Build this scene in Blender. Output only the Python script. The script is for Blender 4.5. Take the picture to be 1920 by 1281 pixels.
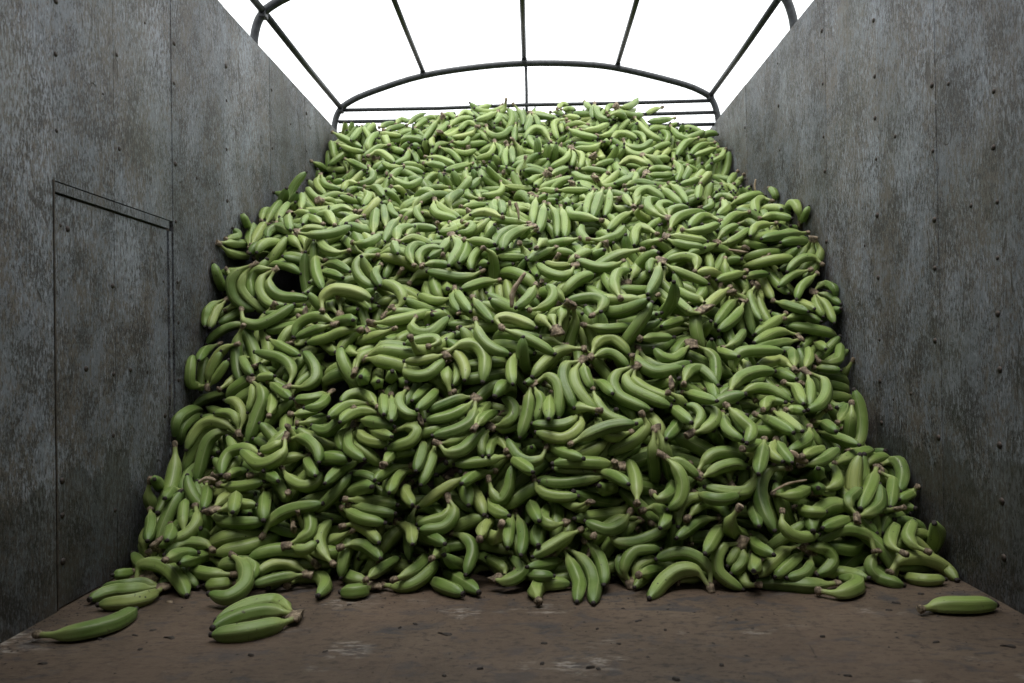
import bpy, math, random
import numpy as np
from mathutils import Vector, Matrix
R_ = math.radians
for o in list(bpy.data.objects): bpy.data.objects.remove(o)
sc = bpy.context.scene
col = sc.collection

# ------------------------------------------------------------------ camera, sky, sun, exposure
FPX = 1400.0
CAM = np.array([0.0, 0.0, 0.66])
fwd = Vector((-0.0286, 1.0, 0.0082)).normalized()
r0 = fwd.cross(Vector((0, 0, 1))).normalized(); u0 = r0.cross(fwd)
ROLL = R_(0.9)
cr = r0 * math.cos(ROLL) - u0 * math.sin(ROLL); cu = cr.cross(fwd)
cam = bpy.data.cameras.new('camera'); cam_ob = bpy.data.objects.new('camera', cam); col.objects.link(cam_ob)
cam_ob.matrix_world = Matrix(((cr.x, cu.x, -fwd.x, CAM[0]), (cr.y, cu.y, -fwd.y, CAM[1]), (cr.z, cu.z, -fwd.z, CAM[2]), (0, 0, 0, 1)))
cam.sensor_width = 36; cam.lens = 36 * FPX / 1920; cam.clip_start = 0.02; cam.clip_end = 500
cam.dof.use_dof = True; cam.dof.focus_distance = 2.5; cam.dof.aperture_fstop = 5.6
sc.camera = cam_ob
cr_, cu_, cf_ = np.array(cr), np.array(cu), np.array(fwd)
def project(P):
    d = np.asarray(P) - CAM
    z = d @ cf_
    return 960 + FPX * (d @ cr_) / z, 640.5 - FPX * (d @ cu_) / z
def pixel_ray(px, py):
    d = cf_ + cr_ * (px - 960) / FPX - cu_ * (py - 640.5) / FPX
    return d                                   # depth along cf_ is 1

SUN_EL, SUN_AZ = 74.0, 190.0                   # high veiled sun, slightly behind the camera
world = bpy.data.worlds.new('World'); sc.world = world; world.use_nodes = True
nt = world.node_tree; nt.nodes.clear()
sky = nt.nodes.new('ShaderNodeTexSky'); sky.sky_type = 'NISHITA'; sky.sun_disc = False
sky.sun_elevation = R_(SUN_EL); sky.sun_rotation = R_(SUN_AZ); sky.dust_density = 3; sky.air_density = 1.0
hs = nt.nodes.new('ShaderNodeHueSaturation'); hs.inputs['Saturation'].default_value = 0.12   # even overcast: the blue is gone
mx = nt.nodes.new('ShaderNodeMixRGB'); mx.inputs['Fac'].default_value = 0.75; mx.inputs['Color2'].default_value = (9.6, 9.9, 10.0, 1)
bg = nt.nodes.new('ShaderNodeBackground'); bg.inputs['Strength'].default_value = 0.15
wo = nt.nodes.new('ShaderNodeOutputWorld')
nt.links.new(sky.outputs[0], hs.inputs['Color']); nt.links.new(hs.outputs[0], mx.inputs['Color1'])
nt.links.new(mx.outputs[0], bg.inputs[0]); nt.links.new(bg.outputs[0], wo.inputs[0])
sun = bpy.data.lights.new('sun', 'SUN'); sun.energy = 1.4; sun.angle = R_(28); sun.color = (1, .97, .93)
sun_ob = bpy.data.objects.new('sun', sun); col.objects.link(sun_ob)
sd = Vector((math.sin(R_(SUN_AZ)) * math.cos(R_(SUN_EL)), math.cos(R_(SUN_AZ)) * math.cos(R_(SUN_EL)), math.sin(R_(SUN_EL))))
sun_ob.rotation_euler = sd.to_track_quat('Z', 'Y').to_euler()
vs = sc.view_settings; vs.view_transform = 'Standard'; vs.look = 'None'; vs.gamma = 1; vs.exposure = EXPOSURE = 0.9; vs.use_curve_mapping = False
sc.cycles.max_bounces = 8; sc.cycles.diffuse_bounces = 4; sc.cycles.glossy_bounces = 3
sc.cycles.use_denoising = True

SHADE_TARP_Y = 1.15  # front edge of the unseen tarp added to shade the foreground
# ------------------------------------------------------------------ shapes of the bunches
W_L, W_R = -1.233, 1.167
def bend_curve(L, bend, hook, side, n=15, ped=0.17, twist=0.0):
    """centre line of one banana: leaves the origin along +X, arcs in XZ; hook puts more of the bend near the neck"""
    u = np.linspace(0, 1, n)
    w = (1 - hook) * np.ones(n) + hook * np.exp(-((u - 0.24) / 0.09) ** 2) * 4.2
    w[u < 0.08] *= 0.3
    w = w / w.sum() * bend
    ang = np.cumsum(w) - bend * 0.25
    sd = side * np.exp(-((u - .12) / .14) ** 2) + twist * (u - .3)
    ds = L / (n - 1)
    d = np.stack([np.cos(ang) * np.cos(sd), np.sin(sd), np.sin(ang) * np.cos(sd)], 1)
    p = np.zeros((n, 3)); p[1:] = np.cumsum((d[1:] + d[:-1]) / 2 * ds, 0)
    return p
def make_templates():
    rng = np.random.default_rng(11)
    T = []
    def cluster(n, L, bend, hook, fan=.16, rows=1):
        F = []
        per = -(-n // rows)
        for i in range(n):
            r, k = divmod(i, per)
            m = min(per, n - r * per)
            c = k - (m - 1) / 2
            Li = L * rng.uniform(.9, 1.06)
            b = bend * rng.uniform(.8, 1.2)
            p = bend_curve(Li, b, hook * rng.uniform(.6, 1.3), c * .62 if n > 1 else 0, twist=c * fan * rng.uniform(.3, 1.0) + rng.uniform(-.08, .08))
            a = rng.uniform(-.12, .12) + r * .5
            ca, sa = math.cos(a), math.sin(a)
            p = p @ np.array([[ca, 0, sa], [0, 1, 0], [-sa, 0, ca]])
            p[:, 1] += c * .013
            p[:, 2] += r * .014
            F.append((p, rng.uniform(.0177, .0204) * (L / .205) ** .5))
        T.append(F)
    # ids 0-8 singles
    cluster(1, .215, 1.45, .2); cluster(1, .20, 1.1, .6); cluster(1, .22, 2.0, .25); cluster(1, .19, 1.5, .9)
    cluster(1, .235, 1.25, .1); cluster(1, .21, 2.3, .45); cluster(1, .18, .8, .3); cluster(1, .225, 1.7, .35); cluster(1, .205, 1.9, .7)
    # 9-13 twos
    cluster(2, .21, 1.6, .3, .3); cluster(2, .20, 1.2, .7, .5); cluster(2, .225, 2.0, .35, .25); cluster(2, .195, 1.3, .5, .8); cluster(2, .215, 1.8, .5, .5)
    # 14-18 threes
    cluster(3, .21, 1.5, .4, .3); cluster(3, .20, 1.1, .6, .4); cluster(3, .22, 1.9, .3, .2); cluster(3, .195, 1.6, .6, .5); cluster(3, .215, 1.35, .3, .3)
    # 19-21 fours
    cluster(4, .205, 1.5, .4, .25); cluster(4, .21, 1.8, .5, .15); cluster(4, .20, 1.2, .5, .3, rows=2)
    # 22-23 fives
    cluster(5, .205, 1.5, .4, .2, rows=2); cluster(5, .20, 1.6, .5, .2)
    return T
# where each bunch of the heap came to rest (kind, size, place, turn)
REST = [
15,105,1159,3654,1216,17,0,8,199, 7,98,-877,4534,1834,8,11,96,175, 15,92,798,4258,1610,118,71,38,140, 15,93,644,4515,1883,100,-105,-133,-38,
4,104,773,2480,458,148,-101,-54,71, 113,97,3,2270,375,138,-90,-98,-56, 7,108,890,2617,499,107,75,47,144, 5,100,-7,2416,625,119,8,29,-158,
8,109,272,2431,498,142,-68,84,-90, 23,94,-897,4514,1867,139,14,100,-103, 13,88,-236,3902,1452,15,135,-138,-51, 6,100,516,3396,1155,80,-180,-13,-32,
0,98,-5,3618,1290,139,-109,-78,51, 5,93,-367,2242,375,90,-165,2,-68, 11,102,-879,4472,1969,179,3,87,-20, 4,91,838,4081,1538,89,109,71,124,
2,103,623,3249,1052,127,-10,-124,91, 8,94,-508,3655,1294,65,-66,21,176, 2,111,-929,2302,60,8,42,21,-194, 10,105,-1084,3426,1325,191,-31,48,15,
8,89,-313,4507,1936,32,7,162,-113, 2,100,658,3212,1171,37,-11,-196,7, 8,107,16,3442,1262,118,-155,18,-39, 12,93,-589,2158,72,154,45,84,85,
0,106,-1233,3218,-3,172,-36,-96,0, 7,97,780,2769,787,31,46,-33,-189, 8,96,566,2227,166,111,0,-107,-128, 16,92,717,3337,1065,115,148,-71,3,
2,88,-134,4847,1913,171,100,18,-17, 17,99,-472,3235,1014,92,-65,-86,-141, 10,93,292,3225,1101,89,-148,-93,-40, 2,92,-190,4237,1663,57,48,17,185,
9,95,-799,4498,1840,83,-115,-100,-99, 12,111,-140,2262,225,88,139,68,-91, 10,92,-812,2009,-4,39,-151,-117,-44, 8,100,696,2579,571,1,-19,73,-185,
6,99,-400,3137,1065,14,51,177,-76, 10,100,-925,4519,1815,64,-54,-120,-137, 1,103,-986,2471,369,133,33,141,-38, 6,91,800,3737,1356,138,-92,98,-55,
113,107,-247,2227,89,106,48,-98,130, 16,109,-1012,4657,1954,17,-71,-167,-82, 8,95,427,2194,75,139,140,4,33, 11,101,223,3524,1257,172,89,47,20,
8,98,-14,2085,50,35,-81,-115,-138, 117,94,75,3793,1534,78,35,128,-127, 5,110,-133,3142,1132,58,-26,-170,-84, 13,99,-511,2972,1021,155,72,50,-91,
15,99,137,4818,2027,87,77,-105,-125, 6,109,767,4904,1883,67,-188,10,-7, 18,91,-135,4067,1609,18,-172,-45,-90, 9,89,475,4430,1878,113,-130,-43,-92,
13,105,-39,4861,1935,186,35,-43,-48, 15,106,152,4441,1822,9,106,108,130, 11,98,-751,3883,1570,136,93,92,66, 117,111,-631,2816,928,3,23,-195,-39,
16,94,589,3977,1493,176,25,8,90, 1,106,-110,4285,1702,95,169,-51,0, 5,105,132,2235,137,32,119,83,-134, 109,105,833,3039,974,112,-150,28,-64,
12,110,965,2551,314,95,30,-69,-159, 120,95,89,2620,812,12,-150,-58,-118, 4,94,1155,3154,1059,72,76,-140,-98, 7,100,175,4712,1902,2,-149,112,-72,
4,101,-699,4517,1840,77,-23,161,-87, 0,89,36,2262,62,26,91,-11,176, 6,93,882,3121,1052,166,108,-26,1, 10,109,37,4872,1956,200,-1,14,-2,
1,101,-236,4380,1862,50,-79,-153,-88, 8,98,594,3439,1243,123,-61,-127,-71, 22,94,1084,3848,1265,164,-74,-86,9, 2,98,-1201,4447,1706,121,-67,-73,-124,
115,112,321,4045,1524,59,-79,-106,-138, 13,95,-811,4478,1861,65,-6,54,-181, 117,101,931,3002,990,116,109,102,-66, 109,101,825,2466,447,100,-110,134,1,
111,98,-49,2233,123,60,-3,-157,-108, 5,96,21,2259,329,180,62,60,0, 5,94,-30,4597,2038,9,188,68,5, 2,99,-495,3329,1241,54,12,190,-29,
116,91,905,3051,1038,181,72,42,13, 1,92,-717,2497,489,9,43,-139,-137, 7,105,749,4173,1587,24,28,33,194, 16,88,538,4856,2157,96,67,116,-113,
3,105,-492,4667,2056,95,175,-8,13, 0,105,222,2963,1009,59,-53,-164,83, 10,102,-914,4594,1917,78,161,-82,38, 3,111,-963,4285,1755,2,106,111,-128,
109,100,-166,4393,1930,184,-36,-67,23, 117,95,-340,2224,444,31,-90,-120,129, 14,101,1107,3400,1244,78,78,48,-160, 116,111,813,4112,1578,180,67,11,-55,
17,108,-1171,3982,1485,120,77,98,-101, 4,96,1096,4662,1886,143,26,110,-84, 1,95,-1048,3614,1224,106,148,41,72, 6,89,-100,4366,1754,58,0,-104,-161,
18,106,-183,3167,1109,49,-135,136,-28, 7,89,97,3531,1159,113,-142,-20,-82, 4,103,434,2317,407,167,-109,1,3, 1,91,-65,4570,2023,11,144,-138,-2,
7,90,-1167,4908,1836,95,165,-54,29, 2,112,43,4833,1978,167,94,0,56, 14,102,752,4893,1935,58,38,67,-175, 115,108,98,2391,652,6,-18,143,139,
2,96,307,2395,425,79,13,-124,-135, 0,93,880,3259,1099,26,111,-149,70, 3,111,700,4572,1857,10,-118,-88,-135, 2,100,871,4268,1551,155,114,-19,-53,
16,92,-1136,2287,77,125,-83,-3,132, 13,95,656,3804,1316,77,13,-118,141, 9,102,221,4489,1882,109,-37,-50,156, 19,97,618,3804,1434,144,-38,110,-76,
8,94,-1131,4742,1862,118,157,-37,9, 5,94,-981,2753,795,158,-80,-74,58, 8,108,-922,2963,1041,60,-64,-167,66, 8,97,-513,2208,116,10,119,-160,11,
111,101,-266,2174,76,0,-74,-3,186, 8,92,-410,4665,2040,188,39,47,31, 7,101,-235,4212,1612,97,-129,-22,-116, 5,105,-523,4715,1920,65,-177,-17,-64,
2,101,-1093,3086,1032,146,-53,-121,36, 21,111,-20,4840,1949,93,14,-159,76, 0,96,-1220,3914,122,115,-100,58,115, 13,107,3,3782,1398,137,-144,-23,5,
15,101,1143,3310,1036,119,58,-144,-43, 0,111,-664,2103,98,166,-107,8,29, 11,95,-572,4496,1905,91,150,59,74, 1,99,354,4490,1931,103,142,2,96,
0,102,127,4655,1903,79,-13,59,-173, 1,88,-459,4334,1826,71,-60,24,175, 7,93,-339,4814,2034,22,-5,93,-176, 7,105,-1086,2575,282,43,-60,160,-94,
3,95,498,2909,1068,45,19,136,138, 13,105,-832,3483,1268,18,-51,-193,-8, 0,111,-302,3967,1473,6,-143,128,-56, 0,106,68,3602,1396,76,-182,24,22,
10,105,-54,4472,1855,62,-82,-121,-121, 21,103,-504,3211,1142,109,59,83,-134, 20,102,809,2238,70,85,-64,-95,140, 8,111,633,2780,775,82,168,-4,-71,
7,108,373,2280,187,89,113,17,-137, 7,105,-492,4911,1976,169,91,-55,-3, 20,92,711,4050,1568,180,-48,27,68, 7,94,384,4079,1591,2,38,108,164,
13,100,-339,2465,603,111,-160,6,-47, 1,108,-99,3315,1105,27,185,11,70, 9,91,254,2445,653,152,-107,61,41, 113,89,146,2102,220,90,4,49,172,
6,99,520,4810,1957,24,68,-187,-8, 16,92,-244,3345,1183,96,-18,36,171, 7,97,546,3025,1045,46,125,-5,-149, 113,92,-494,2201,234,188,31,51,34,
3,104,-1207,2570,307,71,175,-30,59, 17,90,-998,3402,1169,61,161,-102,-7, 4,110,473,3190,1151,46,55,16,-186, 9,106,-412,4294,1742,50,-126,146,17,
2,106,477,3151,1071,30,53,-190,-13, 11,89,530,2243,-2,72,13,-176,60, 4,106,-755,4543,1852,131,120,-89,-20, 7,90,-1139,2983,1060,132,-119,-63,66,
8,105,-896,2511,351,79,-114,10,-144, 10,96,64,4580,1908,2,72,111,150, 4,109,1116,3813,1217,148,54,-58,-108, 111,94,361,3047,1001,121,-62,-121,-82,
5,101,-725,2171,244,96,-20,-20,173, 0,94,-549,4061,1496,44,-162,-23,-106, 17,99,799,2326,93,176,59,73,-7, 7,95,1148,2863,678,68,30,-134,-129,
8,92,727,3024,1065,21,-62,-174,-74, 17,99,-1047,4828,1915,185,-10,-29,-71, 13,110,816,4892,1923,39,56,-178,62, 0,97,-196,2262,434,85,120,29,132,
6,93,-1230,4481,1729,81,-173,56,-24, 13,103,-1065,4044,1513,190,26,18,55, 109,107,756,2307,241,46,86,-168,46, 12,101,581,4035,1459,139,-77,45,-112,
3,110,93,3256,1153,32,-168,99,-28, 2,93,857,3049,991,174,-22,-95,4, 17,108,908,4898,1917,92,132,-114,34, 5,103,238,4203,1653,25,48,-187,46,
16,90,640,2278,272,134,-71,129,19, 3,96,-446,2751,846,86,-95,151,-27, 7,91,223,4643,2021,7,119,-152,51, 8,95,-797,4366,1801,94,146,64,-75,
18,104,1101,2468,28,40,66,-123,138, 16,90,24,4508,1785,78,53,-169,49, 111,100,283,2504,703,178,-30,87,10, 13,97,1158,4777,1844,43,-6,4,-195,
14,98,-1109,3817,1329,115,-158,-31,-31, 2,103,533,4362,1745,135,147,-9,-6, 14,96,817,4022,1482,19,38,-189,50, 0,96,236,3888,1374,133,75,-123,37,
0,111,258,4760,2047,72,-102,-140,70, 0,97,-40,3508,1159,73,132,-94,91, 12,103,-133,4245,1816,108,126,77,-80, 20,93,410,3589,1227,24,-173,58,-77,
4,103,711,2726,776,113,-39,150,-57, 4,92,999,2331,113,42,28,-188,44, 4,102,-569,4536,2022,43,18,75,179, 12,90,789,4601,1982,113,76,74,-127,
11,101,-1000,3085,1151,103,-48,-24,163, 18,89,-408,4843,1962,31,-17,-193,38, 3,92,-1088,4234,1485,56,-122,-56,-137,
18,108,406,4304,1793,56,71,-67,-165, 20,99,649,4921,1995,134,-43,-42,-135, 4,111,-867,2311,99,130,149,-7,-27, 109,103,-541,3392,1290,32,-171,-57,-80,
18,92,-375,4774,1952,46,-8,-185,60, 122,90,-554,2289,238,6,-169,63,-87, 12,100,-1049,4891,1974,43,194,-13,-23, 12,90,257,2686,799,43,-186,-37,-45,
9,100,-23,2284,500,140,96,63,85, 115,109,-512,4239,1894,157,29,14,119, 9,93,-104,4327,1830,195,29,18,32, 10,94,-275,2365,615,46,-45,-18,189,
0,88,-1067,2483,271,3,197,-31,-11, 3,111,-536,3786,1388,137,-40,-139,-21, 9,103,308,4446,1949,133,142,20,43, 2,106,431,3734,1325,61,-156,-29,-105,
8,101,921,3956,1451,69,56,-16,-179, 115,93,-747,2641,659,1,-93,169,52, 109,99,296,2164,159,10,-48,187,52, 4,91,-614,3806,1436,112,162,35,5,
5,99,458,2172,207,180,-16,55,66, 14,99,304,4035,1540,154,94,67,-56, 7,104,-894,2166,147,56,-111,-156,-17, 4,97,-398,3163,1196,155,27,29,120,
13,93,833,3454,1152,172,-11,15,-101, 113,92,-683,2131,193,164,17,88,71, 0,108,-230,3830,1443,83,-96,-115,-104, 4,109,1157,4149,89,126,2,80,-134,
17,104,-485,3605,1363,91,174,-36,-2, 8,95,942,2176,61,146,-85,-78,-74, 8,105,-252,3578,1327,76,129,92,-96, 4,93,-961,2749,772,122,142,34,61,
12,99,-431,4680,1922,22,54,-188,37, 17,98,476,2776,894,10,-129,-128,-82, 10,110,-492,4296,1761,13,-19,-198,-21, 8,89,31,2252,338,190,-3,54,-29,
2,99,-10,4296,1695,45,-4,-156,117, 4,98,1160,2296,-8,5,-122,-122,-101, 5,88,-370,2251,302,147,-97,-37,-87, 8,88,594,2663,630,90,-97,150,-13,
3,111,-1056,4597,1843,90,118,-134,-2, 110,90,714,2249,307,47,-191,4,-35, 6,89,277,4431,1841,100,46,87,-143, 6,100,1162,2202,0,85,-24,-103,-147,
21,110,185,4383,1812,35,-180,53,-59, 2,110,-964,2176,73,85,-168,5,-68, 111,106,1035,2383,239,56,-188,-31,21, 21,93,598,3546,1309,68,153,-74,-80,
17,94,-811,4349,1729,71,39,-90,159, 117,92,-512,2602,788,58,-189,-18,-26, 2,93,1169,2610,8,40,-70,133,-126, 0,108,-516,2290,13,28,-51,145,-125,
1,108,-321,3063,966,148,-73,-102,48, 20,92,103,4374,1899,104,-7,95,142, 5,99,-505,2159,207,21,180,-19,-82, 5,94,1013,4593,1814,113,118,-81,-82,
114,109,364,4261,1711,187,65,6,-29, 4,101,854,3818,1396,8,-48,155,116, 4,105,1160,3653,1296,36,-102,-147,82, 0,105,-846,2675,759,43,-92,165,51,
1,102,-1163,4586,1816,139,-67,-121,-36, 1,90,648,4898,1919,107,136,-63,79, 19,95,-614,3515,1242,83,-145,-81,-75, 1,91,-934,3647,1235,77,-22,-86,-161,
23,100,-1139,3336,1148,54,-170,29,-85, 2,100,-335,3110,977,52,-135,-35,-134, 6,103,-688,3660,1464,83,-143,-93,63, 3,90,966,2249,43,167,-86,68,-5,
2,88,1008,4476,1834,133,-142,-39,26, 4,93,-1075,3668,1303,6,57,99,164, 3,96,991,2504,89,83,177,43,-2, 6,99,616,2118,65,115,-147,-18,-70,
5,98,-604,3171,1109,117,134,-45,-79, 3,106,-1159,4812,1886,36,116,-138,79, 6,90,77,2234,326,95,-165,-22,-56, 10,96,26,2669,880,52,-78,-31,174,
8,88,-371,2672,682,149,-46,-124,-10, 6,95,31,3424,1146,74,109,86,124, 10,93,77,2867,896,57,-125,-140,-37, 115,99,-115,2575,681,69,26,-184,-28,
21,91,-111,3506,1137,173,-83,-58,1, 1,100,202,4735,1960,166,57,80,54, 3,101,586,2210,-4,158,-33,-119,1, 119,104,1039,4310,1599,173,30,-63,73,
8,89,-936,2588,503,37,67,43,180, 0,90,217,4819,2049,9,-54,13,192, 4,111,644,4451,1909,15,-12,-137,-144, 6,91,329,2157,2,52,101,-158,-47,
10,89,371,2777,910,12,-152,-127,-26, 12,94,149,4824,2080,46,-154,102,-60, 7,95,-710,4169,1587,134,94,3,115, 19,107,335,3157,1101,86,42,144,-101,
0,93,-145,2917,1079,170,-21,88,-55, 6,96,338,4784,2037,33,-127,89,-122, 16,107,-190,4627,2049,163,73,88,8, 19,92,-536,3808,1384,34,58,-147,-117,
2,105,-344,4709,1976,5,149,-132,23, 9,99,240,3878,1352,35,116,-139,78, 18,91,129,2264,65,163,116,11,-8, 0,105,1061,2274,122,46,43,84,170,
12,90,496,3686,1412,138,-9,85,-117, 7,97,699,2802,879,27,108,11,-165, 3,91,-1082,2433,160,23,-43,65,183, 1,96,1107,2305,159,99,-89,132,70,
13,109,-722,4895,1895,137,-27,16,-142, 4,110,882,3022,980,11,-29,5,-198, 14,105,-300,4060,1484,174,18,-18,-96, 12,93,289,2896,1048,147,77,98,-53,
3,89,-409,4826,2033,50,8,-168,-95, 4,102,-30,4206,1721,25,167,80,70, 1,101,-953,4498,1871,119,-48,-117,-99, 7,108,110,4588,1992,44,169,-98,8,
109,109,465,2235,378,91,150,14,96, 8,94,657,3846,1345,62,132,-107,86, 23,110,845,3300,1087,189,30,-1,-58, 9,93,350,3165,1069,135,-66,-123,-47,
16,110,-345,3547,1314,86,-178,31,7, 1,104,805,3201,1051,128,-131,48,-66, 18,94,-795,2877,887,13,158,51,111, 12,98,355,4695,1991,14,-46,-18,193,
1,100,300,2271,408,122,-47,-152,7, 5,94,-753,3096,1017,94,175,-25,-1, 1,104,170,2773,876,127,-51,-94,111, 4,106,767,2925,814,82,14,-178,-39,
110,100,221,2271,246,6,-171,18,-102, 4,100,691,3055,1085,168,-38,101,-5, 5,93,-86,2647,754,23,81,-26,-180, 6,95,627,3511,1209,75,181,37,15,
111,111,-76,3789,1379,29,168,-93,47, 11,112,786,3874,1412,141,-116,-26,-78, 9,104,-92,4111,1802,3,-164,-53,102, 115,111,-398,2997,996,37,167,-102,18,
119,111,-676,4427,1801,145,57,24,-123, 21,107,-364,3026,948,114,-137,-30,-85, 20,112,416,2573,591,32,176,-89,-14, 7,110,971,4250,1525,94,113,-97,-95,
11,96,974,2393,92,172,-12,99,22, 7,91,-390,4491,1873,74,-12,-155,102, 14,92,724,3289,1127,22,-136,99,-106, 5,108,340,4531,2005,167,-98,-17,-48,
5,97,660,2345,293,13,73,-185,-9, 13,108,6,2483,633,176,-21,79,-46, 114,109,-872,2627,680,136,-10,-19,145, 5,88,-821,2388,301,32,80,43,175,
2,109,-574,4520,1942,31,-47,-42,187, 4,91,-950,3842,1468,8,-42,195,2, 4,90,-360,3297,1123,7,171,-17,102, 7,89,1016,2179,3,77,63,-140,-102,
4,108,915,4717,1967,33,66,-185,18, 14,99,-760,4762,1880,146,-9,-69,-117, 13,106,1116,3537,1206,10,145,-136,-19, 2,92,758,3047,1038,111,-22,-165,-5,
120,107,-486,2441,632,132,57,83,-112, 3,106,-1010,4798,1948,55,-133,-119,71, 8,93,495,3396,1174,105,130,-5,-110, 3,108,967,4131,1541,81,-141,-117,-8,
15,95,-131,3777,1369,59,111,-129,-87, 8,97,-957,3690,1228,102,-53,-155,53, 6,98,-863,2424,407,53,-40,25,187, 4,108,-222,2810,946,27,-95,-126,-120,
7,89,-1148,4553,1794,67,179,-5,57, 20,99,923,2629,440,42,186,-45,-39, 6,111,-1073,4766,1844,60,-75,-145,98, 8,89,966,3075,1106,70,-165,-81,-36,
10,101,-156,3577,1233,94,74,-121,-105, 0,107,412,2784,813,53,171,-68,-59, 6,99,-223,4295,1840,30,-80,-132,-123, 13,88,300,2959,905,131,-85,-89,-88,
4,91,108,3133,1007,141,-43,-135,1, 110,106,-1029,4390,1736,11,53,-75,-177, 6,90,-354,2192,193,94,-91,149,26, 6,108,434,2595,833,189,16,53,35,
6,89,-1080,2067,9,104,151,61,53, 116,104,-236,4235,1639,149,86,-30,-97, 5,94,1023,2412,19,34,-24,-35,-192, 13,110,-951,4118,1627,134,29,21,144,
15,90,546,3801,1399,26,-36,-193,-26, 11,108,372,4720,2064,163,-64,-3,96, 4,111,-1148,2057,4,119,136,45,73, 12,90,122,3174,1052,64,181,-52,-18,
7,99,-462,2687,850,30,16,-59,188, 13,89,783,3274,1054,5,-57,-87,-171, 7,91,1103,2882,719,27,20,-84,-178, 17,99,-475,3222,1005,176,7,28,-91,
120,111,-984,4676,2046,8,-81,183,2, 115,107,-144,2453,543,125,-19,-123,-94, 13,97,-619,2536,748,86,-46,-45,169, 15,91,-964,3173,1133,141,66,30,-122,
0,91,-542,2827,929,178,-84,33,-6, 3,106,369,2235,320,15,190,34,49, 5,102,-665,3230,1078,53,-24,-178,70, 7,88,549,2570,616,137,94,108,-29,
7,102,-372,2263,692,161,-8,59,103, 6,95,272,2525,804,130,34,109,-101, 13,89,-987,4319,1670,131,100,45,-104, 14,95,634,2788,800,90,-45,-167,-46,
3,110,-902,2101,29,50,-177,16,-78, 115,100,-254,2270,252,82,171,-51,-40, 111,109,61,2207,381,158,78,32,89, 3,102,-388,4245,1798,68,153,45,100,
4,102,742,4312,1745,140,-111,-86,25, 2,104,-1063,2344,142,104,-106,131,-28, 10,105,-159,4088,1618,92,151,-11,-94, 1,94,-717,4433,1805,129,-74,92,-98,
18,106,-564,3923,1500,36,21,44,-191, 4,95,-458,2446,728,52,-3,115,155, 113,105,-913,2962,1056,57,-83,-168,-42, 0,102,271,4553,1908,87,-147,83,-63,
8,90,815,4840,1893,84,66,-134,103, 115,110,-113,2217,180,56,-165,-22,-96, 0,98,-35,2598,808,91,136,13,-114, 5,92,-943,3729,1242,29,156,36,117,
15,89,501,4623,1975,59,-124,-145,-13, 19,89,-107,4366,1924,184,52,49,34, 1,94,-69,3266,1144,101,24,-159,-62, 2,108,-762,3119,1173,66,-141,125,16,
109,93,0,2882,967,8,-183,39,-70, 1,94,-753,3454,1296,157,-39,107,48, 0,97,-334,3095,1126,188,-59,12,-34, 1,103,669,2303,337,135,-76,-53,115,
4,111,-772,2214,29,118,-41,-155,-21, 12,105,-73,3055,1045,178,31,45,-72, 10,90,484,3428,1172,56,6,-186,-45, 114,97,724,2741,844,62,151,101,-55,
1,106,721,2381,277,91,84,-150,-47, 14,107,-721,4766,2014,109,-119,50,-107, 3,90,793,2856,845,158,-39,-112,30, 12,107,-1044,4412,1720,26,-62,-157,-104,
0,92,317,4558,1980,134,-129,-18,-70, 8,94,145,4685,2052,126,55,93,111, 2,92,-299,3573,1232,159,-22,-91,76, 14,106,-1095,4034,1567,184,2,27,73,
13,109,336,3363,1236,188,28,53,-31, 0,98,-263,4900,1926,49,12,-162,-105, 12,89,-1029,2251,1,51,-173,51,-70, 5,103,1060,4459,1714,33,123,-141,62,
1,89,-312,4286,1935,5,90,36,-175, 14,89,-373,4599,2090,27,-186,54,41, 9,92,575,3057,1045,180,-13,-49,72, 5,110,229,2560,656,132,-4,-54,-140,
109,102,-740,2246,275,195,-2,40,21, 22,98,-600,4658,2067,120,159,-12,1, 0,94,-223,4709,1986,2,-46,-125,-149, 8,101,-733,2197,173,113,104,124,33,
2,101,-1228,4321,-1,127,123,-94,-4, 13,109,-1083,4557,1875,128,23,63,-139, 113,97,762,2401,510,117,-50,-16,154, 7,105,33,2340,544,168,-105,26,9,
7,93,1152,3339,21,132,0,-6,150, 1,105,-1078,2461,211,134,142,-17,-40, 1,98,491,4538,1989,74,-130,-65,-116, 0,91,261,4173,1650,97,-101,138,-38,
4,110,159,2549,807,187,4,37,-59, 1,94,951,4711,1947,10,195,40,21, 119,90,-116,3047,1099,148,120,19,-59, 9,98,151,2805,990,147,-87,-70,76,
0,100,734,2467,414,39,-184,6,-68, 16,99,-1202,4707,1941,127,-111,43,98, 2,101,-292,4699,1930,66,5,-167,87, 5,102,403,2253,517,87,-154,-12,93,
115,108,554,2191,267,3,157,80,95, 7,93,-439,3648,1317,29,191,-49,-9, 0,96,-1019,4072,1526,107,-164,14,-35, 2,103,-616,2315,317,72,-100,103,-120,
8,90,-166,3682,1266,134,53,-107,-89, 112,94,-647,2511,616,30,138,43,135, 12,109,-947,4206,1536,5,52,-193,-1, 0,96,-480,3066,1067,118,-57,-151,9,
116,101,195,2282,171,43,-166,102,-5, 4,105,-454,4858,2086,41,-147,122,-41, 7,99,-1121,3483,1307,18,112,3,165, 117,95,812,2167,231,156,-108,-25,58,
7,108,511,4127,1660,62,-66,161,-76, 21,109,1003,4309,1604,86,175,-25,-36, 22,111,-413,4754,2094,140,-128,20,-60, 3,94,-615,4248,1734,14,-18,198,20,
17,96,505,3489,1253,64,-126,-101,-100, 18,97,320,4507,1962,114,-36,-34,157, 9,90,1019,3686,1177,95,-79,-157,7, 7,99,834,2506,408,98,-58,-127,-105,
18,103,-696,3276,1130,51,-41,-189,-1, 3,89,-440,2268,313,188,-27,61,-17, 9,94,-97,4827,2024,47,94,-169,-16, 19,88,-409,4334,1791,43,-187,56,-13,
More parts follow.
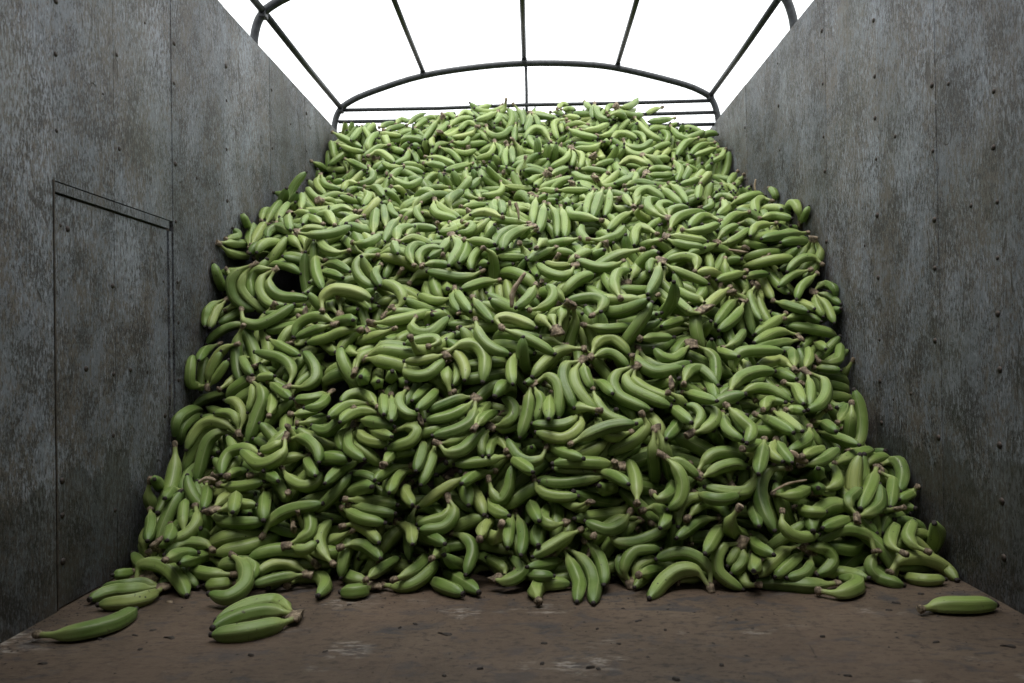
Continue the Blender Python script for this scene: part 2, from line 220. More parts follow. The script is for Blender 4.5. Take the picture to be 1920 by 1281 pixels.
2,106,-1017,4703,1840,100,-121,-124,9, 4,111,-1030,3655,1300,97,33,-142,-96, 10,101,-17,4921,1916,44,17,-150,-123, 5,106,-979,2312,128,76,-49,-18,177,
20,105,895,4734,2001,137,50,58,-124, 15,98,-1129,4720,1844,3,-151,108,-75, 6,98,-444,2228,295,45,-147,112,62, 17,90,-255,2743,773,7,174,-98,-1,
9,89,-807,3755,1298,131,29,-60,136, 7,97,-1043,2653,750,100,53,155,-55, 7,107,19,3080,1144,16,67,157,-103, 120,92,-1001,2321,260,144,-74,-59,102,
12,109,272,4376,1944,111,-151,65,22, 4,112,948,2137,92,93,88,-8,153, 116,91,510,2701,728,35,-193,13,-38, 4,105,762,3843,1402,1,-158,-88,-87,
16,96,-332,3943,1541,9,154,123,33, 12,111,-995,2377,123,54,-36,-139,-128, 10,91,638,4065,1628,40,-16,195,10, 0,104,-833,4746,1892,86,117,-83,-110,
4,99,845,3248,1038,139,-82,-88,78, 7,104,-207,4753,1965,51,190,-31,12, 7,93,-766,4732,1857,24,148,-123,49, 8,89,915,4256,1510,15,-121,145,-64,
7,95,-771,2540,541,8,20,-47,-193, 13,111,389,4021,1575,155,-60,-77,82, 15,111,-36,4559,1993,114,-7,-55,155, 14,88,857,3767,1309,77,87,-73,146,
17,89,-139,2763,898,182,79,-7,23, 121,103,-979,2187,108,19,192,29,43, 3,94,-679,4475,1895,74,174,-32,57, 1,96,-808,3518,1304,153,-89,13,93,
5,101,594,2807,921,117,-162,-7,-7, 8,108,-250,2269,312,68,10,-187,-17, 16,93,870,3299,1098,72,140,-55,110, 1,100,-89,4311,1870,113,-58,154,11,
17,106,-646,4027,1486,77,-129,-104,-82, 7,102,-203,3020,1089,16,66,153,-109, 0,107,-329,2451,777,54,105,155,47, 6,112,-643,3798,1467,43,-125,-141,-52,
15,105,156,3905,1407,81,138,16,120, 3,111,-301,4689,2065,77,-154,-19,-101, 0,98,-599,3705,1246,21,51,-98,-165, 2,111,-812,4843,1935,34,124,-153,-8,
113,108,-133,2485,662,74,-151,81,-73, 2,105,-725,4357,1864,128,142,-8,-60, 114,107,34,3682,1396,119,150,9,56, 19,101,1048,3944,1415,66,52,-162,-82,
112,101,-437,3376,1247,39,-19,-180,77, 14,96,-766,4230,1624,60,43,-183,34, 8,103,1170,2900,4,27,-67,113,-149, 0,96,-246,4911,1987,35,136,-113,87,
16,91,1091,4365,1748,144,-114,-62,49, 0,108,-195,3705,1318,92,-54,161,-54, 7,91,370,2378,368,75,-143,95,-72, 11,112,-1009,3956,1398,12,179,-58,68,
16,89,-386,3587,1275,71,26,-185,9, 17,92,-814,4858,2032,28,94,30,-172, 115,107,35,2515,785,2,-22,-26,197, 13,96,232,2271,213,35,191,-22,-45,
8,91,-71,3695,1263,124,119,-83,-61, 4,93,-874,2203,141,168,34,101,21, 0,112,634,2580,480,20,-42,-49,-188, 4,102,-534,4213,1643,157,-83,-92,-11,
18,95,-1230,3761,1348,105,140,-76,-58, 3,94,128,2741,944,100,-146,-50,-79, 8,108,-67,2558,710,24,89,-144,-103, 9,88,-565,4859,2021,187,65,16,24,
12,100,753,4475,1808,36,103,-136,-99, 16,104,868,4735,1959,175,46,49,-70, 118,107,908,2359,276,0,160,-90,-79, 7,109,-749,2601,631,188,-26,49,-41,
22,110,231,4486,1987,69,121,79,-120, 4,104,712,4935,1890,164,-90,57,-43, 1,94,-707,2758,783,80,5,-14,-183, 8,99,-1023,4652,1868,90,-111,-131,47,
5,112,-1131,2156,80,76,181,14,36, 3,101,-571,4143,1568,23,-188,53,-38, 12,103,-396,4175,1544,52,-185,-9,-54, 7,102,-560,4174,1701,13,-32,-196,23,
15,93,836,4276,1591,193,-21,42,21, 13,108,-349,4366,1813,141,-61,-121,-40, 19,91,129,3993,1416,140,-11,-125,-68, 12,107,375,3833,1486,133,57,38,133,
2,93,483,3402,1150,49,-181,-26,-66, 1,104,-140,4767,1934,96,-81,-97,121, 6,104,-655,2554,625,33,127,72,133, 9,88,798,3433,1087,48,154,-118,8,
16,93,-150,2850,980,167,15,1,108, 1,97,136,4486,1984,192,-11,16,51, 120,105,-335,4060,1497,65,4,0,-189, 12,89,-481,3664,1367,143,126,-61,-10,
6,96,-342,2487,612,146,-136,2,-19, 2,107,465,4386,2012,109,-162,-43,6, 119,99,-636,2899,1034,66,-90,-150,-70, 2,90,-64,2910,992,120,65,15,-145,
12,90,752,2332,290,56,-127,-100,-103, 2,99,-499,3184,1050,24,-3,104,-169, 9,103,-23,3964,1577,187,-60,-14,33, 19,104,846,2349,145,122,-88,-79,-105,
9,91,431,4018,1514,134,109,79,-62, 12,93,231,4125,1628,143,4,-126,61, 2,88,582,4897,2030,12,-70,175,-66, 3,111,-871,3117,1048,105,-63,-155,31,
4,91,753,2816,790,186,-7,38,62, 7,106,276,2955,1073,107,13,108,-129, 5,110,-194,4293,1719,171,-24,45,-90, 7,109,-79,3152,1199,0,-7,-141,-142,
1,107,-825,2277,197,27,155,-117,40, 20,96,162,4239,1784,36,-44,-106,160, 120,105,-356,3363,1262,53,92,89,144, 0,90,-67,2454,670,32,-146,-117,-64,
109,112,576,2292,156,163,-32,-23,-109, 3,91,-250,2520,778,123,156,17,18, 0,105,-651,3772,1325,9,181,37,76, 8,103,-907,3871,1462,15,-178,89,-2,
3,98,532,4804,1974,147,-120,46,43, 0,105,393,2243,36,74,169,-19,75, 1,93,985,3853,1261,77,34,-175,49, 2,95,586,2562,633,75,-69,-59,-161,
7,96,318,3679,1301,108,116,-122,7, 0,95,-32,2242,114,64,-82,154,-73, 11,100,70,3254,1204,170,48,37,86, 15,89,87,2648,771,2,-116,161,-22,
12,99,884,3186,1168,9,188,-63,-27, 6,101,-356,3674,1308,12,-24,198,7, 0,98,891,3823,1287,113,-163,28,-4, 123,95,1048,3628,1343,72,21,25,-184,
8,111,-988,3939,1466,42,93,-146,-92, 3,96,670,4452,1812,146,-134,-26,-10, 0,89,978,4017,1420,173,-47,-83,33, 8,96,-488,4699,1975,11,168,-105,22,
10,102,-614,3520,1218,91,63,22,165, 2,107,539,3629,1310,41,154,-118,-27, 4,104,664,4484,1901,18,-113,162,27, 3,91,-727,2379,304,52,19,22,191,
8,107,912,3461,1295,120,-146,6,-65, 14,105,857,4364,1647,184,38,41,-56, 9,108,463,2931,893,120,30,24,-155, 20,96,770,4169,1562,188,26,63,4,
1,100,-1213,2584,19,164,67,-38,-85, 16,91,943,2477,265,111,-122,109,29, 9,90,-1180,4568,1783,31,-120,-132,-85, 0,92,-609,2803,872,22,-27,-192,-44,
1,90,-244,2277,527,141,1,8,141, 0,96,-312,2175,48,37,-62,-184,-33, 111,105,289,2190,29,195,35,-20,-23, 20,93,8,3668,1287,97,-37,-171,12,
0,110,491,4472,1992,15,170,84,63, 5,89,-2,2775,938,103,-108,-124,-50, 15,104,840,3812,1393,171,65,57,58, 12,103,19,4203,1737,188,-24,53,-37,
11,91,997,4893,1864,36,74,-160,87, 2,99,659,3314,1029,74,1,-114,146, 2,97,765,2664,585,49,8,-19,-193, 1,96,-293,4645,2048,53,155,-112,-22,
8,112,-809,2245,9,98,2,-149,90, 21,98,-689,3049,1049,88,-101,131,-71, 2,109,-589,3965,1473,55,155,-81,-79, 114,111,1057,2414,281,137,32,131,-55,
111,98,-1023,3055,1043,55,96,-157,57, 15,112,216,3515,1278,168,-63,69,-56, 1,97,112,4551,1826,22,-5,-150,-131, 5,108,-435,3496,1236,51,144,-118,-53,
12,101,176,4375,1760,22,-138,114,-85, 5,96,584,2097,12,99,113,91,96, 0,97,423,3830,1352,38,87,-170,-48, 113,92,-966,2265,184,30,18,53,190,
15,92,-197,4753,1952,40,-190,-48,-7, 7,100,122,3258,1186,55,-26,176,-73, 3,108,20,3599,1210,140,-72,-120,32, 7,111,-617,2220,7,11,-45,149,-125,
9,89,-238,4018,1459,179,36,-46,67, 12,101,800,3326,1073,84,-42,-94,149, 4,96,-324,2259,186,14,14,68,-187, 18,95,-599,3675,1242,94,67,-109,122,
4,107,59,3028,975,88,-40,-169,-46, 5,104,469,3187,1141,19,-139,142,13, 8,102,-706,3977,1488,140,-44,-89,104, 5,95,879,3307,1094,52,48,-139,125,
2,90,-255,2273,525,48,-113,-135,-83, 4,108,130,2878,908,37,-193,-13,-34, 22,111,375,4755,2106,90,-97,124,-84, 10,90,676,3619,1387,1,-26,-37,195,
13,100,852,3430,1225,193,43,16,29, 13,108,-539,3024,988,138,-143,22,-17, 7,103,-1146,3769,1399,13,190,-62,0, 2,100,-613,2939,977,83,128,-126,29,
118,111,-976,2577,605,128,-10,-68,137, 1,98,-817,2991,1071,29,-167,-92,-54, 23,105,-473,4589,2007,34,41,28,-191, 5,89,-109,2265,328,167,109,-5,5,
6,109,256,2600,749,40,111,108,120, 13,98,-926,4709,2040,81,-25,25,180, 7,100,-368,2630,723,130,130,-78,-15, 18,92,-502,4407,1888,4,17,0,-199,
111,96,889,2540,517,131,37,59,134, 5,95,-422,2340,432,152,-65,-112,1, 5,99,-371,2204,155,54,183,-42,42, 0,103,570,4825,1942,128,-13,-108,108,
3,107,340,2752,861,118,-138,-8,-83, 7,104,326,2321,324,39,23,-194,-21, 116,90,-1154,2441,152,79,-136,-94,-80, 1,97,-749,4475,1851,64,126,7,141,
22,97,302,3753,1385,82,45,41,-172, 115,90,-829,2683,796,30,-67,-95,160, 5,93,-629,2969,986,196,37,12,-8, 12,95,-550,3447,1207,13,-179,-35,-81,
6,109,-777,3503,1261,1,62,179,64, 21,88,-718,3669,1306,78,11,-112,-146, 6,104,157,2056,141,101,-72,-79,136, 15,96,-613,3241,1080,91,66,-20,164,
11,100,90,2781,987,43,-57,23,186, 0,95,494,4494,1963,111,150,67,-23, 3,111,585,2874,909,93,-168,54,-3, 5,108,-320,3743,1514,23,139,-107,-94,
113,102,890,4465,1858,155,-124,-15,-23, 7,88,-246,3607,1253,6,143,76,118, 5,92,-965,3575,1213,23,44,-161,108, 6,93,709,2433,333,10,97,-55,165,
18,93,-281,3330,1268,27,111,62,-152, 8,93,119,4323,1745,92,129,-44,114, 3,94,-1193,2398,193,13,109,-101,133, 111,111,-384,2243,134,113,-149,62,-34,
3,98,-506,3291,1059,184,-74,-5,-23, 1,98,448,3067,1225,114,72,113,95, 4,104,247,2499,609,142,-98,-21,-98, 2,92,-361,4427,1832,14,-49,-139,-134,
17,98,-953,2294,126,4,11,-68,-188, 11,92,-276,2933,1087,187,22,51,-43, 14,110,1013,2445,85,71,100,-151,-48, 7,99,528,2916,886,154,-92,-81,-34,
5,109,-356,3621,1265,57,179,-64,-24, 7,100,-759,3708,1308,90,-47,-137,-104, 21,103,15,4741,1973,43,-83,-34,-174, 2,99,-85,3281,1184,65,-37,-185,0,
0,92,-156,4153,1621,21,-91,83,157, 7,96,-1215,4140,1474,134,65,-57,121, 15,109,-1018,4302,1641,54,129,-20,-142, 4,110,398,2727,1009,17,21,187,-67,
2,95,10,3429,1253,114,-157,48,11, 111,99,-59,3902,1549,101,117,19,126, 7,108,126,3227,1082,129,-111,-105,8, 14,95,34,3673,1329,76,-83,-165,-9,
23,100,-251,4732,2016,124,-97,-14,123, 19,93,896,3821,1381,113,-162,30,-6, 8,94,-340,3953,1612,46,-130,133,58, 10,104,957,4021,1497,6,58,-182,58,
9,99,-141,3895,1572,106,-81,-60,136, 1,100,389,3934,1436,133,-120,60,-66, 116,94,1157,2788,470,73,30,-156,-98, 111,100,1046,2200,175,95,8,3,176,
2,109,670,2139,78,30,-48,-192,-5, 9,89,-634,3135,995,75,-72,-164,-46, 1,91,-482,3592,1254,37,-167,63,-84, 0,96,335,4361,1957,3,-31,-162,-113,
0,98,-429,3405,1280,22,-161,-72,-91, 7,97,-905,3198,1059,108,8,-116,122, 20,94,-626,4716,2005,21,133,-30,-144, 7,94,362,3718,1383,84,-22,-144,109,
109,110,-517,2125,8,91,-146,-81,-61, 11,99,-68,4311,1816,161,-57,96,41, 1,99,818,4318,1621,94,-128,-93,-78, 109,107,-679,2599,791,19,-110,-146,-80,
1,95,-860,4247,1638,163,109,24,-33, 9,97,632,2278,158,179,-58,65,-20, 14,90,-321,2674,781,138,19,-2,143, 4,103,1080,2702,436,11,-71,-42,-182,
9,107,620,4719,2016,140,81,117,-5, 121,105,522,4466,2079,182,-41,37,63, 16,106,-1014,3657,1269,38,-5,17,-196, 2,107,514,2364,309,106,-19,-147,83,
116,101,-843,2560,507,11,-59,181,61, 2,100,-679,4193,1601,85,173,0,53, 1,110,-618,2388,293,26,44,-193,7, 21,103,1071,4615,1922,43,106,-27,-162,
2,107,-334,4894,2036,163,98,5,-61, 8,90,-865,2282,71,39,175,-14,87, 5,89,-251,2755,786,111,-56,-59,-145, 8,110,1035,3898,1387,108,102,121,-58,
4,93,794,4689,1967,24,-115,-149,-65, 5,92,942,4135,1471,102,93,-118,-84, 113,111,411,4363,1764,85,144,-108,-15, 9,111,1055,4802,1948,44,180,-69,-27,
1,88,67,3266,1139,38,-155,-111,-48, 14,103,328,3947,1488,8,18,172,-99, 2,111,-1229,2809,120,127,-125,44,79, 8,94,79,4681,1940,2,157,17,122,
11,91,-916,3642,1304,174,-3,60,78, 0,90,-77,4272,1754,102,144,-93,9, 10,92,997,2730,468,180,-19,78,-35, 117,109,345,4052,1682,146,-56,-36,119,
1,96,1023,3926,1317,55,-97,-99,-133, 8,94,-902,4529,1824,50,59,-99,-156, 5,93,907,4277,1546,127,132,-2,-80, 6,91,-311,3153,1007,30,68,119,143,
2,93,696,2949,903,78,146,1,113, 6,100,1085,4359,1685,80,-139,-115,36, 8,90,-202,3081,1183,43,22,158,113, 5,91,-437,3164,1099,13,-119,100,125,
8,88,-1165,3361,1194,87,151,42,88, 7,93,-96,4498,2129,99,147,54,-74, 10,102,676,2456,344,66,-170,78,-23, 9,93,482,3411,1187,51,74,-173,44,
10,93,-1139,4881,1903,194,31,-11,-38, 6,97,-343,3366,1142,63,-184,44,-12, 6,93,-451,3450,1362,41,167,69,-74, 1,95,-934,2314,105,60,154,-78,81,
2,105,-1203,2908,984,193,-8,49,-19, 17,93,-774,3321,1268,50,-44,-35,185, 8,92,-20,2211,311,22,-64,-188,15, 113,107,-942,2131,74,154,-127,6,-9,
21,111,-1220,4770,1927,130,122,-67,61, 1,112,-369,3955,1457,21,126,-153,3, 16,98,883,3463,1293,149,13,60,119, 11,110,-180,3336,1123,67,71,-172,-30,
16,89,185,3502,1184,18,130,-110,104, 4,104,919,2802,556,52,134,-96,-100, 113,100,350,2167,414,114,-98,99,86, 9,100,278,4017,1542,18,-16,162,-115,
1,107,91,2906,900,146,-128,-28,-37, 3,91,51,4407,1776,124,-118,-101,-22, 0,101,-27,3850,1636,142,-19,120,71, 1,100,-401,2703,802,68,46,-182,10,
8,96,580,1988,26,106,25,50,160, 5,108,338,3057,1020,69,25,-180,49, 3,98,206,2260,363,110,-138,9,-94, 1,97,-944,3488,1193,116,-128,69,-73,
3,90,-237,4720,1946,100,-148,-85,29, 6,104,-860,2904,914,124,-78,-103,-88, 1,103,-88,3841,1506,32,77,-55,-173, 1,110,-182,2593,672,13,19,17,198,
20,95,1115,2466,223,26,99,169,-33, 5,92,-882,2350,257,103,-33,-56,159, 17,104,-1212,4313,1525,161,98,-54,39, 109,90,-299,2393,655,89,168,-11,-61,
0,97,-637,2807,870,26,20,178,-85, 1,100,-912,3708,1336,31,-112,134,-93, 6,107,381,2048,16,115,-151,-51,34, 14,98,-36,2676,833,71,112,25,-148,
10,95,627,3355,1182,29,13,-193,-40, 12,106,833,4330,1690,85,-134,-113,-44, 116,110,913,2159,145,18,-8,-169,105, 8,90,875,4462,1721,19,61,-186,38,
1,101,115,4203,1684,64,166,-15,90, 7,96,731,3799,1360,55,-77,-143,103, 1,98,642,3549,1223,39,59,77,171, 8,109,-744,2579,743,137,145,-8,18,
115,93,-818,2334,241,8,6,122,158, 1,108,-52,2058,45,160,-65,11,100, 7,90,1162,2755,593,105,-38,94,136, 3,96,-1029,2361,188,57,-156,60,-95,
10,98,-556,2509,721,130,77,83,101, 5,102,-812,4344,1812,27,-124,-123,-94, 114,97,1123,3006,1067,24,131,68,-133, 4,104,-1201,3197,1072,155,-124,-2,-27,
112,106,354,3337,1298,194,7,44,16, 22,92,-757,3691,1241,146,51,-28,123, 110,95,1021,2378,250,12,-174,-72,-65, 2,111,-330,2770,1005,111,102,94,-91,
8,96,179,4832,1963,33,-147,56,-119, 8,103,-417,2456,620,134,103,81,-70, 8,104,-370,2550,615,67,58,48,173, 6,105,190,3395,1190,13,-53,-17,-192,
4,92,594,4186,1605,43,145,77,106, 8,98,-1232,3852,1357,140,-132,31,-43, 16,104,219,2876,1008,130,78,75,106, 12,102,-584,4433,1863,150,-32,95,-86,
4,90,1124,2325,158,101,-120,-123,-16, 114,106,420,2291,536,74,-114,-69,129, 12,95,927,3862,1339,171,95,38,15, 1,109,-319,3494,1280,141,36,94,-100,
7,99,382,2633,756,180,67,-32,-46, 8,103,434,3793,1430,57,131,-2,-140, 11,95,-616,4593,1918,165,43,66,-80, 3,111,174,2375,503,86,-131,118,-41,
11,105,64,4092,1587,108,54,-156,-33, 4,110,962,3801,1227,35,-61,6,-187, 2,96,584,2289,484,80,-33,-68,167, 4,96,616,2068,65,146,-134,24,16,
10,91,147,3323,1254,10,-152,130,6, 8,109,542,2018,219,122,-3,134,85, 2,96,-797,3407,1249,162,-95,-46,-52, 112,95,-131,2348,400,170,79,13,-68,
8,91,741,2869,767,180,-34,-58,57, 2,108,-384,4677,2011,114,96,-2,-134, 4,93,637,3023,1035,46,161,-97,-50, 3,98,-83,4366,1852,88,-61,26,167,
3,94,844,3036,1006,168,-24,-105,-2, 21,109,-948,4372,1763,71,168,-53,-64, 114,108,49,4175,1684,161,14,10,-118, 14,109,-403,4779,1976,177,43,-3,82,
117,97,-1060,2252,64,194,35,-29,-22, 10,104,397,4361,1806,19,17,22,197, 20,88,198,4550,2019,67,-78,-21,170, 1,104,-132,2241,2,104,-162,20,-50,
20,96,-868,3908,1402,64,35,53,-179, 12,97,-333,2305,498,28,-185,37,61, 1,111,-963,3437,1227,108,-77,-144,40, 110,104,-518,4378,2020,70,69,136,-108,
117,109,414,2754,824,79,97,-111,-110, 13,89,338,2394,604,96,128,120,-3, 115,97,334,2660,889,48,-133,-125,-65, 12,108,937,4271,1645,155,7,-51,116,
116,97,-450,2438,639,91,134,66,97, 3,88,762,4625,1878,117,-157,-40,4, 13,95,-1047,4458,1911,97,129,81,-87, 2,109,1041,2569,0,75,164,-70,51,
10,91,-145,4145,1632,2,114,-112,-121, 5,107,-935,2882,883,170,-62,78,-36, 4,99,-52,2097,76,9,55,169,91, 4,91,-338,2564,703,14,-24,168,-105,
13,100,269,4436,1973,120,-136,85,-5, 111,110,-699,2136,158,89,115,80,111, 10,96,-754,3665,1282,120,130,-48,-79, 5,111,-267,4870,1939,80,-17,-166,76,
4,94,1160,4705,1828,104,-30,-143,89, 10,101,-542,4160,1689,130,42,-6,146, 5,101,324,4096,1667,64,-102,-156,-31, 21,101,684,3529,1246,25,-61,-136,-131,
23,96,-632,4695,1976,170,95,-9,43, 5,90,-1173,2822,819,165,-48,-102,13, 2,90,-785,4496,1923,88,-149,46,-89, 14,92,-262,3651,1367,106,120,106,56,
21,96,187,4726,1919,44,42,-117,-150, 120,89,-764,4383,1857,24,188,0,63, 23,103,93,4575,2000,41,63,-180,-43, 12,97,-494,2611,802,133,-21,-30,145,
8,112,877,3000,897,71,140,-15,-123, 10,110,925,4716,1870,40,194,-29,7, 13,111,786,3828,1449,27,-20,-148,130, 13,102,-790,4408,1830,97,-95,127,-74,
9,95,667,3972,1457,89,-78,-144,-72, 5,99,-707,3348,1140,51,71,-104,-147, 7,102,-518,4751,2082,96,162,-67,10, 118,112,937,2449,454,100,52,130,102,
15,97,525,3379,1129,28,-196,-4,-30, 9,102,-1225,3461,1241,111,135,10,-96, 2,96,262,4520,1892,99,-89,-130,-73, 119,107,-908,4293,1763,28,79,70,168,
7,93,291,4121,1741,89,-62,39,164, 7,96,-1137,2991,980,179,-69,-11,-56, 12,99,-1106,3601,1207,101,14,-162,-57, 18,101,562,4366,1756,50,32,-79,174,
115,103,-408,2199,142,14,-4,-1,199, 5,89,535,2684,719,78,177,43,23, 12,100,64,4027,1547,79,48,-56,-168, 0,105,351,4885,1932,83,45,-131,-118,
21,96,529,4868,1952,62,40,-115,-146, 117,89,1106,2261,114,13,10,-185,74, 111,110,156,2739,973,16,82,122,-134, 15,92,-302,3763,1378,117,-160,-8,-26,
1,101,1054,4181,1516,109,38,-145,-75, 4,98,-1218,2824,-8,138,61,-73,110, 12,89,433,4429,1864,73,-104,-60,-142, 18,103,-40,4472,1953,154,-70,-36,100,
2,89,247,2694,793,1,-164,-66,-94, 17,105,1072,2457,79,72,140,-121,17, 5,106,155,2596,739,109,-76,-132,-71, 2,98,-884,3439,1286,10,85,-181,3,
0,100,-576,3366,1181,180,-85,-19,12, 4,108,-377,4662,1935,48,188,24,43, 15,103,-693,4802,1992,200,-8,-3,-4, 13,98,-247,3354,1227,177,-64,-37,57,
18,90,-624,3554,1169,4,-158,-87,-86, 19,99,671,3176,1066,99,-68,-23,159, 6,100,144,3496,1256,53,-184,-55,-15, 2,99,-432,3509,1354,58,-43,-169,-79,
13,110,-494,3030,1028,181,4,71,45, 6,98,205,2178,277,2,-179,-58,-68, 7,106,-1152,4386,1743,107,-77,-116,-96, 121,96,235,2554,755,172,85,56,2,
16,92,-96,3911,1520,137,100,77,-72, 20,91,628,4667,1957,134,-146,-27,-4, 0,94,-68,2307,337,11,-186,47,-55, 0,96,1017,3500,1290,141,0,116,83,
110,106,379,2191,81,124,-24,-143,-61, 12,103,515,2701,762,155,-10,-102,74, 115,112,32,2190,48,177,34,-39,77, 4,109,-1198,2454,353,124,86,74,-109,
6,98,-813,2476,510,24,-171,-76,-67, 12,109,-923,3759,1428,8,-37,22,195, 12,110,672,3581,1195,114,-126,-79,-69, 6,94,-67,3617,1266,98,-49,-81,147,
109,100,998,3359,1238,108,148,-61,-52, 10,108,-290,4699,2002,61,-102,-146,-68, 17,111,-816,4730,1853,34,-133,-116,-87,
7,93,-186,3705,1289,56,185,-40,-30, 11,94,1008,2232,46,142,-140,14,-5, 1,91,-52,2371,631,128,23,152,2, 13,104,-1142,3504,1382,70,121,79,-119,
5,109,697,3363,1104,158,-18,-109,54, 117,100,-871,3818,1351,101,103,-126,-59, 111,109,-710,2523,525,43,-167,27,-97,
10,110,-934,4719,1847,72,-120,-143,-11, 1,89,-866,4536,1953,39,-174,-63,-65, 19,105,105,3457,1195,91,-70,-146,-74, 1,92,-695,4608,2006,48,-25,-188,43,
9,98,367,2830,885,42,-17,-192,33, 9,96,1102,3252,1149,27,46,-136,-136, 7,102,187,2200,472,29,49,162,103, 1,88,-1152,2423,204,46,-57,184,24,
1,90,431,3332,1195,21,-186,37,-59, 2,89,-452,2122,58,90,-144,-66,-82, 4,101,30,3945,1481,173,-45,88,-12, 15,100,-1044,2898,967,20,-54,-124,146,
13,110,929,4448,1707,88,-163,-70,-29, 10,104,808,3574,1296,166,-27,67,85, 16,104,-266,4456,1977,170,16,7,105, 18,91,551,4442,1870,0,130,-149,-32,
6,109,-772,4127,1581,67,-86,165,-30, 113,101,-466,2843,1005,14,-73,-28,184, 110,103,-538,2510,747,175,-94,13,11, 1,106,992,3351,1228,62,153,-108,-32,
7,88,98,4444,1883,93,-115,-134,-12, 9,106,-718,2333,370,185,45,3,61, 5,108,1065,3387,1222,62,10,-177,68, 13,89,219,2342,384,78,-45,-145,-104,
2,108,930,4485,1725,77,-119,-94,-105, 3,92,57,3058,999,8,21,-97,-174, 113,110,45,2103,78,113,-120,-109,-33, 109,99,641,2920,1026,11,-43,175,87,
4,103,564,4406,1727,122,97,-68,105, 16,99,387,3151,1063,192,52,-4,24, 5,101,542,2565,624,148,-30,-70,111, 10,100,798,3404,1075,78,-105,-131,-75,
6,92,-981,2530,295,32,164,-109,17, 7,106,-363,3875,1422,107,-105,90,-97, 16,111,827,3188,1099,28,19,-8,-197, 12,91,-663,4898,2020,115,-160,17,-26,
13,89,384,2289,335,69,-12,-187,-7, 1,96,-121,4811,2036,0,93,175,-22, 1,93,-547,3777,1332,129,55,50,-133, 5,109,-851,2282,243,83,-111,-10,144,
7,102,-192,4685,2075,86,-64,162,-47, 110,103,231,2153,312,167,21,94,53, 7,107,19,2628,839,76,-65,-158,-70, 2,101,718,3480,1137,68,-16,-126,-139,
118,104,-777,4136,1621,4,197,-9,34, 6,106,664,3288,1026,149,92,-16,96, 115,101,-903,2948,1044,115,-150,-46,-46, 8,99,364,4064,1505,152,-59,-116,-1,
2,112,896,3849,1383,76,27,-164,-81, 13,112,-7,2875,931,15,-185,-59,-44, 5,91,826,4759,1868,84,-49,44,-169, 5,90,-1220,4576,1900,71,184,4,36,
21,105,-973,3447,1359,81,-147,-86,66, 5,104,411,4452,1896,56,155,-7,-113, 11,105,-606,3170,1031,146,-30,67,-115, 13,98,-187,3462,1174,160,-77,-91,13,
1,110,-746,3986,1509,19,194,12,43, 13,89,658,2467,339,135,-98,-89,-65, 16,102,-895,3644,1294,136,70,42,-122, 1,96,-72,4070,1618,23,-197,18,-20,
8,108,-529,4837,2089,25,87,-139,-111, 115,98,-65,2421,590,43,66,-119,-140, 5,103,1130,3216,1037,125,55,-145,-23, 19,97,359,3723,1387,88,-27,-173,-39,
112,100,-800,2310,302,116,-35,-136,82, 5,106,-476,2575,797,135,-57,-135,22, 5,111,1155,3231,85,120,42,75,-135, 9,101,904,4487,1818,105,79,85,124,
0,110,428,3474,1292,34,-34,-186,55, 9,106,-34,4569,2043,90,-173,3,-46, 117,109,864,2666,515,23,-87,155,-89, 8,97,-819,4888,1899,67,171,7,78,
7,99,-83,2858,959,69,-39,181,-34, 12,101,180,4675,1988,121,-143,-48,-49, 2,105,-365,2457,578,1,-165,-23,-110, 13,96,-423,4386,1815,122,-118,14,-105,
6,92,1022,4095,1441,49,158,-112,-11, 6,88,369,2716,908,73,77,84,147, 121,104,-168,2921,971,76,-94,108,-117, 13,106,-488,2658,785,2,152,-108,-73,
13,103,219,4101,1650,104,-19,-169,10, 5,102,180,3184,1034,160,-114,-16,-33, 18,102,-776,4910,2037,151,54,14,-119,
10,112,-110,3404,1138,117,13,-26,-160, 5,90,-728,2742,766,53,169,-79,-50, 121,98,-685,2750,847,147,-23,97,-91, 6,96,1098,2872,690,39,-49,189,-16,
0,103,585,3041,1043,7,199,-16,-7, 17,109,453,3801,1471,5,-172,-90,-47, 1,95,-805,2737,774,132,120,-66,63, 109,99,-653,2196,132,6,9,-35,-197,
6,89,-427,3959,1463,71,-65,-167,54, 5,108,156,3160,1085,71,114,-119,-88, 4,92,565,4624,1984,93,-113,128,-47, 8,101,988,3194,1104,134,-4,-138,-55,
5,108,789,2381,345,106,-19,-110,127, 14,112,900,2802,680,63,64,102,-147, 5,93,-121,3106,1111,41,-137,-102,-95, 1,103,-745,2131,56,136,-140,32,-28,
15,93,-240,4433,2002,67,-12,-51,181, 11,91,98,4404,1860,74,-137,-80,-98, 18,97,105,3890,1579,147,53,53,113, 4,93,408,2167,12,185,-12,-17,73,
14,100,478,4731,2025,57,150,-117,19, 6,109,477,2833,949,119,14,-52,152, 4,95,547,2380,350,77,149,-109,1, 1,106,-1197,3196,1066,18,180,22,83,
4,92,-848,2851,829,70,88,-48,158, 10,100,-271,3278,1187,32,98,-171,-4, 1,102,614,2315,338,4,-46,115,-157, 3,92,-581,2453,614,17,-162,-50,-105,
19,95,-171,4357,1847,150,18,-17,130, 3,89,1127,2696,-5,72,-142,-113,-43, 8,109,1025,4631,1862,159,-1,106,-59, 1,90,-259,3218,1100,114,-141,-31,-79,
112,103,-353,4235,1792,122,85,95,-94, 9,100,231,2819,849,103,-7,-171,-8, 7,97,368,4346,1717,50,55,-129,-133, 7,101,971,2080,-13,139,-39,-138,0,
5,108,909,2209,130,88,102,-44,-141, 8,104,-594,2619,704,171,-68,-74,-28, 0,91,335,4659,1974,2,-40,103,167, 122,102,-81,3842,1464,66,-14,-110,153,
7,89,162,2360,648,94,149,93,-17, 0,105,200,3495,1268,18,-141,123,-69, 9,109,656,4692,1973,17,-71,57,-177, 109,106,178,2247,158,116,92,73,-113,
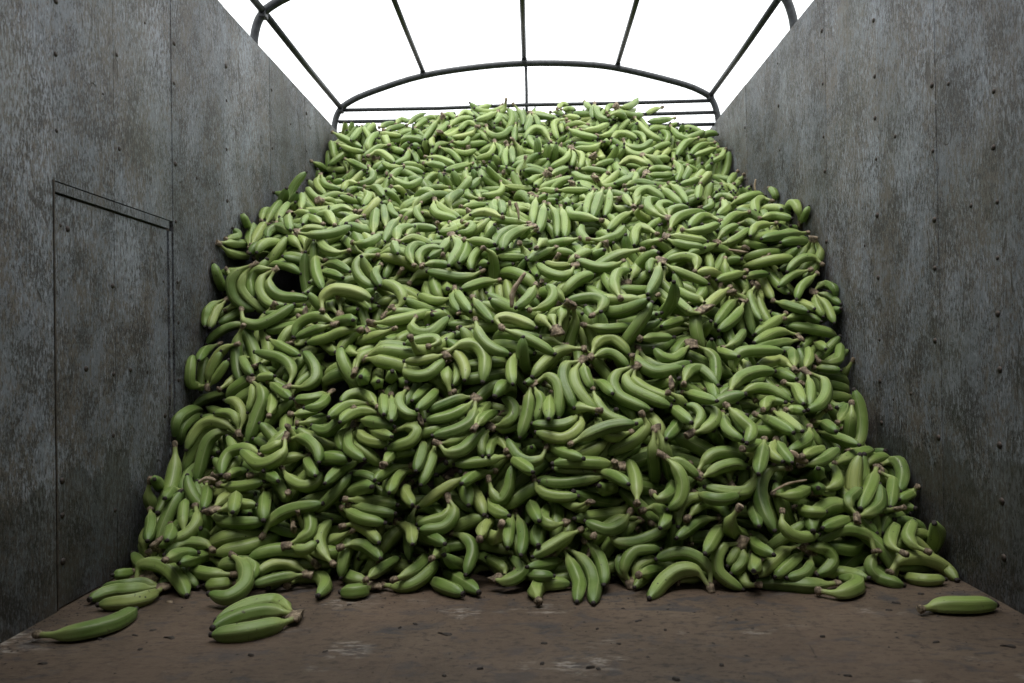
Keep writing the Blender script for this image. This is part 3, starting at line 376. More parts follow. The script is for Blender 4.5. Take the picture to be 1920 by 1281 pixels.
6,105,-1097,2574,531,114,-116,-110,37, 11,92,-259,4151,1692,143,69,26,119, 0,103,891,4459,1724,126,-33,91,-122, 9,104,519,3292,1203,35,93,4,-174,
3,93,-1014,2658,638,75,-90,141,-80, 2,102,-44,4431,1839,64,77,-8,-173, 1,90,-851,4683,1863,42,81,-178,-2, 6,107,186,2893,1079,53,25,110,157,
4,106,590,4456,1997,183,-2,80,9, 7,97,-727,4737,2041,22,71,-184,-26, 17,101,615,3855,1448,110,143,38,77, 120,108,-597,3481,1267,65,-166,-9,-91,
16,99,538,3654,1333,147,26,60,119, 0,103,770,4600,1864,137,-91,-108,-36, 1,96,-674,2828,854,8,156,67,106, 1,97,-613,4799,1921,108,126,-81,-76,
19,91,-663,3617,1266,35,-63,-96,160, 12,97,505,4510,1992,190,17,41,-42, 4,107,911,3353,1197,56,185,5,51, 15,111,969,2486,293,42,-123,152,11,
0,94,-150,2832,1050,54,-27,176,-74, 6,107,661,2492,439,107,-49,135,-90, 6,106,-332,2370,530,148,-106,81,13, 12,92,249,3069,962,14,53,-192,-10,
8,91,-36,2288,312,47,-184,15,-60, 8,105,-389,4657,1939,101,-45,-140,-91, 21,95,-541,4058,1536,111,-87,119,-77, 0,91,1117,3869,1236,64,101,-110,-117,
114,111,820,2937,792,135,-30,-134,-55, 10,108,181,2999,981,135,-143,-35,-10, 9,104,-627,4787,1938,97,-160,13,-68, 8,104,1091,3627,1182,113,94,-133,-27,
10,91,967,4717,1927,106,134,101,26, 2,102,-586,4439,1829,168,-105,-27,5, 1,91,633,3793,1382,27,152,16,126, 9,101,-700,3428,1236,191,-10,19,57,
2,98,970,3602,1257,131,68,-62,-120, 11,90,-464,4713,1991,66,-176,-32,-59, 6,100,-265,4341,1920,192,-11,16,54, 7,98,-786,4283,1639,28,-69,-48,-179,
1,97,530,2311,324,87,-52,-88,148, 5,89,270,2037,8,75,98,110,112, 0,110,-316,2797,932,46,189,3,-45, 2,109,456,4150,1620,47,177,-43,-67,
111,103,624,4118,1705,117,-137,80,36, 15,88,432,4122,1570,149,46,36,-120, 13,109,-279,2185,5,116,21,-102,125, 14,98,-751,4473,1888,158,67,70,-75,
7,107,-20,3721,1264,25,49,-152,119, 2,101,-465,2545,655,187,-56,-31,29, 17,110,18,3102,961,120,-144,-3,-69, 12,93,1026,4391,1721,157,-106,-47,44,
12,108,-850,4913,1908,67,-52,98,-152, 7,98,-747,2251,133,39,-38,-187,45, 6,97,583,4190,1639,108,-141,91,11, 21,93,558,4840,2005,155,-53,52,-102,
18,111,-172,4637,2155,138,-73,4,124, 15,89,-883,4606,1949,149,3,124,-49, 116,106,-1083,2123,99,90,-82,9,159, 8,106,258,4555,1979,59,-158,-86,-64,
123,110,704,2232,294,157,85,87,23, 19,91,-610,4878,2045,68,71,-172,26, 2,105,148,4139,1700,54,155,-10,-114, 6,98,-660,2267,123,15,-89,-76,-162,
123,97,-1135,3756,1439,115,-86,135,-33, 3,98,-1206,3102,55,27,146,120,58, 2,89,898,3358,1058,63,150,-33,112, 12,88,-455,4360,1810,130,98,-87,-76,
4,95,-584,3990,1540,87,-33,-173,37, 17,101,995,3149,1030,96,-162,34,-59, 4,95,-658,3122,1008,12,-160,99,-68, 14,100,551,2371,508,16,-101,-150,84,
15,102,166,4425,1842,76,61,-41,-169, 13,105,-763,4456,1825,139,-47,75,-113, 6,96,-283,3536,1302,61,-77,-149,91, 17,103,-733,3054,1065,66,-32,-11,186,
10,94,-1055,4299,1693,89,-107,-129,-63, 9,108,-75,2271,152,146,98,44,-85, 121,90,476,3478,1315,39,-31,-165,-101, 1,110,500,3810,1342,124,66,68,125,
14,112,1170,2631,240,11,71,27,185, 5,90,-310,2891,1018,72,-8,-186,-10, 5,108,-778,3092,1016,110,118,-98,-65, 0,90,481,2483,480,179,27,84,-14,
14,101,-367,4388,1940,30,-60,-18,188, 19,93,370,3712,1408,135,-58,-17,135, 2,94,332,3698,1314,27,-148,43,-125, 6,92,-1202,2429,3,115,71,-8,147,
7,111,622,2606,651,17,43,-182,68, 1,94,-787,3106,1033,6,49,121,151, 10,103,817,4687,1951,148,-15,13,133, 11,107,-540,3873,1413,141,-53,-127,-34,
7,103,777,4115,1512,114,101,-105,-75, 15,92,534,4547,1920,80,-34,-148,-102, 3,89,-172,4870,1914,125,104,-39,110, 2,109,614,4586,1955,74,119,136,42,
7,95,1116,3732,1195,111,35,-161,24, 9,106,1003,2226,149,25,-15,177,88, 7,89,263,2962,1065,26,61,93,164, 9,98,-1223,3982,1478,174,64,43,61,
18,93,-1119,3732,1337,190,34,50,-5, 0,98,88,3695,1358,1,-154,41,-121, 5,97,1092,3359,1168,141,116,-21,-79, 0,93,-1071,2798,755,9,10,-197,32,
111,98,356,2223,349,139,-82,-118,9, 10,109,-782,2274,12,63,-142,65,-108, 2,110,-1099,4338,1594,152,-75,4,-106, 4,111,1164,4525,44,89,-65,117,-119,
23,105,470,3759,1345,31,-169,91,-47, 4,98,-525,2122,144,59,-11,130,140, 11,95,-249,4370,1876,104,-90,-142,-33, 1,92,-1080,2475,205,112,-96,131,-31,
5,101,445,2176,315,103,-59,161,11, 2,95,1014,4522,1844,3,-157,-21,-122, 7,111,1151,3375,1168,118,-29,-156,33, 2,106,61,4442,1942,65,122,-115,-87,
1,95,-1226,2365,155,74,-144,77,88, 2,94,943,4678,1983,32,-44,129,-143, 5,110,419,4398,1768,126,-92,102,-73, 16,101,620,4366,1755,48,-159,-57,-96,
11,108,402,3455,1337,30,12,163,-111, 0,93,-912,3152,1046,7,138,-133,57, 14,89,788,4215,1589,50,20,-13,192, 13,95,329,3992,1417,17,-184,76,-3,
112,106,-631,2100,64,42,-5,-195,11, 4,110,885,2768,668,30,44,36,189, 1,99,-215,3046,1091,55,80,93,148, 7,88,171,2246,32,69,18,16,-186,
17,100,395,3709,1319,46,-97,155,-68, 21,89,-652,3023,996,192,43,35,-8, 111,99,726,2201,109,108,-16,-52,-159, 8,107,-525,3619,1409,40,79,175,-40,
0,103,144,2605,755,33,103,91,142, 21,101,-533,3814,1381,160,-78,59,-69, 1,109,-380,3338,1152,28,141,-71,-120, 3,110,-259,2211,274,97,130,106,-48,
19,102,-626,4917,2033,113,52,96,-124, 10,97,775,3525,1177,120,27,-150,-49, 2,97,-368,2333,563,26,-197,-14,14, 1,111,-649,2119,19,133,55,43,132,
8,105,824,2131,31,85,10,-123,-133, 15,104,-355,2563,630,157,50,-9,113, 8,98,1115,4184,1453,90,49,-143,-95, 0,107,-792,2300,136,26,120,20,157,
6,89,-685,3583,1325,10,-23,-88,178, 20,90,1034,4458,1733,62,49,-154,-101, 110,110,-569,2361,597,19,152,97,85, 8,94,-621,2195,6,114,87,42,133,
9,96,-177,4387,1981,140,62,69,108, 2,90,-1106,3644,1284,143,37,-134,-14, 15,96,937,4187,1568,87,46,-174,5, 15,108,147,4753,2011,76,94,5,-159,
8,91,879,4861,1948,14,145,-136,20, 7,105,-640,2192,198,142,134,-18,39, 16,102,158,3417,1137,6,-180,9,-86, 115,91,770,2392,474,43,89,60,-163,
12,96,-1215,4854,1848,97,143,-14,99, 11,105,-62,3203,1119,73,177,-28,-51, 13,89,304,3797,1367,88,0,20,178, 2,107,-877,4452,1878,9,156,-118,40,
14,103,-78,4715,2087,119,76,140,16, 7,99,-977,4370,1674,64,-86,-75,-152, 12,100,-1018,4017,1441,72,-179,9,-54, 18,92,-91,3177,1267,168,11,107,19,
2,101,-889,2095,15,33,-22,-145,132, 3,89,1115,3535,1210,41,-31,114,-156, 8,108,404,3895,1560,16,180,74,-44, 10,99,-121,2575,669,31,30,-194,-22,
19,89,146,4728,2048,29,128,-151,8, 11,97,351,3336,1167,45,133,-141,-17, 18,96,-5,4033,1640,53,31,101,-161, 2,102,-82,4328,1832,113,-1,-127,105,
5,111,-542,2458,533,84,-22,-78,-162, 3,107,1094,3818,1198,106,117,-89,-85, 11,90,258,3423,1331,71,92,123,106, 12,89,873,3428,1186,192,37,22,-38,
3,93,409,3836,1361,84,176,-42,-8, 117,101,71,2348,719,25,-127,-140,-62, 5,94,931,3627,1275,155,119,-22,-38, 6,100,138,2087,26,148,78,59,92,
8,90,-843,3392,1211,143,-59,76,-102, 12,98,783,2675,529,102,47,-152,65, 110,103,-190,2742,900,126,41,130,-74, 13,106,-748,4045,1597,107,52,78,-140,
6,91,358,2457,441,14,-182,50,-65, 16,107,1077,2541,294,93,82,153,34, 22,94,-543,3762,1317,98,147,-93,4, 6,100,-108,4497,1834,116,-118,-103,-45,
0,100,492,4266,1714,154,-126,9,9, 3,112,534,4664,2081,18,-191,-25,-48, 3,98,814,2713,512,122,82,-115,-70, 7,95,-620,3485,1179,60,31,-148,-116,
0,95,-971,2477,293,82,176,-47,-11, 118,88,-121,2750,901,49,-135,137,28, 2,107,458,2225,158,122,128,-13,93, 4,109,-1086,4301,1499,39,151,3,125,
2,111,-384,4365,1795,73,-132,-91,-94, 4,95,-210,3221,1201,84,160,-6,-85, 6,92,671,3580,1307,65,-107,-142,64, 6,90,-1023,2148,132,32,-108,-151,-67,
1,103,1080,4018,1514,26,-6,68,186, 20,94,-1035,3497,1266,171,-21,91,-46, 6,100,-488,3646,1250,81,-21,125,-132, 19,93,766,2244,176,43,-134,117,82,
12,109,323,3589,1251,64,90,-30,164, 118,109,120,2424,791,55,98,133,-98, 117,91,278,2526,735,177,-54,71,-28, 120,92,550,2609,711,11,36,132,-145,
10,92,-989,2422,132,139,-16,58,-130, 8,100,440,4384,1842,81,-28,-131,125, 10,110,131,3861,1399,4,23,35,196, 2,102,969,2568,224,182,-4,-36,75,
7,88,-1045,3694,1251,181,-83,3,-16, 15,106,-231,4617,2034,71,5,-129,136, 5,94,624,2209,22,59,112,-152,26, 0,89,-1220,3784,62,27,151,-128,-11,
119,91,635,2863,945,169,15,-1,106, 4,99,396,2278,97,127,100,-99,64, 7,96,1030,2952,684,135,131,-50,45, 4,99,-252,3551,1249,54,-108,-129,-94,
116,98,976,2202,4,58,25,-188,28, 6,92,376,4769,1951,80,-94,115,-108, 116,110,585,3125,1168,79,112,21,-144, 18,99,546,3306,1095,42,-127,132,-69,
113,100,-1094,2863,908,52,89,82,-151, 5,90,908,2266,210,9,-177,14,91, 5,107,-675,4449,1867,136,88,-13,116, 7,91,-560,2415,643,39,64,132,130,
13,109,-877,4331,1769,142,126,34,-55, 14,106,898,2227,132,31,97,-20,-171, 1,111,-95,2029,178,106,-59,55,149, 9,91,727,3563,1302,105,64,88,-131,
1,88,-327,2851,896,15,-164,-55,-100, 3,92,820,3022,1069,137,-136,49,-20, 2,98,-277,3436,1228,76,75,-168,-14, 14,88,810,2614,609,137,54,77,112,
4,99,330,2139,153,193,-34,42,-3, 6,111,-622,3883,1462,32,-6,40,193, 117,108,850,3699,1378,13,17,-186,-71, 5,95,721,3434,1131,126,-33,-110,105,
6,107,448,4156,1651,12,198,24,15, 21,89,776,3399,1129,119,-126,-61,-79, 2,94,-352,3502,1283,58,157,-86,-67, 3,94,-857,3789,1304,77,-18,-180,36,
8,92,464,4856,2140,133,-30,95,-111, 13,92,-709,2761,786,12,-179,24,-86, 4,112,747,2513,466,95,15,-66,162, 17,93,-270,3798,1430,16,-60,-87,-169,
7,88,-926,4733,1898,131,92,-120,-11, 2,95,556,2710,806,157,-108,-61,-11, 110,97,-539,2941,1025,11,133,-148,-13, 13,91,-694,3269,1114,124,-62,-144,-5,
18,100,-1210,4532,1931,184,70,-5,35, 7,109,187,3236,1121,111,129,-51,-92, 0,96,512,2301,331,84,-43,-176,8, 0,98,-285,2287,345,16,-65,-73,-174,
21,101,22,3655,1306,42,181,-73,4, 4,103,1089,4046,40,135,-102,-46,96, 0,93,-542,4404,1856,98,-169,32,-29, 5,107,397,2878,884,83,127,-50,121,
17,105,-681,2349,344,190,57,12,25, 7,95,1049,3410,1201,43,10,-195,-3, 6,97,-900,2292,76,15,-4,115,163, 13,97,26,3547,1257,62,-73,-175,-14,
4,94,234,4633,1978,23,178,77,41, 13,90,638,3870,1450,17,76,111,-147, 3,106,-483,2452,622,71,51,168,-65, 0,90,149,4897,2073,24,118,-154,-41,
1,93,1154,3762,1201,112,-45,-152,47, 4,102,-228,2684,811,30,16,52,-190, 4,93,816,2982,995,46,35,-188,33, 6,96,402,3659,1287,139,-88,-11,-113,
7,90,-406,2426,562,74,157,-82,-56, 6,100,-672,3821,1370,160,-94,-72,-20, 17,104,1066,3617,1233,24,-19,56,190, 0,99,1159,2725,3,113,-41,-30,-157,
13,106,142,2237,189,136,125,73,20, 5,93,928,2589,251,128,88,-122,31, 4,105,701,4682,2099,41,-59,-177,59, 5,91,-458,2235,303,87,-18,-140,-112,
12,107,93,4764,1883,2,70,163,92, 8,98,-296,4316,1728,24,9,-48,192, 19,93,-569,3177,1018,104,60,-5,160, 0,106,931,3923,1551,32,119,-134,-83,
7,104,-1219,4237,39,39,-147,-127,-27, 5,101,519,3977,1441,73,168,-81,12, 13,98,-240,4114,1526,16,-34,-70,183, 116,110,-101,2289,411,38,60,103,-156,
115,105,-1224,3476,1277,158,113,-45,21, 1,111,-719,4259,1630,91,149,-8,98, 1,109,-852,2521,407,45,161,-106,28, 8,89,295,2170,128,71,-145,13,118,
2,105,-1227,3612,52,96,-155,-76,32, 0,97,400,2273,163,86,-2,-175,-46, 4,97,600,4446,1842,79,-171,-63,-23, 1,92,546,3207,1177,55,117,-147,-42,
10,98,-298,3820,1399,67,-126,-130,-52, 11,109,-772,3232,1062,123,-105,59,-102, 6,89,1146,3026,951,81,-116,-113,-85, 117,110,276,2207,222,12,36,72,-183,
6,112,930,4760,1855,173,-37,-87,33, 6,96,-271,2802,863,122,113,-24,-109, 16,106,57,2994,996,29,-51,8,191, 13,94,96,4924,2003,63,-20,-68,-176,
17,111,-54,3351,1125,79,-141,-105,-52, 0,106,-793,4730,1850,0,140,-126,66, 109,105,-215,2251,56,124,45,-8,-150, 8,90,-42,4882,1887,0,-171,-27,-100,
0,95,-858,4786,1970,64,-2,82,-171, 11,101,245,4903,2059,38,124,-144,49, 12,102,-684,4501,1853,193,37,-36,0, 16,102,1133,2570,131,60,86,-82,150,
8,106,-1111,3063,1032,151,-124,-40,-16, 120,88,202,3609,1439,36,126,65,-136, 19,102,861,4454,1752,76,44,-30,177, 2,110,-815,2318,251,62,-117,-36,-146,
10,108,-442,2430,616,83,148,41,97, 5,89,-843,3860,1353,153,-101,-65,-47, 9,89,-942,3665,1310,76,-88,-163,-4, 17,102,562,2476,393,146,57,55,-111,
115,111,-534,2385,638,58,-189,14,-26, 10,101,-776,3731,1397,94,-98,-147,7, 3,104,206,3848,1361,75,-148,89,-68, 2,99,208,3877,1406,111,87,-135,-43,
1,104,1021,2351,246,2,45,81,177, 8,102,11,4222,1750,85,-79,-133,-94, 15,92,749,4789,1930,131,98,-68,-93, 9,91,-63,3221,1268,172,6,97,31,
2,97,-1180,2563,87,102,144,-21,-91, 14,105,922,4682,1985,1,-198,17,-20, 117,90,146,2122,65,3,75,-3,-185, 3,102,770,3866,1414,40,-54,-167,87,
15,104,986,4841,1928,180,36,80,6, 5,93,-733,4496,1869,68,14,96,-161, 19,101,-418,4908,2058,48,119,-132,77, 5,112,525,4794,1961,96,-89,-142,53,
1,105,-7,2935,908,73,-150,78,-78, 13,103,92,3043,937,57,142,-113,62, 5,106,-681,3482,1277,1,-6,191,-59, 7,98,-242,3299,1219,37,127,125,82,
13,94,-457,3889,1451,153,68,-54,-96, 8,90,-309,2249,207,22,-176,69,-60, 120,110,6,3360,1275,14,-26,-195,-34, 0,92,260,2234,4,179,-79,-29,-31,
0,104,-609,4256,1667,104,94,-109,-92, 2,93,440,4551,2023,68,167,-86,14, 9,88,-269,3843,1492,101,121,99,73, 117,97,202,2414,608,146,23,-85,104,
9,104,-648,3349,1148,103,-67,-153,-40, 19,109,-76,3519,1160,73,15,16,-185, 119,112,-104,4369,1843,33,84,-147,-102, 5,95,566,2248,280,74,-52,-102,146,
2,111,-1097,4451,1885,1,-49,-186,-56, 2,102,813,3973,1566,26,-30,-162,110, 3,110,317,3326,1153,32,15,-176,88, 5,103,391,3935,1447,57,-189,27,-18,
2,110,-737,3161,1205,127,116,-7,-103, 115,94,775,2433,438,5,-187,55,46, 114,101,-576,2155,89,158,73,87,46, 2,100,-1206,3272,160,102,101,124,-63,
6,88,408,3688,1318,22,-63,-113,-151, 9,92,-1161,3742,1301,113,80,-26,142, 7,107,-442,2999,1038,59,92,-82,-146, 1,104,507,2559,534,115,155,-22,-49,
123,89,-1060,2589,392,77,-128,133,6, 4,105,160,3552,1271,53,136,-136,12, 12,105,791,3756,1424,41,8,155,119, 18,94,-758,4625,1973,27,-194,34,-23,
13,91,-946,2267,45,78,16,-166,-77, 11,94,952,2618,262,15,169,-101,-30, 14,92,39,3432,1143,166,23,-53,-96, 6,94,481,3801,1344,54,131,106,94,
1,96,-266,3909,1483,161,45,62,90, 3,90,-1223,3150,9,160,17,-38,113, 2,109,528,4453,1833,30,166,-97,-45, 109,100,-75,2082,-9,81,-82,-160,-33,
6,96,827,4726,1937,111,88,-47,-133, 7,100,14,4138,1712,0,-107,111,128, 1,104,835,3036,1104,182,-73,39,-2, 5,110,-1083,4234,1488,5,0,-96,-175,
2,108,-754,2267,425,97,-112,-4,135, 2,106,-932,2201,149,40,-31,-183,62, 4,112,341,4292,1680,4,-155,126,-1, 10,104,715,4757,1998,19,-86,-179,-14,
0,109,-1201,2296,260,130,-31,129,73, 6,101,-538,2758,864,26,-12,-103,169, 3,97,-429,4018,1469,132,127,-67,-47, 5,97,-30,2424,618,96,13,-68,161,
1,107,-475,2333,364,175,-46,-82,-25, 19,88,-117,3230,1159,189,18,43,47, 117,91,967,2130,44,101,-171,-12,-23, 8,111,-1217,4216,1468,13,159,1,121,
3,88,-277,2694,783,5,-72,-82,-168, 8,111,287,2264,302,72,58,76,-160, 13,96,-999,3389,1188,56,190,-19,22, 10,106,138,3814,1519,11,54,144,-128,
16,91,-800,3597,1215,122,-42,-152,-15, 4,99,1152,4035,121,110,26,84,-142, 13,108,630,4801,2008,105,49,-131,98, 6,95,-679,2172,191,174,-77,13,60,
10,101,-495,2765,943,27,-69,-25,184, 113,98,651,2792,904,104,142,88,-32, 11,94,1104,2411,68,77,101,-89,-126, 8,108,-715,3482,1247,12,-28,-183,75,
15,90,-422,2991,953,67,172,-77,1, 118,111,554,2159,251,90,-25,-144,102, 14,103,-86,4670,1885,42,120,-154,3, 5,97,-34,4597,1905,133,-87,-62,104,
118,90,-771,2298,181,85,-133,-31,-119, 3,102,-9,2251,216,91,73,130,-97, 12,108,559,3765,1496,46,-59,-19,185, 6,102,-200,3178,1115,10,-169,-105,-19,
0,105,-1100,4367,1726,55,-98,-152,-65, 3,102,-542,3209,1224,24,-75,13,183, 115,95,365,2261,173,162,-75,19,-88, 3,99,-189,3902,1435,8,162,36,112,
11,91,-613,2307,8,80,13,-146,-110, 0,102,534,2676,665,8,199,-12,-13, 1,110,-864,2658,703,68,133,48,-124, 119,107,223,2227,380,18,-100,58,162,
13,103,-271,4122,1584,31,48,-30,-189, 118,98,-1046,2987,997,41,-185,51,-36, 6,90,-680,2416,378,37,174,9,90, 1,101,-842,3305,1166,119,15,132,-91,
117,106,327,3717,1484,181,12,31,78, 8,93,-666,2195,190,164,-87,2,-74, 3,95,119,2427,580,149,-95,-87,-33, 110,105,-1106,2208,52,8,-105,-59,-159,
19,97,-1015,3934,1397,44,13,-65,184, 117,108,532,2175,139,58,185,37,34, 3,101,-909,4613,1923,89,-94,151,-16, 8,96,145,3576,1242,35,157,-2,119,
113,111,89,2225,141,51,-45,153,-110, 118,95,465,2939,949,42,42,-58,182, 5,94,579,3480,1255,4,69,-183,43, 4,108,-1086,2262,104,72,-94,-157,36,
8,106,433,4137,1631,83,140,59,100, 9,94,-741,2387,360,25,-173,52,-81, 114,103,307,2588,798,163,-112,12,29, 3,100,223,2576,824,128,-107,84,-71,
5,110,118,2560,797,42,-68,-161,-87, 15,95,-283,4597,1936,11,-170,104,-11, 4,108,-300,3536,1289,2,-97,-133,-113, 4,96,134,2063,15,65,-180,-52,-22,
1,101,1026,2448,460,77,-99,136,75, 22,90,1003,4839,1946,186,54,48,17, 4,93,427,4020,1548,170,-14,-65,83, 1,102,449,2731,924,116,133,78,-53,
7,98,-171,2661,1015,9,-169,-87,62, 6,108,-640,2651,839,7,-172,58,84, 2,94,202,4770,1947,56,-36,-155,108, 8,106,-769,3874,1455,69,-119,111,-94,
17,90,233,3726,1388,51,-24,9,192, 6,92,-134,4679,1969,10,50,-48,187, 17,110,35,3624,1290,90,51,56,-162, 5,110,906,2338,167,31,28,-3,-196,
3,105,-864,3717,1295,161,-99,-51,-41, 3,110,392,4724,2003,116,84,-36,-135, 0,101,-414,3481,1280,26,-129,150,-17, 11,90,1001,3702,1297,38,17,-118,156,
4,109,578,2225,272,67,173,71,27, 5,89,383,4670,1957,46,137,109,85, 1,92,101,2327,497,74,31,170,-67, 12,95,-5,3810,1446,60,45,-21,184,
20,98,-690,3257,1122,85,22,-123,-131, 11,97,979,4079,1465,27,133,-147,5, 15,88,-807,3447,1266,21,172,46,89, 1,103,6,3455,1191,65,-112,55,-142,
5,90,820,4684,1862,164,70,-76,-48, 113,96,384,4535,2067,94,-72,-115,113, 9,95,-767,3965,1481,8,-29,196,27, 21,110,916,2214,4,17,164,42,105,
117,95,-45,2330,405,71,-1,-180,-50, 16,92,55,4632,1817,75,91,-156,43, 17,89,147,4894,2059,26,20,-15,-197, 7,105,-302,2121,24,63,143,-1,124,
3,91,-394,3558,1433,26,36,-134,-141, 4,104,688,3917,1409,36,15,51,189, 1,103,1070,4750,1927,98,-11,-169,-41, 1,107,578,2271,113,166,73,45,-72,
13,105,-427,4113,1549,68,53,-67,168, 14,109,-900,4776,1918,80,-20,53,-174, 7,96,-1161,2432,119,84,178,-12,-35, 8,94,-1015,4689,1974,63,-2,155,109,
12,88,-234,3754,1411,61,-187,-24,-27, 119,103,-277,4512,2048,25,-189,57,-15, 16,94,-405,3069,973,67,129,-84,109, 16,90,-808,2987,1052,105,23,-27,167,
1,95,-262,2407,615,2,-45,-60,-186, 5,109,-523,3062,980,165,76,-48,69, 1,104,-623,4120,1539,37,194,-22,26, 5,98,274,2098,7,50,184,7,59,
12,98,69,3290,1130,36,-157,118,1, 12,98,-214,2888,953,161,15,33,-113, 4,106,-241,2465,727,144,135,19,24, 3,98,-1217,2754,631,11,-151,131,5,
10,105,1037,3948,1400,144,59,53,115, 7,92,749,2916,991,74,-107,147,41, 12,102,-99,2319,456,40,-194,22,9, 21,97,359,3783,1408,112,-31,15,162,
11,108,-1191,4145,1472,68,139,-30,123, 12,105,349,4894,1979,21,28,92,-174, 12,103,-157,3682,1240,17,-148,132,12, 3,111,-516,3748,1430,86,-139,112,-23,
18,88,-408,3267,1199,106,103,100,-90, 17,90,-24,3146,1017,69,-60,-124,-127, 2,104,396,2733,788,126,-52,-144,26, 120,95,-1175,2230,36,35,101,87,145,
0,100,425,2207,289,35,-55,-188,24, 5,93,529,2967,952,152,28,-126,13, 5,95,1145,3223,1032,91,57,-138,-96, 7,102,-892,4089,1536,29,92,-30,-173,
1,106,-70,2745,894,49,-153,116,-28, 7,106,569,4023,1440,96,-61,-100,-131, 11,101,1146,3960,1298,86,66,-55,159, 7,104,-817,3393,1171,95,-26,-169,-42,
10,91,399,2320,332,194,-42,17,-19, 0,90,-690,2184,64,11,-170,-74,-75, 3,99,-910,2986,1033,139,-122,-37,-66, 6,90,-569,3202,1008,75,146,-93,-65,
4,108,-835,2647,781,152,106,45,-61, 2,108,1132,3084,4,7,102,141,98, 15,101,788,4386,1780,70,3,164,-92, 5,101,-104,3276,1122,45,-112,121,-104,
7,103,-867,2072,9,101,-103,-114,79, 6,103,848,4342,1677,186,61,29,32, 10,94,-1026,2536,441,69,-61,-48,171, 2,100,-470,2584,636,159,-81,-88,-21,
4,89,776,2563,584,49,105,-86,-139, 7,98,-457,2770,907,52,171,44,78, 117,96,1015,2738,604,167,56,32,88, 10,89,-765,2803,848,26,-81,160,84,
9,107,-985,2448,231,145,-63,96,-77, 113,111,-314,2679,800,20,-91,-115,-134, 12,100,65,4360,1727,194,12,-14,47, 8,99,-546,2323,452,0,62,131,138,
15,93,974,2473,197,66,-139,-79,-100, 121,103,78,4083,1718,59,21,52,183, 4,103,685,4554,1875,193,-42,20,24, 1,106,-1108,3393,1292,40,45,168,-89,
12,93,-984,3932,1441,14,-127,-98,-119, 0,112,842,3301,1058,98,97,-142,29, 5,100,-670,3533,1202,72,-9,-178,-54, 2,104,-1055,4071,1469,35,-34,-154,118,
7,99,-1231,4810,1858,124,139,-10,72, 20,93,-911,4639,1887,5,-7,18,199, 18,92,757,2161,58,40,45,16,-190, 111,97,471,2663,731,151,-65,-114,3,
9,95,-561,3777,1445,47,-106,152,57, 2,106,-1114,4545,1873,19,40,138,138, 13,95,521,4677,2118,52,177,77,-8, 115,93,856,2878,874,114,30,142,-76,
11,110,-1133,4235,1530,135,59,-19,-134, 0,103,-946,4610,1934,54,-158,105,-34, 0,89,-345,4674,2029,77,-84,152,-63, 13,95,418,4442,1930,184,53,56,18,
0,105,-552,2333,376,44,32,-49,-186, 22,97,597,2437,447,59,90,-79,-149, 6,92,-1076,4099,1522,5,45,-192,-31, 1,97,-180,3017,1059,33,-106,-117,-118,
1,110,-213,2851,950,85,-75,-156,-53, 2,105,-73,2383,464,85,109,-137,48, 23,107,-726,4522,1836,80,-111,-135,-54, 3,91,-589,4687,2092,57,58,-183,-5,
9,110,-468,4099,1620,171,87,45,35, 4,90,-1136,2341,11,86,-129,96,-82, 12,95,-494,4091,1620,54,-31,185,-41, 20,109,488,3034,1035,21,91,91,-152,
119,92,397,2212,17,59,-151,8,-117, 12,105,879,2386,111,116,-66,-106,-104, 0,101,135,2827,1004,33,178,-49,-70, 14,90,289,4382,1745,130,-2,6,-152,
6,91,193,2769,981,115,4,91,-136, 7,94,663,4388,1741,97,-148,-9,-92, 2,101,570,2963,950,47,-28,-147,-125, 0,99,-266,3048,1165,74,81,149,77,
111,111,-1069,2649,462,111,-120,28,-112, 8,104,792,3111,1055,105,164,5,47, 18,100,621,4757,1921,42,-74,6,-181, 4,105,799,4425,1752,81,106,-101,-109,
6,92,-712,3735,1289,135,24,-141,37, 9,111,783,4863,2041,159,56,19,-106, 9,96,-818,4894,2073,71,85,10,-166, 9,107,682,3348,1186,97,24,93,-146,
13,90,779,3758,1394,147,12,122,-58, 6,103,696,3162,1158,10,-131,-150,-15, 5,110,-656,2931,960,140,-70,-118,-38, 13,94,-1157,3114,1038,59,-160,-11,-104,
14,102,235,2602,800,40,-111,158,34, 13,96,-440,4452,1861,85,34,28,-176, 14,99,-1112,4558,1844,32,-41,177,-77, 1,104,-541,2297,261,8,83,8,-181,
16,104,334,2791,845,29,43,-181,68, 4,95,-750,3821,1433,5,141,46,134, 112,94,1148,2278,58,107,54,-147,-63, 1,95,-833,2971,1019,74,66,-70,-159,
113,91,-321,2279,377,122,-69,-140,-28, 4,107,625,4380,1710,97,9,-66,-162, 11,96,1055,3593,1211,126,-98,-106,-58, 8,97,73,3285,1139,14,189,-57,31,
6,91,909,4745,1872,60,-122,-142,-37, 4,105,-1000,3849,1344,8,13,129,-152, 10,89,607,4501,1989,86,-169,-63,11, 2,89,-498,3370,1279,26,-34,190,47,
7,99,991,2395,316,186,-13,-57,46, 6,93,-980,2105,91,11,36,69,-184, 4,92,-389,4642,1941,49,82,-164,64, 8,100,-344,3538,1303,113,-84,-124,-70,
111,104,-145,4529,2155,30,-92,-76,158, 15,94,719,4602,1940,132,-19,-149,-9, 1,98,-9,4420,1920,120,47,86,126, 1,93,854,3844,1343,79,21,-183,-4,
20,89,-13,4464,1855,137,111,27,-91, 7,107,74,2271,331,177,-90,-8,-21, 3,93,-25,4753,1911,40,8,-158,115, 112,94,599,2711,714,120,-7,44,-153,
2,98,-243,4319,1773,1,176,62,73, 9,92,918,2214,4,60,-178,36,-59, 2,106,651,3076,1047,53,107,-161,-6, 113,97,766,2285,235,143,102,-70,-65,
6,109,-638,4874,1984,64,63,-179,1, 16,91,347,4866,1996,193,52,1,4, 7,97,-570,3852,1401,191,-52,-21,17, 0,105,-455,4195,1613,39,-30,-133,-141,
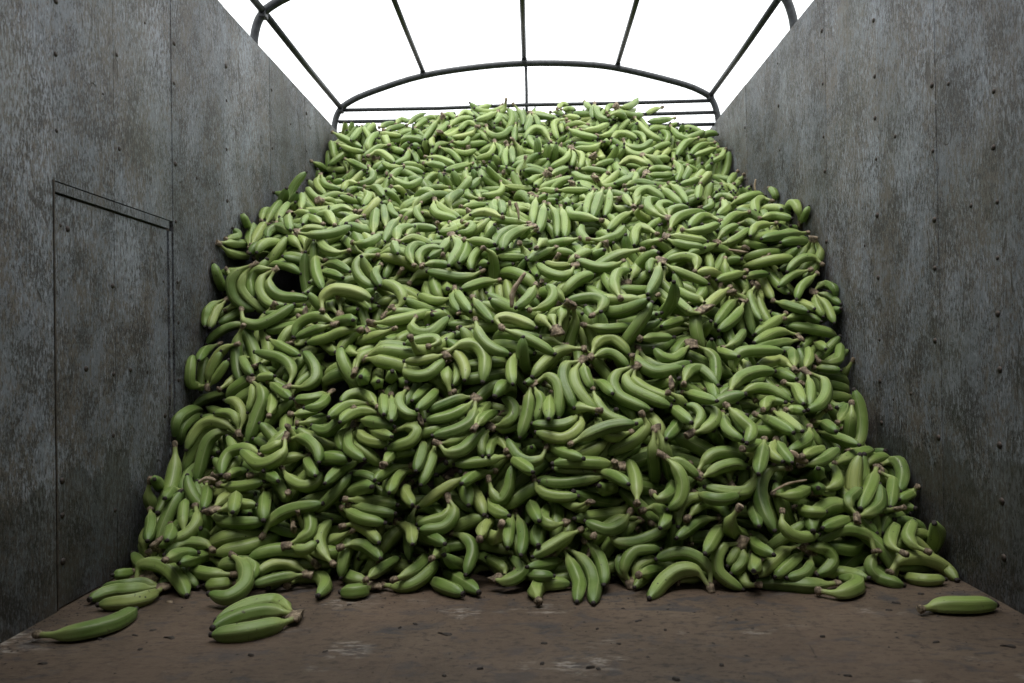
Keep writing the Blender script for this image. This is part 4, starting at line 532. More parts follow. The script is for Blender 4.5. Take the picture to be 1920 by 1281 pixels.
19,100,-794,4210,1610,27,83,-179,-20, 0,92,587,3631,1321,83,-169,38,-55, 7,111,-1221,3156,-2,180,1,-79,-37, 116,96,-751,4254,1674,57,105,-160,-16,
4,96,-817,3318,1184,69,-16,-163,-91, 5,90,-576,4611,2033,43,-150,85,91, 109,103,834,2963,1036,104,48,43,158, 10,92,-400,3640,1348,185,-7,28,70,
2,108,1019,3604,1265,50,154,-118,-2, 7,106,-148,3099,1181,46,-114,157,15, 2,102,1069,2201,5,179,62,-61,15, 7,106,480,3522,1334,50,170,-86,-35,
112,96,92,3934,1529,91,35,-155,-80, 3,92,-900,2404,218,192,18,1,-52, 117,110,66,2240,292,46,83,139,-109, 2,92,133,3588,1232,132,-136,-14,-63,
0,97,837,4505,1817,79,-148,100,-43, 5,106,-44,2726,1039,110,132,82,-61, 17,89,-173,4620,2032,53,-178,28,-69, 12,107,-187,2195,-5,21,-190,-9,-59,
7,107,1099,2645,39,156,78,-66,-71, 115,94,7,3621,1398,171,33,55,-82, 18,109,819,4698,1919,147,-23,21,132, 8,91,526,4068,1487,183,-67,-46,-9,
12,101,7,4230,1715,181,44,9,73, 23,106,-899,3292,1106,133,38,-141,-32, 111,90,695,2569,613,85,133,-3,-122, 18,101,-464,4453,1973,63,-161,-96,-33,
4,102,17,2701,1019,62,-147,-121,3, 121,107,345,2545,793,41,27,75,179, 1,110,295,4109,1564,73,177,-59,-10, 13,106,-376,2402,598,183,51,52,33,
0,96,307,2333,623,107,109,126,-26, 17,111,-13,4880,1939,126,91,-109,63, 3,98,-610,2512,544,43,-151,119,-32, 5,93,744,2494,430,79,29,-142,-113,
0,102,1157,3678,65,123,19,72,-139, 22,110,433,4798,2157,19,-88,-52,171, 7,89,-226,2875,929,36,145,22,131, 113,95,-388,2749,774,110,0,-166,-20,
8,98,236,3967,1482,19,187,6,67, 13,94,279,4716,1955,12,-22,-148,-132, 8,102,1065,2615,361,123,33,54,144, 10,109,93,2725,832,97,168,-42,-21,
11,102,831,4278,1548,126,44,-146,-28, 12,111,479,3619,1287,15,-96,-91,-149, 6,92,429,2094,106,121,-36,-150,40, 20,99,1057,4677,1877,83,176,-33,-30,
3,99,-403,2254,276,187,51,40,26, 13,102,-763,2863,866,55,-171,-54,-68, 0,102,596,2303,422,172,-88,51,-10, 6,89,-1165,3975,1401,133,73,9,-130,
8,105,-655,4342,1717,26,-35,184,-64, 9,88,1013,4433,1790,93,-162,-64,33, 9,94,400,3166,1141,31,-144,135,-10, 0,98,-268,2884,982,153,-10,113,-60,
19,102,-389,3271,1163,40,-143,134,8, 9,101,-675,4460,1924,36,-188,16,-54, 3,95,595,3287,1114,11,-130,144,-48, 3,90,227,2473,757,69,-46,-59,172,
13,89,980,4135,1498,153,-79,-74,70, 4,89,132,4728,1879,35,-104,-164,-30, 7,88,-14,2449,562,120,128,-70,-65, 12,94,532,4735,2077,26,-9,-136,-144,
12,93,-710,4908,1997,15,-34,187,62, 10,111,-620,3461,1242,58,130,-140,-4, 14,97,-294,4513,1933,40,16,-172,92, 4,98,782,4698,1854,105,68,-146,-53,
16,95,180,4379,1707,20,-131,119,-90, 5,98,568,2224,59,101,58,8,-162, 13,97,-146,2969,971,32,16,-197,3, 0,108,342,2948,895,93,-112,122,-63,
5,89,-1225,3512,21,157,4,-30,120, 5,106,768,4476,1846,163,-86,-76,-17, 15,93,1148,3600,1246,86,-37,65,-165, 1,90,479,4741,1979,63,-50,109,-147,
7,99,489,2581,650,120,-132,88,-17, 0,105,-188,4753,2044,7,-67,188,-14, 5,107,-262,3477,1174,147,103,10,-86, 110,104,-764,2416,480,116,101,114,-59,
0,98,653,3596,1247,109,-119,-117,14, 5,110,-186,4681,2069,76,-135,90,-90, 5,96,704,2404,481,47,1,-184,61, 20,102,355,4824,1925,107,-3,-167,-22,
1,105,-53,2232,334,27,5,197,17, 114,106,-591,2851,1021,68,-186,17,-22, 15,92,-392,4240,1619,126,-145,0,-53, 10,105,-213,3885,1427,83,-161,83,-22,
118,108,-493,2371,357,72,-111,-46,-143, 120,102,904,3679,1279,101,81,-7,152, 6,99,954,4109,1509,152,-119,47,20, 7,106,-305,2971,1050,41,32,-165,-101,
111,92,-866,2922,1002,93,159,3,-78, 10,93,-967,2758,825,80,69,150,-79, 16,98,881,4496,1795,90,-117,-81,-108, 13,100,-144,3008,991,171,-47,73,-55,
6,107,898,2244,251,135,-73,124,-34, 17,91,-759,3819,1332,62,-139,-38,-124, 12,90,114,3136,992,25,-83,-87,-158, 114,106,1034,2639,351,126,2,-143,61,
118,89,-641,3501,1296,119,111,-101,-58, 1,111,-124,4567,2020,38,-86,-167,58,
]
# ------------------------------------------------------------------ helpers
class NB:
    def __init__(s, name):
        s.m = bpy.data.materials.new(name); s.m.use_nodes = True; s.t = s.m.node_tree
        s.b = s.t.nodes['Principled BSDF']
    def n(s, typ, **kw):
        x = s.t.nodes.new('ShaderNode' + typ)
        for k, v in kw.items():
            if k in x.inputs.keys() and not hasattr(x, k): x.inputs[k].default_value = v
            else: setattr(x, k, v)
        return x
    def l(s, a, b): s.t.links.new(a, b)
    def noise(s, vec, scale, detail=4, rough=.55, sx=(1, 1, 1), w=None, dist=0):
        mp = s.n('Mapping'); mp.inputs['Scale'].default_value = sx; s.l(vec, mp.inputs['Vector'])
        x = s.n('TexNoise'); x.inputs['Scale'].default_value = scale; x.inputs['Detail'].default_value = detail
        x.inputs['Roughness'].default_value = rough; x.inputs['Distortion'].default_value = dist
        if w is not None:
            x.noise_dimensions = '4D'; s.l(w, x.inputs['W'])
        s.l(mp.outputs[0], x.inputs['Vector']); return x.outputs['Fac']
    def ramp(s, fac, stops, interp='LINEAR'):
        r = s.n('ValToRGB'); e = r.color_ramp.elements; r.color_ramp.interpolation = interp
        while len(e) < len(stops): e.new(.5)
        for el, (p, c) in zip(e, stops):
            el.position = p; el.color = (c, c, c, 1) if isinstance(c, (int, float)) else (*c, 1)
        s.l(fac, r.inputs['Fac']); return r.outputs['Color']
    def mix(s, fac, a, b, mode='MIX'):
        x = s.n('MixRGB'); x.blend_type = mode
        for k, v in (('Fac', fac), ('Color1', a), ('Color2', b)):
            if isinstance(v, (int, float)): x.inputs[k].default_value = v if k == 'Fac' else (v, v, v, 1)
            elif isinstance(v, tuple): x.inputs[k].default_value = (*v, 1)
            else: s.l(v, x.inputs[k])
        return x.outputs[0]
    def math(s, op, a, b=0.0, c=0.0, clamp=False):
        x = s.n('Math'); x.operation = op; x.use_clamp = clamp
        for k, v in enumerate((a, b, c)):
            if isinstance(v, (int, float)): x.inputs[k].default_value = v
            else: s.l(v, x.inputs[k])
        return x.outputs[0]
    def bump(s, h, strength, dist):
        b = s.n('Bump'); b.inputs['Strength'].default_value = strength; b.inputs['Distance'].default_value = dist
        s.l(h, b.inputs['Height']); s.l(b.outputs[0], s.b.inputs['Normal'])
    def obj(s): return s.n('TexCoord').outputs['Object']

def mat_banana():
    s = NB('green_banana_peel')
    uv = s.n('UVMap'); uv.uv_map = 'UV'
    sep = s.n('SeparateXYZ'); s.l(uv.outputs[0], sep.inputs[0])
    around, along = sep.outputs[0], sep.outputs[1]
    oi = s.n('ObjectInfo').outputs['Random']; isl = s.n('NewGeometry').outputs['Random Per Island']
    rnd = s.math('FRACT', s.math('ADD', s.math('MULTIPLY', oi, 7.31), isl))
    rnd2 = s.math('FRACT', s.math('MULTIPLY', rnd, 17.77))
    P = s.n('TexCoord').outputs['Object']
    w = s.math('MULTIPLY', rnd, 40.0)
    c = s.ramp(rnd, [(0, (.062, .115, .018)), (.25, (.103, .172, .028)), (.6, (.152, .232, .045)), (.86, (.218, .29, .070)), (1, (.30, .34, .10))])
    big = s.noise(P, 16, 3, .5, w=w)
    c = s.mix(s.ramp(big, [(.3, .0), (.72, .5)]), c, (.24, .305, .105))
    # fine lengthwise fibres
    cmb = s.n('CombineXYZ'); s.l(s.math('MULTIPLY', around, 26.0), cmb.inputs[0]); s.l(s.math('MULTIPLY', along, 2.4), cmb.inputs[1]); s.l(w, cmb.inputs[2])
    fib = s.n('TexNoise'); fib.inputs['Scale'].default_value = 1.6; fib.inputs['Detail'].default_value = 4; s.l(cmb.outputs[0], fib.inputs['Vector'])
    c = s.mix(s.math('MULTIPLY', s.ramp(fib.outputs['Fac'], [(.35, 0), (.7, 1)]), .22), c, (.10, .17, .045))
    # the five ridges: pale along the edge, a dull line beside it
    rg_ = s.math('COSINE', s.math('MULTIPLY', around, 31.4159))
    body_ = s.ramp(along, [(.12, 0), (.24, 1), (.93, 1), (.98, 0)])
    c = s.mix(s.math('MULTIPLY', s.math('MULTIPLY', s.ramp(rg_, [(.80, 0), (.97, 1)]), body_), .38), c, (.30, .34, .15))
    c = s.mix(s.math('MULTIPLY', s.math('MULTIPLY', s.ramp(rg_, [(.45, 0), (.66, 1), (.80, .6), (.86, 0)]), body_), .34), c, (.055, .095, .022))
    # paler neck, greener blossom end
    c = s.mix(s.ramp(along, [(.0, .8), (.2, .5), (.38, 0)]), c, (.29, .345, .12))
    c = s.mix(s.ramp(along, [(.8, 0), (.98, .5)]), c, (.09, .16, .045))
    c = s.mix(s.ramp(along, [(.0, .8), (.045, .25), (.09, 0)]), c, (.16, .125, .065))
    # dark specks, scuffs, latex stains
    vo = s.n('TexVoronoi'); vo.inputs['Scale'].default_value = 62; vo.voronoi_dimensions = '4D'; s.l(P, vo.inputs['Vector']); s.l(w, vo.inputs['W'])
    sp = s.math('MULTIPLY', s.ramp(vo.outputs['Distance'], [(.13, 1), (.20, 0)]), s.ramp(s.noise(P, 23, 2, w=w), [(.5, 0), (.6, 1)]))
    c = s.mix(s.math('MULTIPLY', sp, .95), c, (.028, .026, .016))
    sc1 = s.noise(P, 70, 3, .6, w=w, sx=(1, 1, .35), dist=1.2)
    scf = s.math('MULTIPLY', s.ramp(sc1, [(.63, 0), (.70, 1)]), s.ramp(s.noise(P, 9, 2, w=w), [(.47, 0), (.57, 1)]))
    c = s.mix(s.math('MULTIPLY', scf, .8), c, (.065, .055, .03))
    s.l(c, s.b.inputs['Base Color'])
    ro = s.math('ADD', s.math('MULTIPLY', s.noise(P, 35, 3, w=w), .28), .34)
    s.l(ro, s.b.inputs['Roughness']); s.b.inputs['Specular IOR Level'].default_value = .42
    s.bump(s.math('ADD', s.math('MULTIPLY', fib.outputs['Fac'], .5), s.noise(P, 90, 3)), .22, .0025)
    return s.m
def mat_simple(name, stops, scale, rough, bump=.3, bd=.002, sx=(1, 1, 1), metal=0, detail=5):
    s = NB(name); P = s.obj()
    n = s.noise(P, scale, detail, .6, sx)
    s.l(s.ramp(n, stops), s.b.inputs['Base Color']); s.b.inputs['Roughness'].default_value = rough
    s.b.inputs['Metallic'].default_value = metal
    s.bump(n, bump, bd); return s.m
def mat_panel():
    """blue-grey film-faced plywood, worn through to brown in short upright flecks"""
    s = NB('worn_plywood_panel')
    g = s.n('NewGeometry'); P = g.outputs['Position']
    oi = s.n('ObjectInfo').outputs['Random']
    c = s.ramp(s.noise(P, 2.6, 4, .6, (1, 1, .6)), [(.3, (.145, .155, .172)), (.5, (.178, .195, .222)), (.7, (.215, .238, .275))])
    # the film is worn off in short upright flecks, brown wood below, darker where damp got in
    pt = s.noise(P, 5.0, 7, .70, (1, 1, .5), dist=.5)
    f1 = s.noise(P, 105, 8, .80, (1, 1, .36), dist=.3)
    f2 = s.noise(P, 190, 6, .8, (1, 1, .42), dist=.3)
    th = s.math('ADD', s.math('MULTIPLY', pt, .40), s.math('MULTIPLY', f1, .80))
    c = s.mix(s.ramp(th, [(.57, 0), (.63, .88)]), c, (.128, .102, .078))
    th2 = s.math('ADD', s.math('MULTIPLY', s.noise(P, 8, 6, .7), .45), s.math('MULTIPLY', f2, .75))
    c = s.mix(s.ramp(th2, [(.60, 0), (.64, .92)]), c, (.030, .026, .024))
    th3 = s.math('ADD', s.math('MULTIPLY', s.noise(P, 125, 7, .8, (1, 1, .33), dist=.4), .8), s.math('MULTIPLY', s.noise(P, 4.2, 5, .6, (1, 1, .5)), .3))
    c = s.mix(s.ramp(th3, [(.575, 0), (.63, .8)]), c, (.335, .36, .405))
    # long gouges and dark drips
    dr = s.noise(P, 12, 4, .6, (1, 1, .38), dist=1.4)
    c = s.mix(s.ramp(dr, [(.645, 0), (.67, .85)]), c, (.055, .045, .038))
    sc_ = s.noise(P, 26, 3, .55, (1, 1, .14), dist=2.2)
    c = s.mix(s.ramp(sc_, [(.68, 0), (.71, .8)]), c, (.03, .026, .023))
    # grime deepened with painted shade towards the floor, and green mould patches
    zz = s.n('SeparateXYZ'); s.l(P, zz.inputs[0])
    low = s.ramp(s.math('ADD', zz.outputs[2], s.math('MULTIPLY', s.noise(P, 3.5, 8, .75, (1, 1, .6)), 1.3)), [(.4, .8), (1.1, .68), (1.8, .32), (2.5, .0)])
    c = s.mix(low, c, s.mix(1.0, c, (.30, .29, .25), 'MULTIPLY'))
    c = s.mix(s.math('MULTIPLY', s.ramp(s.noise(P, 1.7, 3, .5, w=None), [(.48, 0), (.66, 1)]), .2), c, (.13, .135, .095))
    br = s.ramp(s.math('FRACT', s.math('MULTIPLY', oi, 5.7)), [(0, .58), (1, .88)])
    c = s.mix(1.0, c, br, 'MULTIPLY')
    s.l(c, s.b.inputs['Base Color'])
    s.l(s.math('ADD', s.math('MULTIPLY', f1, .35), .42), s.b.inputs['Roughness'])
    s.b.inputs['Specular IOR Level'].default_value = .4
    h = s.math('ADD', s.math('MULTIPLY', f1, .8), s.math('ADD', s.math('MULTIPLY', f2, .4), s.math('MULTIPLY', s.ramp(dr, [(.655, 0), (.685, 1)]), -.8)))
    s.bump(h, .6, .004)
    return s.m
def mat_floor():
    s = NB('dirty_brown_floor')
    P = s.n('NewGeometry').outputs['Position']
    c = s.ramp(s.noise(P, 3.0, 6, .62), [(.3, (.056, .039, .026)), (.5, (.086, .061, .042)), (.7, (.116, .085, .060))])
    f = s.noise(P, 55, 6, .75, (.6, 1, 1))
    c = s.mix(s.ramp(f, [(.52, 0), (.60, .75)]), c, (.028, .022, .019))
    f2 = s.noise(P, 120, 4, .7)
    c = s.mix(s.ramp(f2, [(.58, 0), (.72, .5)]), c, (.16, .12, .092))
    bl = s.noise(P, 14, 5, .7, (.5, 1, 1), dist=.6)
    c = s.mix(s.ramp(bl, [(.54, 0), (.62, .7)]), c, (.034, .034, .037))
    pale = s.math('MULTIPLY', s.ramp(s.noise(P, 5.0, 3, .6, (.7, 1, 1)), [(.58, 0), (.68, 1)]), s.ramp(s.noise(P, 70, 5, .7, (.4, 1, 1)), [(.48, 0), (.6, 1)]))
    c = s.mix(s.math('MULTIPLY', pale, .8), c, (.30, .27, .235))
    c = s.mix(s.math('MULTIPLY', s.ramp(s.noise(P, 2.1, 6, .68, dist=.5), [(.46, 0), (.62, 1)]), .4), c, (.115, .078, .055))
    scr = s.noise(P, 30, 3, .6, (1, .12, 1), dist=2.5)
    c = s.mix(s.ramp(scr, [(.70, 0), (.735, .7)]), c, (.025, .02, .018))
    s.l(c, s.b.inputs['Base Color'])
    s.l(s.math('ADD', s.math('MULTIPLY', f, .4), .45), s.b.inputs['Roughness']); s.b.inputs['Specular IOR Level'].default_value = .3
    s.bump(s.math('ADD', f, s.math('MULTIPLY', bl, -.7)), .5, .004)
    return s.m
M_BAN = mat_banana()
M_TIP = mat_simple('blackened_blossom_end', [(.3, (.012, .010, .009)), (.6, (.03, .022, .018)), (.8, (.07, .05, .035))], 160, .8)
M_CROWN = mat_simple('dried_brown_crown', [(.32, (.035, .026, .018)), (.48, (.13, .098, .062)), (.60, (.27, .21, .14)), (.78, (.46, .39, .28))], 75, .85, .8, .004)
M_LEAF = mat_simple('dried_banana_leaf', [(.3, (.11, .075, .045)), (.5, (.26, .20, .13)), (.7, (.40, .33, .24))], 40, .8, .6, .002, (1, 6, 1))
M_DARK = mat_simple('blackened_plant_scrap', [(.3, (.012, .010, .009)), (.7, (.045, .034, .026))], 120, .85, .8, .003)
M_STEEL = mat_simple('weathered_painted_steel', [(.3, (.007, .008, .009)), (.5, (.016, .018, .021)), (.66, (.030, .034, .038)), (.8, (.05, .038, .03))], 45, .5, .3, .001, metal=.3)
M_BOLT = mat_simple('rusty_bolt_steel', [(.3, (.02, .018, .017)), (.6, (.06, .045, .036)), (.8, (.12, .08, .055))], 90, .6, .4, .001, metal=.5)
M_EDGE = mat_simple('dark_plywood_edge', [(.3, (.02, .016, .013)), (.7, (.07, .052, .038))], 60, .8, .4, .002)
M_SHADE_TARP = mat_simple('dark_green_shade_tarp', [(.3, (.012, .018, .016)), (.7, (.025, .034, .03))], 9, .7, .3, .004)
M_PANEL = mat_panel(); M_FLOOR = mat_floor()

def tag(o, label=None, cat=None, group=None, kind=None):
    if label: o['label'] = label
    if cat: o['category'] = cat
    if group: o['group'] = group
    if kind: o['kind'] = kind
    return o
def link(name, me, parent=None):
    o = bpy.data.objects.new(name, me); col.objects.link(o)
    if parent: o.parent = parent
    return o
def mesh(name, V, F, m, uv=None, smooth=True, midx=None):
    me = bpy.data.meshes.new(name)
    V = np.asarray(V, np.float32)
    if isinstance(F, np.ndarray):
        nF, k = F.shape; me.vertices.add(len(V)); me.vertices.foreach_set('co', V.ravel())
        me.loops.add(nF * k); me.loops.foreach_set('vertex_index', F.astype(np.int32).ravel())
        me.polygons.add(nF); me.polygons.foreach_set('loop_start', np.arange(0, nF * k, k, dtype=np.int32))
        me.update(calc_edges=True)
        if uv is not None:
            l = me.uv_layers.new(name='UV'); l.data.foreach_set('uv', np.asarray(uv, np.float32).ravel())
    else:
        me.from_pydata([tuple(v) for v in V], [], F)
    for mm in (m if isinstance(m, (list, tuple)) else [m]): me.materials.append(mm)
    if midx is not None: me.polygons.foreach_set('material_index', np.asarray(midx, np.int32))
    me.polygons.foreach_set('use_smooth', np.full(len(me.polygons), smooth))
    me.update(); me.validate()
    return me
def box_vf(x0, x1, y0, y1, z0, z1, base=0):
    V = [(x, y, z) for x in (x0, x1) for y in (y0, y1) for z in (z0, z1)]
    F = [(0, 1, 3, 2), (4, 6, 7, 5), (0, 4, 5, 1), (2, 3, 7, 6), (0, 2, 6, 4), (1, 5, 7, 3)]
    return V, [tuple(i + base for i in f) for f in F]
def catmull(P, t):
    """smooth curve through the control points, t in 0..1"""
    P = np.asarray(P, float); n = len(P) - 1
    Q = np.vstack([2 * P[0] - P[1], P, 2 * P[-1] - P[-2]])
    x = np.clip(np.asarray(t) * n, 0, n - 1e-9); i = x.astype(int); f = (x - i)[:, None]
    a, b, c, d = Q[i], Q[i + 1], Q[i + 2], Q[i + 3]
    return .5 * (2 * b + (c - a) * f + (2 * a - 5 * b + 4 * c - d) * f ** 2 + (3 * b - a - 3 * c + d) * f ** 3)
def frames(C):
    Tn = np.gradient(C, axis=0); Tn /= np.linalg.norm(Tn, axis=1)[:, None]
    a = np.array([0, 1., .13]) if abs(Tn[0][1]) < .8 else np.array([1., 0, .1])
    N = np.zeros_like(Tn); v = a - Tn[0] * (a @ Tn[0]); N[0] = v / np.linalg.norm(v)
    for k in range(1, len(C)):
        v = N[k - 1] - Tn[k] * (N[k - 1] @ Tn[k]); N[k] = v / np.linalg.norm(v)
    return Tn, N, np.cross(Tn, N)
def tube(C, rad, seg=10, cap=True):
    C = np.asarray(C, float); Tn, N, B = frames(C); rad = np.broadcast_to(rad, (len(C),))
    th = np.arange(seg) * 2 * math.pi / seg
    V = (C[:, None] + rad[:, None, None] * (np.cos(th)[None, :, None] * N[:, None] + np.sin(th)[None, :, None] * B[:, None])).reshape(-1, 3)
    F = []
    for i in range(len(C) - 1):
        for j in range(seg):
            k = (j + 1) % seg; F.append((i * seg + j, i * seg + k, (i + 1) * seg + k, (i + 1) * seg + j))
    if cap: F.append(tuple(range(seg))[::-1]); F.append(tuple(range((len(C) - 1) * seg, len(C) * seg)))
    return V, F
def join(parts):
    V = []; F = []
    for v, f in parts:
        b = len(V); V += [tuple(x) for x in v]; F += [tuple(i + b for i in q) for q in f]
    return V, F

# ------------------------------------------------------------------ banana geometry
RU = np.array([0, .05, .11, .155, .20, .25, .32, .42, .66, .82, .91, .955, .985, 1.0])
RR = np.array([.0074, .0068, .0074, .0098, .0136, .0166, .0188, .0197, .0196, .0182, .0150, .0114, .0080, .0060]) / .0195
def banana_vf(P, r, seg=10, rings=17, sharp=1.0, phase=0.0, neck=1.0):
    """one finger swept along its centre line; five soft ridges; quads only, UV = (around, along)"""
    if rings <= 17: u = np.array([0, .05, .10, .145, .19, .24, .30, .38, .47, .56, .65, .74, .82, .89, .94, .98, 1.0])
    else: u = np.array([0, .025, .05, .08, .11, .14, .17, .20, .235, .27, .31, .355, .40, .45, .50, .55, .60, .65, .70, .75, .80, .84, .88, .91, .94, .965, .985, 1.0])
    C = catmull(P, u); Tn, N, B = frames(C)
    rr = np.interp(u, RU, RR); rr = np.where(u < .2, rr * neck, rr) * r
    th = np.arange(seg) * 2 * math.pi / seg + phase
    amp = .125 * sharp * np.clip((u - .08) / .12, 0, 1) * np.clip((1.02 - u) / .06, 0, 1)
    rid = np.cos(5 * (th - phase)); rid = np.where(rid > 0, rid ** 1.5 if False else np.abs(rid) ** 1.5, rid * .7)
    rho = rr[:, None] * (1 + amp[:, None] * rid[None])
    V = (C[:, None] + rho[..., None] * (np.cos(th)[None, :, None] * N[:, None] + np.sin(th)[None, :, None] * B[:, None])).reshape(-1, 3)
    n = len(u); i = np.arange(n - 1)[:, None]; j = np.arange(seg)[None]; k = (j + 1) % seg
    F = np.stack([i * seg + j, i * seg + k, (i + 1) * seg + k, (i + 1) * seg + j], -1).reshape(-1, 4)
    ua = np.broadcast_to(j / seg, (n - 1, seg)); ub = ua + 1 / seg
    v0 = np.broadcast_to(u[:-1, None], (n - 1, seg)); v1 = np.broadcast_to(u[1:, None], (n - 1, seg))
    UV = np.stack([np.stack([ua, v0], -1), np.stack([ub, v0], -1), np.stack([ub, v1], -1), np.stack([ua, v1], -1)], 2).reshape(-1, 2)
    return V, F, UV
def nub_vf(c, d, r, ln, seg=7, rng=None, flare=1.0):
    """short ragged stub from point c along direction d"""
    d = d / np.linalg.norm(d); a = np.array([0, 0, 1.]) if abs(d[2]) < .8 else np.array([1., 0, 0])
    N = np.cross(d, a); N /= np.linalg.norm(N); B = np.cross(d, N)
    th = np.arange(seg) * 2 * math.pi / seg; V = []
    for t, k in ((-.25, 1.0), (.3, 1.08 * flare), (.8, .95 * flare), (1.0, .55 * flare)):
        j = 1 + rng.uniform(-.22, .22, seg) if t > 0 else np.ones(seg)
        V.append(c + d * (t * ln * (1 if t < .8 else rng.uniform(.8, 1.15))) + (r * k * j)[:, None] * (np.cos(th)[:, None] * N + np.sin(th)[:, None] * B))
    V.append((c + d * ln * .85)[None]); V = np.concatenate(V)
    F = [(i * seg + j, i * seg + (j + 1) % seg, (i + 1) * seg + (j + 1) % seg, (i + 1) * seg + j) for i in range(3) for j in range(seg)]
    F += [(3 * seg + j, 3 * seg + (j + 1) % seg, 4 * seg, 4 * seg) for j in range(seg)]
    return V, np.array(F)
def tri_clean(F): return [tuple(dict.fromkeys(map(int, f))) for f in F]
def crown_vf(starts, dirs, size, rng):
    """chunk of dried cut stem that the fingers grow from"""
    c = starts.mean(0); d = -dirs.mean(0); d /= np.linalg.norm(d)
    sp = starts - c; w = sp[np.argmax((sp ** 2).sum(1))] if len(starts) > 1 else np.array([0, 0, 1.])
    w = w - d * (w @ d)
    if np.linalg.norm(w) < 1e-5: w = np.cross(d, [0.3, 1, .2])
    w /= np.linalg.norm(w); h = np.cross(d, w)
    half = np.abs(sp @ w).max() + .008 * size; th_ = .0085 * size + np.abs(sp @ h).max()
    seg = 9; V = []; th = np.arange(seg) * 2 * math.pi / seg
    ln = size * rng.uniform(.018, .030); sk = rng.uniform(-.6, .6)
    for t, k in ((-.35, .75), (0, 1.0), (.45, .95), (.9, 1.05), (1.0, .7)):
        j = 1 + rng.uniform(-.2, .2, seg)
        off = (np.cos(th) * half * k * j)[:, None] * w + (np.sin(th) * th_ * k * j)[:, None] * h
        V.append(c + d * (t * ln) + off + d * (np.cos(th) * sk * half * (t > .4) * .5)[:, None])
    V.append((c + d * ln * .8)[None]); V = np.concatenate(V)
    F = [(i * seg + j, i * seg + (j + 1) % seg, (i + 1) * seg + (j + 1) % seg, (i + 1) * seg + j) for i in range(4) for j in range(seg)]
    F += [(4 * seg + j, 4 * seg + (j + 1) % seg, 5 * seg, 5 * seg) for j in range(seg)]
    return V, np.array(F)
class BunchMesh:
    """meshes of one kind of bunch, shared between its copies"""
    def __init__(s, fingers, seed, fine=False, size=1.0, phase=None):
        rng = np.random.default_rng(seed); s.n = len(fingers); s.f = []; s.fingers = fingers
        for P, r in fingers:
            P = np.asarray(P, float)
            ph = rng.uniform(0, 1.2)
            v, f, uv = banana_vf(P, r, 15 if fine else 10, 28 if fine else 17, rng.uniform(.6, 1.5), ph, 1.0 if s.n == 1 else .95)
            e = catmull(P, np.array([.97, 1.0])); tv, tf = nub_vf(e[1], e[1] - e[0], .0066 * r / .0195, .0085, 7, rng)
            s.f.append([v, f, uv, tv, tf])
        st = np.array([np.asarray(P)[0] for P, r in fingers]); dr = np.array([(lambda q: (q[1] - q[0]) / np.linalg.norm(q[1] - q[0]))(catmull(P, np.array([0, .06]))) for P, r in fingers])
        if s.n == 1: s.cv, s.cf = nub_vf(st[0] + dr[0] * .002, -dr[0], .0078 * size, rng.uniform(.010, .02), 8, rng, rng.uniform(1.0, 1.35))
        else: s.cv, s.cf = crown_vf(st, dr, size * (.86 + .05 * s.n), rng)
        s.me = None
    def build(s):
        s.me = [(mesh('banana', v, f, M_BAN, uv), mesh('blossom_tip', tv, tri_clean(tf), M_TIP)) for v, f, uv, tv, tf in s.f]
        s.cme = mesh('crown' if s.n > 1 else 'stem_end', s.cv, tri_clean(s.cf), M_CROWN)
def place(B, mw):
    """one bunch (an Empty with its fingers) or one loose banana as a thing of its own"""
    if B.me is None: B.build()
    if B.n == 1:
        t = link('single_banana', B.me[0][0]); t.matrix_world = mw
        link('blossom_tip', B.me[0][1], t); link('stem_end', B.cme, t)
    else:
        t = link('banana_bunch', None); t.matrix_world = mw; t.empty_display_size = .03
        for a, b in B.me:
            f = link('banana', a, t); link('blossom_tip', b, f)
        link('crown', B.cme, t)
    return t

# ------------------------------------------------------------------ the truck body
XL, XR, HW, Y0, Y1 = W_L, W_R, 2.06, -1.7, 4.95
v, f = box_vf(XL - .08, XR + .08, Y0 - .05, Y1 + .05, -.05, 0)
fl = link('floor', mesh('floor', v, f, M_FLOOR, smooth=False)); tag(fl, 'worn brown wooden truck bed floor with dirt', kind='structure')
gnd = link('ground', mesh('ground', [(-150, -150, -1.1), (150, -150, -1.1), (150, 150, -1.1), (-150, 150, -1.1)], [(0, 1, 2, 3)], mat_simple('yard_ground', [(.3, (.09, .08, .065)), (.7, (.15, .135, .11))], .8, .9, .3, .02)))
tag(gnd, kind='structure')
rw = random.Random(5)
SEAMS = [Y0, -.35, .80, 1.885, 2.175, 2.53, 2.97, 3.50, 4.05, 4.60, Y1]
def bolt_mesh():
    V = []; F = []; seg = 8
    for k, (r, h) in enumerate(((.0125, 0), (.0115, .004), (.007, .0075))):
        V += [(r * math.cos(a), r * math.sin(a), h) for a in (i * 2 * math.pi / seg for i in range(seg))]
    V.append((0, 0, .0085))
    for k in range(2):
        for j in range(seg): F.append((k * seg + j, k * seg + (j + 1) % seg, (k + 1) * seg + (j + 1) % seg, (k + 1) * seg + j))
    F += [(2 * seg + j, 2 * seg + (j + 1) % seg, 3 * seg) for j in range(seg)]
    return mesh('bolt', V, F, M_BOLT)
BOLT = bolt_mesh()
